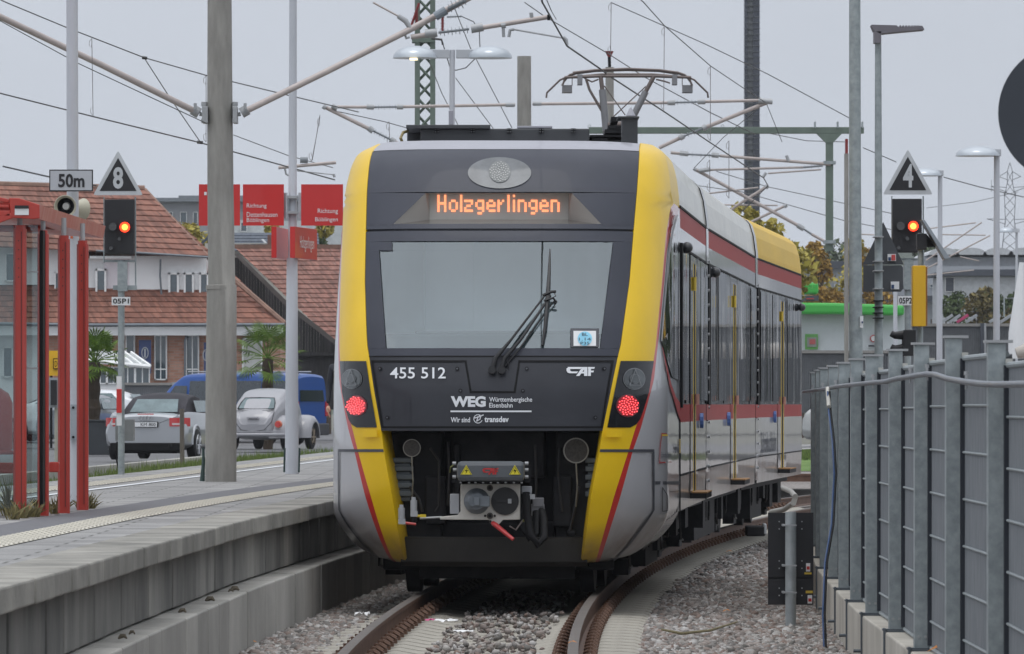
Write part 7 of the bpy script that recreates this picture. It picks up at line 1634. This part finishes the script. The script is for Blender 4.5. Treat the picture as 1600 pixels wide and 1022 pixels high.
mb = MB(); mb.prism([P(364, 396, 212.5), P(372, 396, 212.5), P(452, 474, 212.3), P(537, 541, 212.2), P(537, 549, 212.2), P(450, 482, 212.3)], (0, .15, 0)); mb.build('verge_board', mat('verge_grey', (.10, .09, .085), .8), bn)
mb = MB(); pbox(mb, 366, 382, 760, 388, 218.9, 219.2); mb.build('ridge_tiles', MATS['ridge_clay'], bn)
# slate roofed house
sh_ = thing('house', 'small house with dark blue slate roof behind the barn', 'house', P(420, 632, 250))
mb = MB(); roof_plane(mb, P(350, 392, 250), P(500, 392, 250), P(362, 364, 253), P(497, 364, 253), 6, 40, lift=.02); mb.build('roof', slate, sh_)
wall(sh_, 320, 380, 495, 640, 251, mat('cream_render', (.50, .48, .42), .8), 4)
mb = MB(); mb.prism([P(308, 386, 249.5), P(325, 368, 249.5), P(366, 362, 249.5), P(366, 366, 249.5), P(327, 371, 249.5), P(310, 388, 249.5)], (0, .3, 0)); mb.build('verge', slate, sh_)
mb = MB(); pbox(mb, 418, 367, 429, 386, 250, 251); mb.build('chimney', mat('chimney_brick', (.18, .09, .07), .9), sh_)
mb = MB(); mb.quad(P(408, 374, 249.8), P(414, 380, 249.4), P(417, 379, 249.4), P(411, 373, 249.8)); mb.build('roof_window', lightmetal, sh_)
# flats behind
ap = thing('apartment_building', 'pale grey flat roofed apartment building behind the red roofs', 'building', P(280, 632, 320))
wall(ap, 225, 315, 470, 640, 320, render_g, 12)
mb = MB(); pbox(mb, 205, 309, 470, 315, 319.4, 330); pbox(mb, 279, 305.5, 470, 309, 319.8, 330); mb.build('roof', mat('flat_roof_grey', (.20, .22, .24), .7), ap)
for x0, x1 in ((262, 270), (281.5, 292), (301.5, 309), (390, 400)): window(ap, x0, 331, x1, 350, 319.9, fr=.8)
ap2 = thing('building', 'white building with dark windows glimpsed between the red signs and the train', 'building', P(500, 632, 300)); wall(ap2, 440, 345, 560, 640, 300, mat('white_far', (.52, .55, .55), .8), 10); window(ap2, 501, 355, 509, 386, 299.9, fr=.6); window(ap2, 376, 345 if 0 else 347, 386, 362, 299.9, fr=.8); wall(ap2, 365, 344, 440, 640, 300.1, mat('white_far', (.52, .55, .55), .8), 10)

# trees --------------------------------------------------------------------
def tree(name, x, y, z0, h, rx, leafm, lab, n=1400, leaf=.16, crown0=.25, cat='tree', grp=None, blobs=9, seed=0, shape=1.0):
    rg = np.random.default_rng(seed+11); t = thing(name, lab, cat, (x, y, z0), grp)
    mb = MB(); mb.tube([Vector((x, y, z0)), Vector((x+.1*rx*.3, y, z0+h*.35)), Vector((x, y, z0+h*.8))], [h*.022, h*.016, h*.004], 8)
    cs_ = []
    for i in range(blobs):
        a = rg.uniform(0, 6.28); f = rg.uniform(.0, .75); zz = z0+h*(crown0+.12)+h*(1-crown0-.2)*rg.uniform(0, 1); k_ = 1-abs((zz-z0)/h-.55)*1.1*shape
        c = Vector((x+rx*f*math.cos(a)*k_, y+rx*f*math.sin(a)*k_, zz)); cs_.append((c, rx*rg.uniform(.32, .55)*max(.45, k_)))
        mb.tube([Vector((x, y, z0+h*rg.uniform(.2, .5))), c], [h*.009, h*.002], 5)
    mb.build('trunk', trunkm, t)
    m = len(cs_); ii = rg.integers(0, m, n); dirs = rg.normal(size=(n, 3)); dirs /= np.linalg.norm(dirs, axis=1)[:, None]; rad = rg.uniform(.45, 1.08, n)**.6
    C = np.array([tuple(c) for c, _ in cs_])[ii]; rr = np.array([r_ for _, r_ in cs_])[ii]
    Pn = C+dirs*(rad*rr)[:, None]; Pn[:, 2] = np.maximum(Pn[:, 2], z0+h*crown0*.6)
    u = rg.normal(size=(n, 3)); u /= np.linalg.norm(u, axis=1)[:, None]; w = np.cross(u, rg.normal(size=(n, 3))); w /= np.linalg.norm(w, axis=1)[:, None]
    s_ = leaf*rg.uniform(.5, 1.2, n)[:, None]
    V = np.stack([Pn-u*s_, Pn-w*s_*.55, Pn+u*s_, Pn+w*s_*.55], 1).reshape(-1, 3)-np.array([x, y, z0])
    me = bpy.data.meshes.new('crown'); me.from_pydata(V.tolist(), [], np.arange(4*n).reshape(-1, 4).tolist()); me.materials.append(leafm); o = bpy.data.objects.new('crown', me); COL.objects.link(o); o.parent = t
    return t
lf_g = mat('leaf_green', (.035, .06, .022), .8, scale=.8, col2=(.075, .11, .03), island=.4)
lf_y = mat('leaf_yellow_green', (.24, .21, .04), .8, scale=.6, col2=(.44, .36, .07), island=.4)
lf_o = mat('leaf_autumn_orange', (.24, .13, .02), .8, scale=.5, col2=(.38, .24, .04), island=.4)
lf_f = mat('leaf_far_green', (.05, .075, .04), .85, scale=.3, col2=(.09, .11, .045), island=.35)
def T(px, ytop, d, rx, leafm, lab, **k):
    z0 = .0; h = (CZ+(HY-ytop)/FPX*d-z0)*1.08; tree('tree', P(px, 0, d).x, d, z0, h, rx, leafm, lab, **k)
T(300, 348, 290, 1.5, lf_y, 'yellowing tree between the grey flats and the concrete mast', seed=1, n=1800)
T(425, 350, 280, 1.3, lf_y, 'yellow tree directly below the square red sign', seed=2, n=1500)
T(492, 350, 270, 1.3, lf_y, 'yellow green tree showing right of the sign pole', seed=3, n=1800)
T(510, 362, 262, 1.2, lf_g, 'darker green tree squeezed against the train at left', seed=4, n=1500)
T(1130, 318, 210, 1.5, lf_y, 'yellow tree peeping over the train roof left of the tower', seed=5, n=2200)
T(1158, 338, 220, 1.3, lf_y, 'small yellow green tree in front of the dark tower foot', seed=6, n=1600)
T(1212, 350, 215, 1.9, lf_y, 'yellow green tree just above the far train roof', seed=7, n=2400)
T(1283, 380, 318, 1.6, lf_o, 'orange autumn tree below the hanging drop post', seed=8, n=2200)
T(1250, 400, 312, 1.8, lf_y, 'low yellow tree beside the far train end', seed=9, n=1800)
T(1330, 380, 330, 2.2, lf_y, 'yellow tree just behind the thick galvanised pole', seed=10, n=1600)
T(1356, 395, 330, 1.8, lf_o, 'orange tree left of the street lamp pole', seed=12, n=1600)
for i, (x, yt) in enumerate(((1455, 470), (1478, 462), (1500, 458), (1522, 452), (1545, 462), (1568, 458), (1592, 455), (1620, 460))):
    T(x, yt, 330+3*(i % 3), 1.5, lf_g if i % 3 else mat('leaf_bronze', (.10, .085, .03), .8, col2=(.17, .13, .04), island=.4), ['bushy shrub directly right of the yellow box', 'dark shrub, second from the yellow box', 'dark green shrub above the slanted pink line', 'bronze tinted shrub in the middle of the row', 'green shrub left of the high lamp pole', 'green shrub behind the high lamp pole', 'bronze shrub near the right edge', 'shrub at the right picture edge'][i], n=1500, crown0=.05, cat='shrub', grp='shrubs behind the ribbed wall', seed=20+i, shape=.4)
for i, (x, yt, d) in enumerate(((1465, 388, 520), (1380, 396, 480), (1300, 385, 520))):
    T(x, yt, d, 4, lf_f, ['distant tree between the yellow box and the hall roofs', 'distant tree behind the sign backs', 'distant tree behind the drop post'][i], n=1500, leaf=.4, seed=40+i)
# unseen wooded belt added at right, shaped for its reflection in the train's flank
rg = np.random.default_rng(77); n = 26000
c_ = np.stack([rg.uniform(34, 95, 70), rg.uniform(215, 250, 70), rg.uniform(1.0, 12, 70)], 1); ii = rg.integers(0, 70, n); dr = rg.normal(size=(n, 3)); dr /= np.linalg.norm(dr, axis=1)[:, None]
Pn = c_[ii]+dr*rg.uniform(1.2, 3.4, n)[:, None]*np.array([1, 1, .9]); Pn[:, 2] = np.abs(Pn[:, 2]); u = rg.normal(size=(n, 3)); w = rg.normal(size=(n, 3)); s__ = .28
V = np.stack([Pn-u*s__, Pn-w*s__, Pn+u*s__, Pn+w*s__], 1).reshape(-1, 3); me = bpy.data.meshes.new('reflected_woods'); me.from_pydata(V.tolist(), [], np.arange(4*n).reshape(-1, 4).tolist()); me.materials.append(lf_g); o = bpy.data.objects.new('reflected_woods', me); COL.objects.link(o)
tag(o, 'dark belt of trees added out of view at right for its reflection in the train', 'reflected_woods', kind='stuff')
# hills
def hills(name, d, y0, amp, m, x0=-700, x1=2600, seed=1, n_=260):
    rg = random.Random(seed); ph = [rg.uniform(0, 6) for _ in range(5)]
    mb = MB(); rows = [[], [], []]
    for i in range(n_+1):
        px = x0+(x1-x0)*i/n_; y = y0+amp*(math.sin(px*.0035+ph[0])*.5+math.sin(px*.011+ph[1])*.25)+1.6*math.sin(px*.09+ph[2])+1.3*math.sin(px*.23+ph[3])+rg.uniform(-1, 1)
        p = P(px, y, d); rows[0].append(Vector((p.x, d-220, -.4))); rows[1].append(Vector((p.x, d-90, p.z*.6))); rows[2].append(p)
    mb.grid(rows, flip=True); return tag(mb.build(name, m, origin=(0, d, 0)), kind='structure')
hills('hills', 1500, 392, 16, mat('hill_wood', (.035, .05, .035), .9, scale=.03, col2=(.07, .08, .035), cont=1.2), seed=4)
hills('far_hills', 2300, 392, 10, mat('hill_wood_far', (.035, .05, .038), .9, scale=.02, col2=(.06, .075, .045)), seed=9)
# right background -----------------------------------------------------------
hl_ = thing('warehouse', 'long grey warehouse with dark roof band behind the green and white building', 'building', P(1290, 632, 420))
wall(hl_, 1180, 416, 2400, 640, 420, hallm, 20)
mb = MB(); pbox(mb, 1180, 408, 1352, 420, 419.6, 425); mb.build('roof_band', darkcl, hl_)
for x0 in (1279, 1304, 1395, 1453): window(hl_, x0, 444, x0+8.5, 449.5, 419.9, fr=.6)
mb = MB(); [pbox(mb, x, 420, x+1.6, 470, 419.85, 420) for x in (1298, 1350, 1392)]; ptube(mb, [(1266, 403), (1266, 440)], 419, 3.5, 8); mb.build('downpipe', lightmetal, hl_)
mb = MB(); pbox(mb, 1180, 462, 1700, 472, 419.2, 419.8); mb.build('base_band', darkcl, hl_)
wh = thing('warehouse', 'white roofed hall in the distance at right behind the shrubs', 'building', P(1530, 632, 480))
wall(wh, 1440, 402, 1700, 640, 440 if 0 else 500, mat('hall_pale', (.30, .32, .36), .7), 20)
mb = MB()
for xc in (1475, 1518, 1560, 1600, 1642): mb.tube([P(xc-22, 404, 499.5), P(xc-12, 389, 499.5), P(xc+12, 389, 499.5), P(xc+22, 404, 499.5)], .35, 6) if 0 else mb.prism([P(xc+24*math.cos(a), 398-11*math.sin(a), 499) for a in [math.pi*i/10 for i in range(11)]], (0, 20, 0))
mb.build('barrel_roof', mat('roof_white_grey', (.48, .50, .52), .6), wh)
wb = thing('building', 'low white building with dark roof edge above the row of shrubs', 'building', P(1530, 632, 405)); wall(wb, 1470, 432, 1700, 640, 405, mat('white_far2', (.44, .46, .48), .8), 8)
mb = MB(); mb.prism([P(1460, 426, 404.5), P(1520, 421, 404.5), P(1700, 421, 404.5), P(1700, 431, 404.5), P(1460, 431, 404.5)], (0, 8, 0)); mb.build('roof_edge', darkcl, wb); window(wb, 1477, 433, 1491, 456, 404.9, fr=.6, m=darkcl)
cwb = thing('car_wash', 'white building with bright green roof band beyond the train end', 'building', P(1340, 632, 290))
wall(cwb, 1180, 480, 1424, 640, 290, mat('white_panel', (.60, .64, .67), .5, var=.05), 12)
mb = MB(); mb.prism([P(1180, 473, 289), P(1255, 473, 289), P(1305, 473.5, 289), P(1413, 477, 289), P(1413, 493, 289), P(1305, 491, 289), P(1180, 491, 289)], (0, 1.2, 0)); pbox(mb, 1180, 441.5, 1279, 460, 289.5, 291); mb.build('green_band', green_band, cwb, bevel=.12)
mb = MB(); pbox(mb, 1258, 522, 1278, 546, 289.8, 289.9); pbox(mb, 1261, 527, 1276, 542, 289.75, 289.8, 1); pbox(mb, 1265, 530, 1274, 538, 289.72, 289.75, 2); mb.build('poster', [mat('poster_green', (.12, .36, .08), .5), mat('poster_grey', (.25, .27, .25), .5), mat('poster_pink', (.45, .10, .10), .5)], cwb)
mb = MB(); pbox(mb, 1255, 462, 1279, 470, 289.4, 290.2); mb.build('dark_strip', darkcl, cwb); mb = MB(); pbox(mb, 1260, 466, 1272, 467.5, 289.3, 289.4); mb.build('red_line', redp, cwb)
mb = MB(); mb.cyl(P(1365, 529, 289.9), (0, -1, 0), .17, .03, 20); mb.cyl(P(1365, 529, 289.85), (0, -1, 0), .12, .03, 20, 1); pbox(mb, 1357, 539, 1368, 542, 289.8, 289.9, 2); mb.build('round_mark', [redp, signwhite, signback], cwb)
# ribbed wall
rw_ = thing('noise_wall', 'long grey ribbed noise barrier behind the fence and the green and white building', 'wall', P(1400, 632, 262))
for xa, xb, ya, yb in ((1180, 1425, 549, 551), (1425, 1545, 507, 507), (1545, 1700, 507, 507), (1700, 2700, 507, 507)):
    mb = MB(); pbox(mb, xa, ya, xb, 645, 262, 262.2)
    x = xa
    while x < xb: pbox(mb, x, ya+4, x+1.4, 645, 261.9, 262); x += 2.9
    mb.build('panel', mat('barrier_grey', (.16, .17, .18), .75, var=.12), rw_)
    mb = MB(); pbox(mb, xa, ya-1.5, xb, ya+3, 261.8, 262.3); mb.build('coping', MATS['fence_cap'], rw_)
mb = MB(); pbox(mb, 1532, 505, 1540, 640, 261.7, 262.3); pbox(mb, 1538, 505, 1541, 640, 261.6, 261.7, 1); mb.build('pillar', [darkcl, lightmetal], rw_)
# slanted roofs (parking canopies) grey and pink
for i, (x0, pink) in enumerate(((1470, 0), (1482, 0), (1494, 1), (1508, 0), (1545, 0), (1562, 0), (1578, 1))):
    mb = MB(); mb.prism([P(x0, 502, 268), P(x0+3, 505, 268), P(x0+20, 494, 268), P(x0+18, 490.5, 268)], (0, .4, 0))
    tag(mb.build('slanted_rack', mat('rack_pink', (.50, .06, .16), .5) if pink else mat('rack_grey', (.36, .38, .40), .5)), ['pink slanted rail, the left one, above the ribbed barrier', 'pink slanted rail near the right edge above the ribbed barrier'][i > 4] if pink else 'short grey slanted rail showing above the ribbed barrier', 'rail', 'slanted rails above the ribbed barrier')
mb = MB(); mb.tube([P(1592, 560, 120), P(1590, 520, 120), P(1597, 410, 120)], [.20, .17, .05], 16); mb.tube([P(1588, 552, 119), P(1602, 548, 119), P(1640, 546, 119)], [.10, .14, .16], 10, 1)
tag(mb.build('folded_parasol', [signwhite, mat('canvas_beige', (.45, .42, .38), .8)], smooth=60), 'folded white parasol standing at the right edge behind the fence', 'parasol')
mb = MB(); ptube(mb, [(1569, 495), (1569, 466), (1584, 466), (1584, 495)], 200, 3, 6); tag(mb.build('frame_rail', galv), 'small grey tube frame beside the right edge in front of the shrubs', 'rail')
# right grass verge and road
g = MB(); rows = [[Vector((x, d, -.10+.16*(d > 150))) for x in (cx(110)+2, 60)] for d in (175, 176, 215, 216)]; 
g.grid([[Vector((7, 176, -.2)), Vector((12, 176, -.2))], [Vector((7, 180, .06)), Vector((12, 180, .06))], [Vector((8, 215, .10)), Vector((14, 215, .10))]], flip=True); tag(g.build('grass_verge', mat('verge_green', (.06, .13, .02), .9, scale=2, col2=(.14, .22, .05)), origin=(20, 190, 0)), kind='structure')
g = MB(); g.quad(Vector((5, 215, .0)), Vector((90, 215, .0)), Vector((90, 262, .0)), Vector((5, 262, .0))); tag(g.build('road', asphalt, origin=(20, 240, 0)), kind='structure')
mb = MB()
for i in range(5000):
    x = random.uniform(6, 14); d = random.uniform(178, 214); b0 = Vector((x, d, .08)); mb.add([b0+Vector((-.02, 0, 0)), b0+Vector((.02, 0, 0)), b0+Vector((random.uniform(-.05, .05), 0, random.uniform(.08, .2)))], [(0, 1, 2)])
tag(mb.build('grass', grassm), 'green grass strip beyond the ballast at the far train end', 'grass', kind='stuff')
for sgn in (-.755, .755):
    mb = MB(); mb.grid([[Vector((x, 150+sgn-.02*x+yy, z)) for yy, z in ((-.07, -.17), (-.015, -.16), (-.015, -.04), (-.035, -.03), (-.035, 0), (.035, 0), (.035, -.03), (.015, -.16), (.07, -.17))] for x in dd(6, 30, 12)]); tag(mb.build('rail', rail_m), 'distant crossing rail seen between the train end and the fence, '+('nearer one' if sgn < 0 else 'farther one'), 'rail')
# haze
hz = MB(); hz.box((0, 1200, 30), (3200, 2520, 80)); 
hzm = bpy.data.materials.new('haze_air'); hzm.use_nodes = True; nt = hzm.node_tree; nt.nodes.clear(); o_ = nt.nodes.new('ShaderNodeOutputMaterial'); pv = nt.nodes.new('ShaderNodeVolumePrincipled'); pv.inputs['Color'].default_value = (.86, .90, .96, 1); pv.inputs['Density'].default_value = .00015; pv.inputs['Anisotropy'].default_value = .2; nt.links.new(pv.outputs[0], o_.inputs['Volume'])
HAZE = True
if HAZE: tag(hz.build('haze', hzm), 'thin pale haze in the air over the whole station', 'haze', kind='stuff')
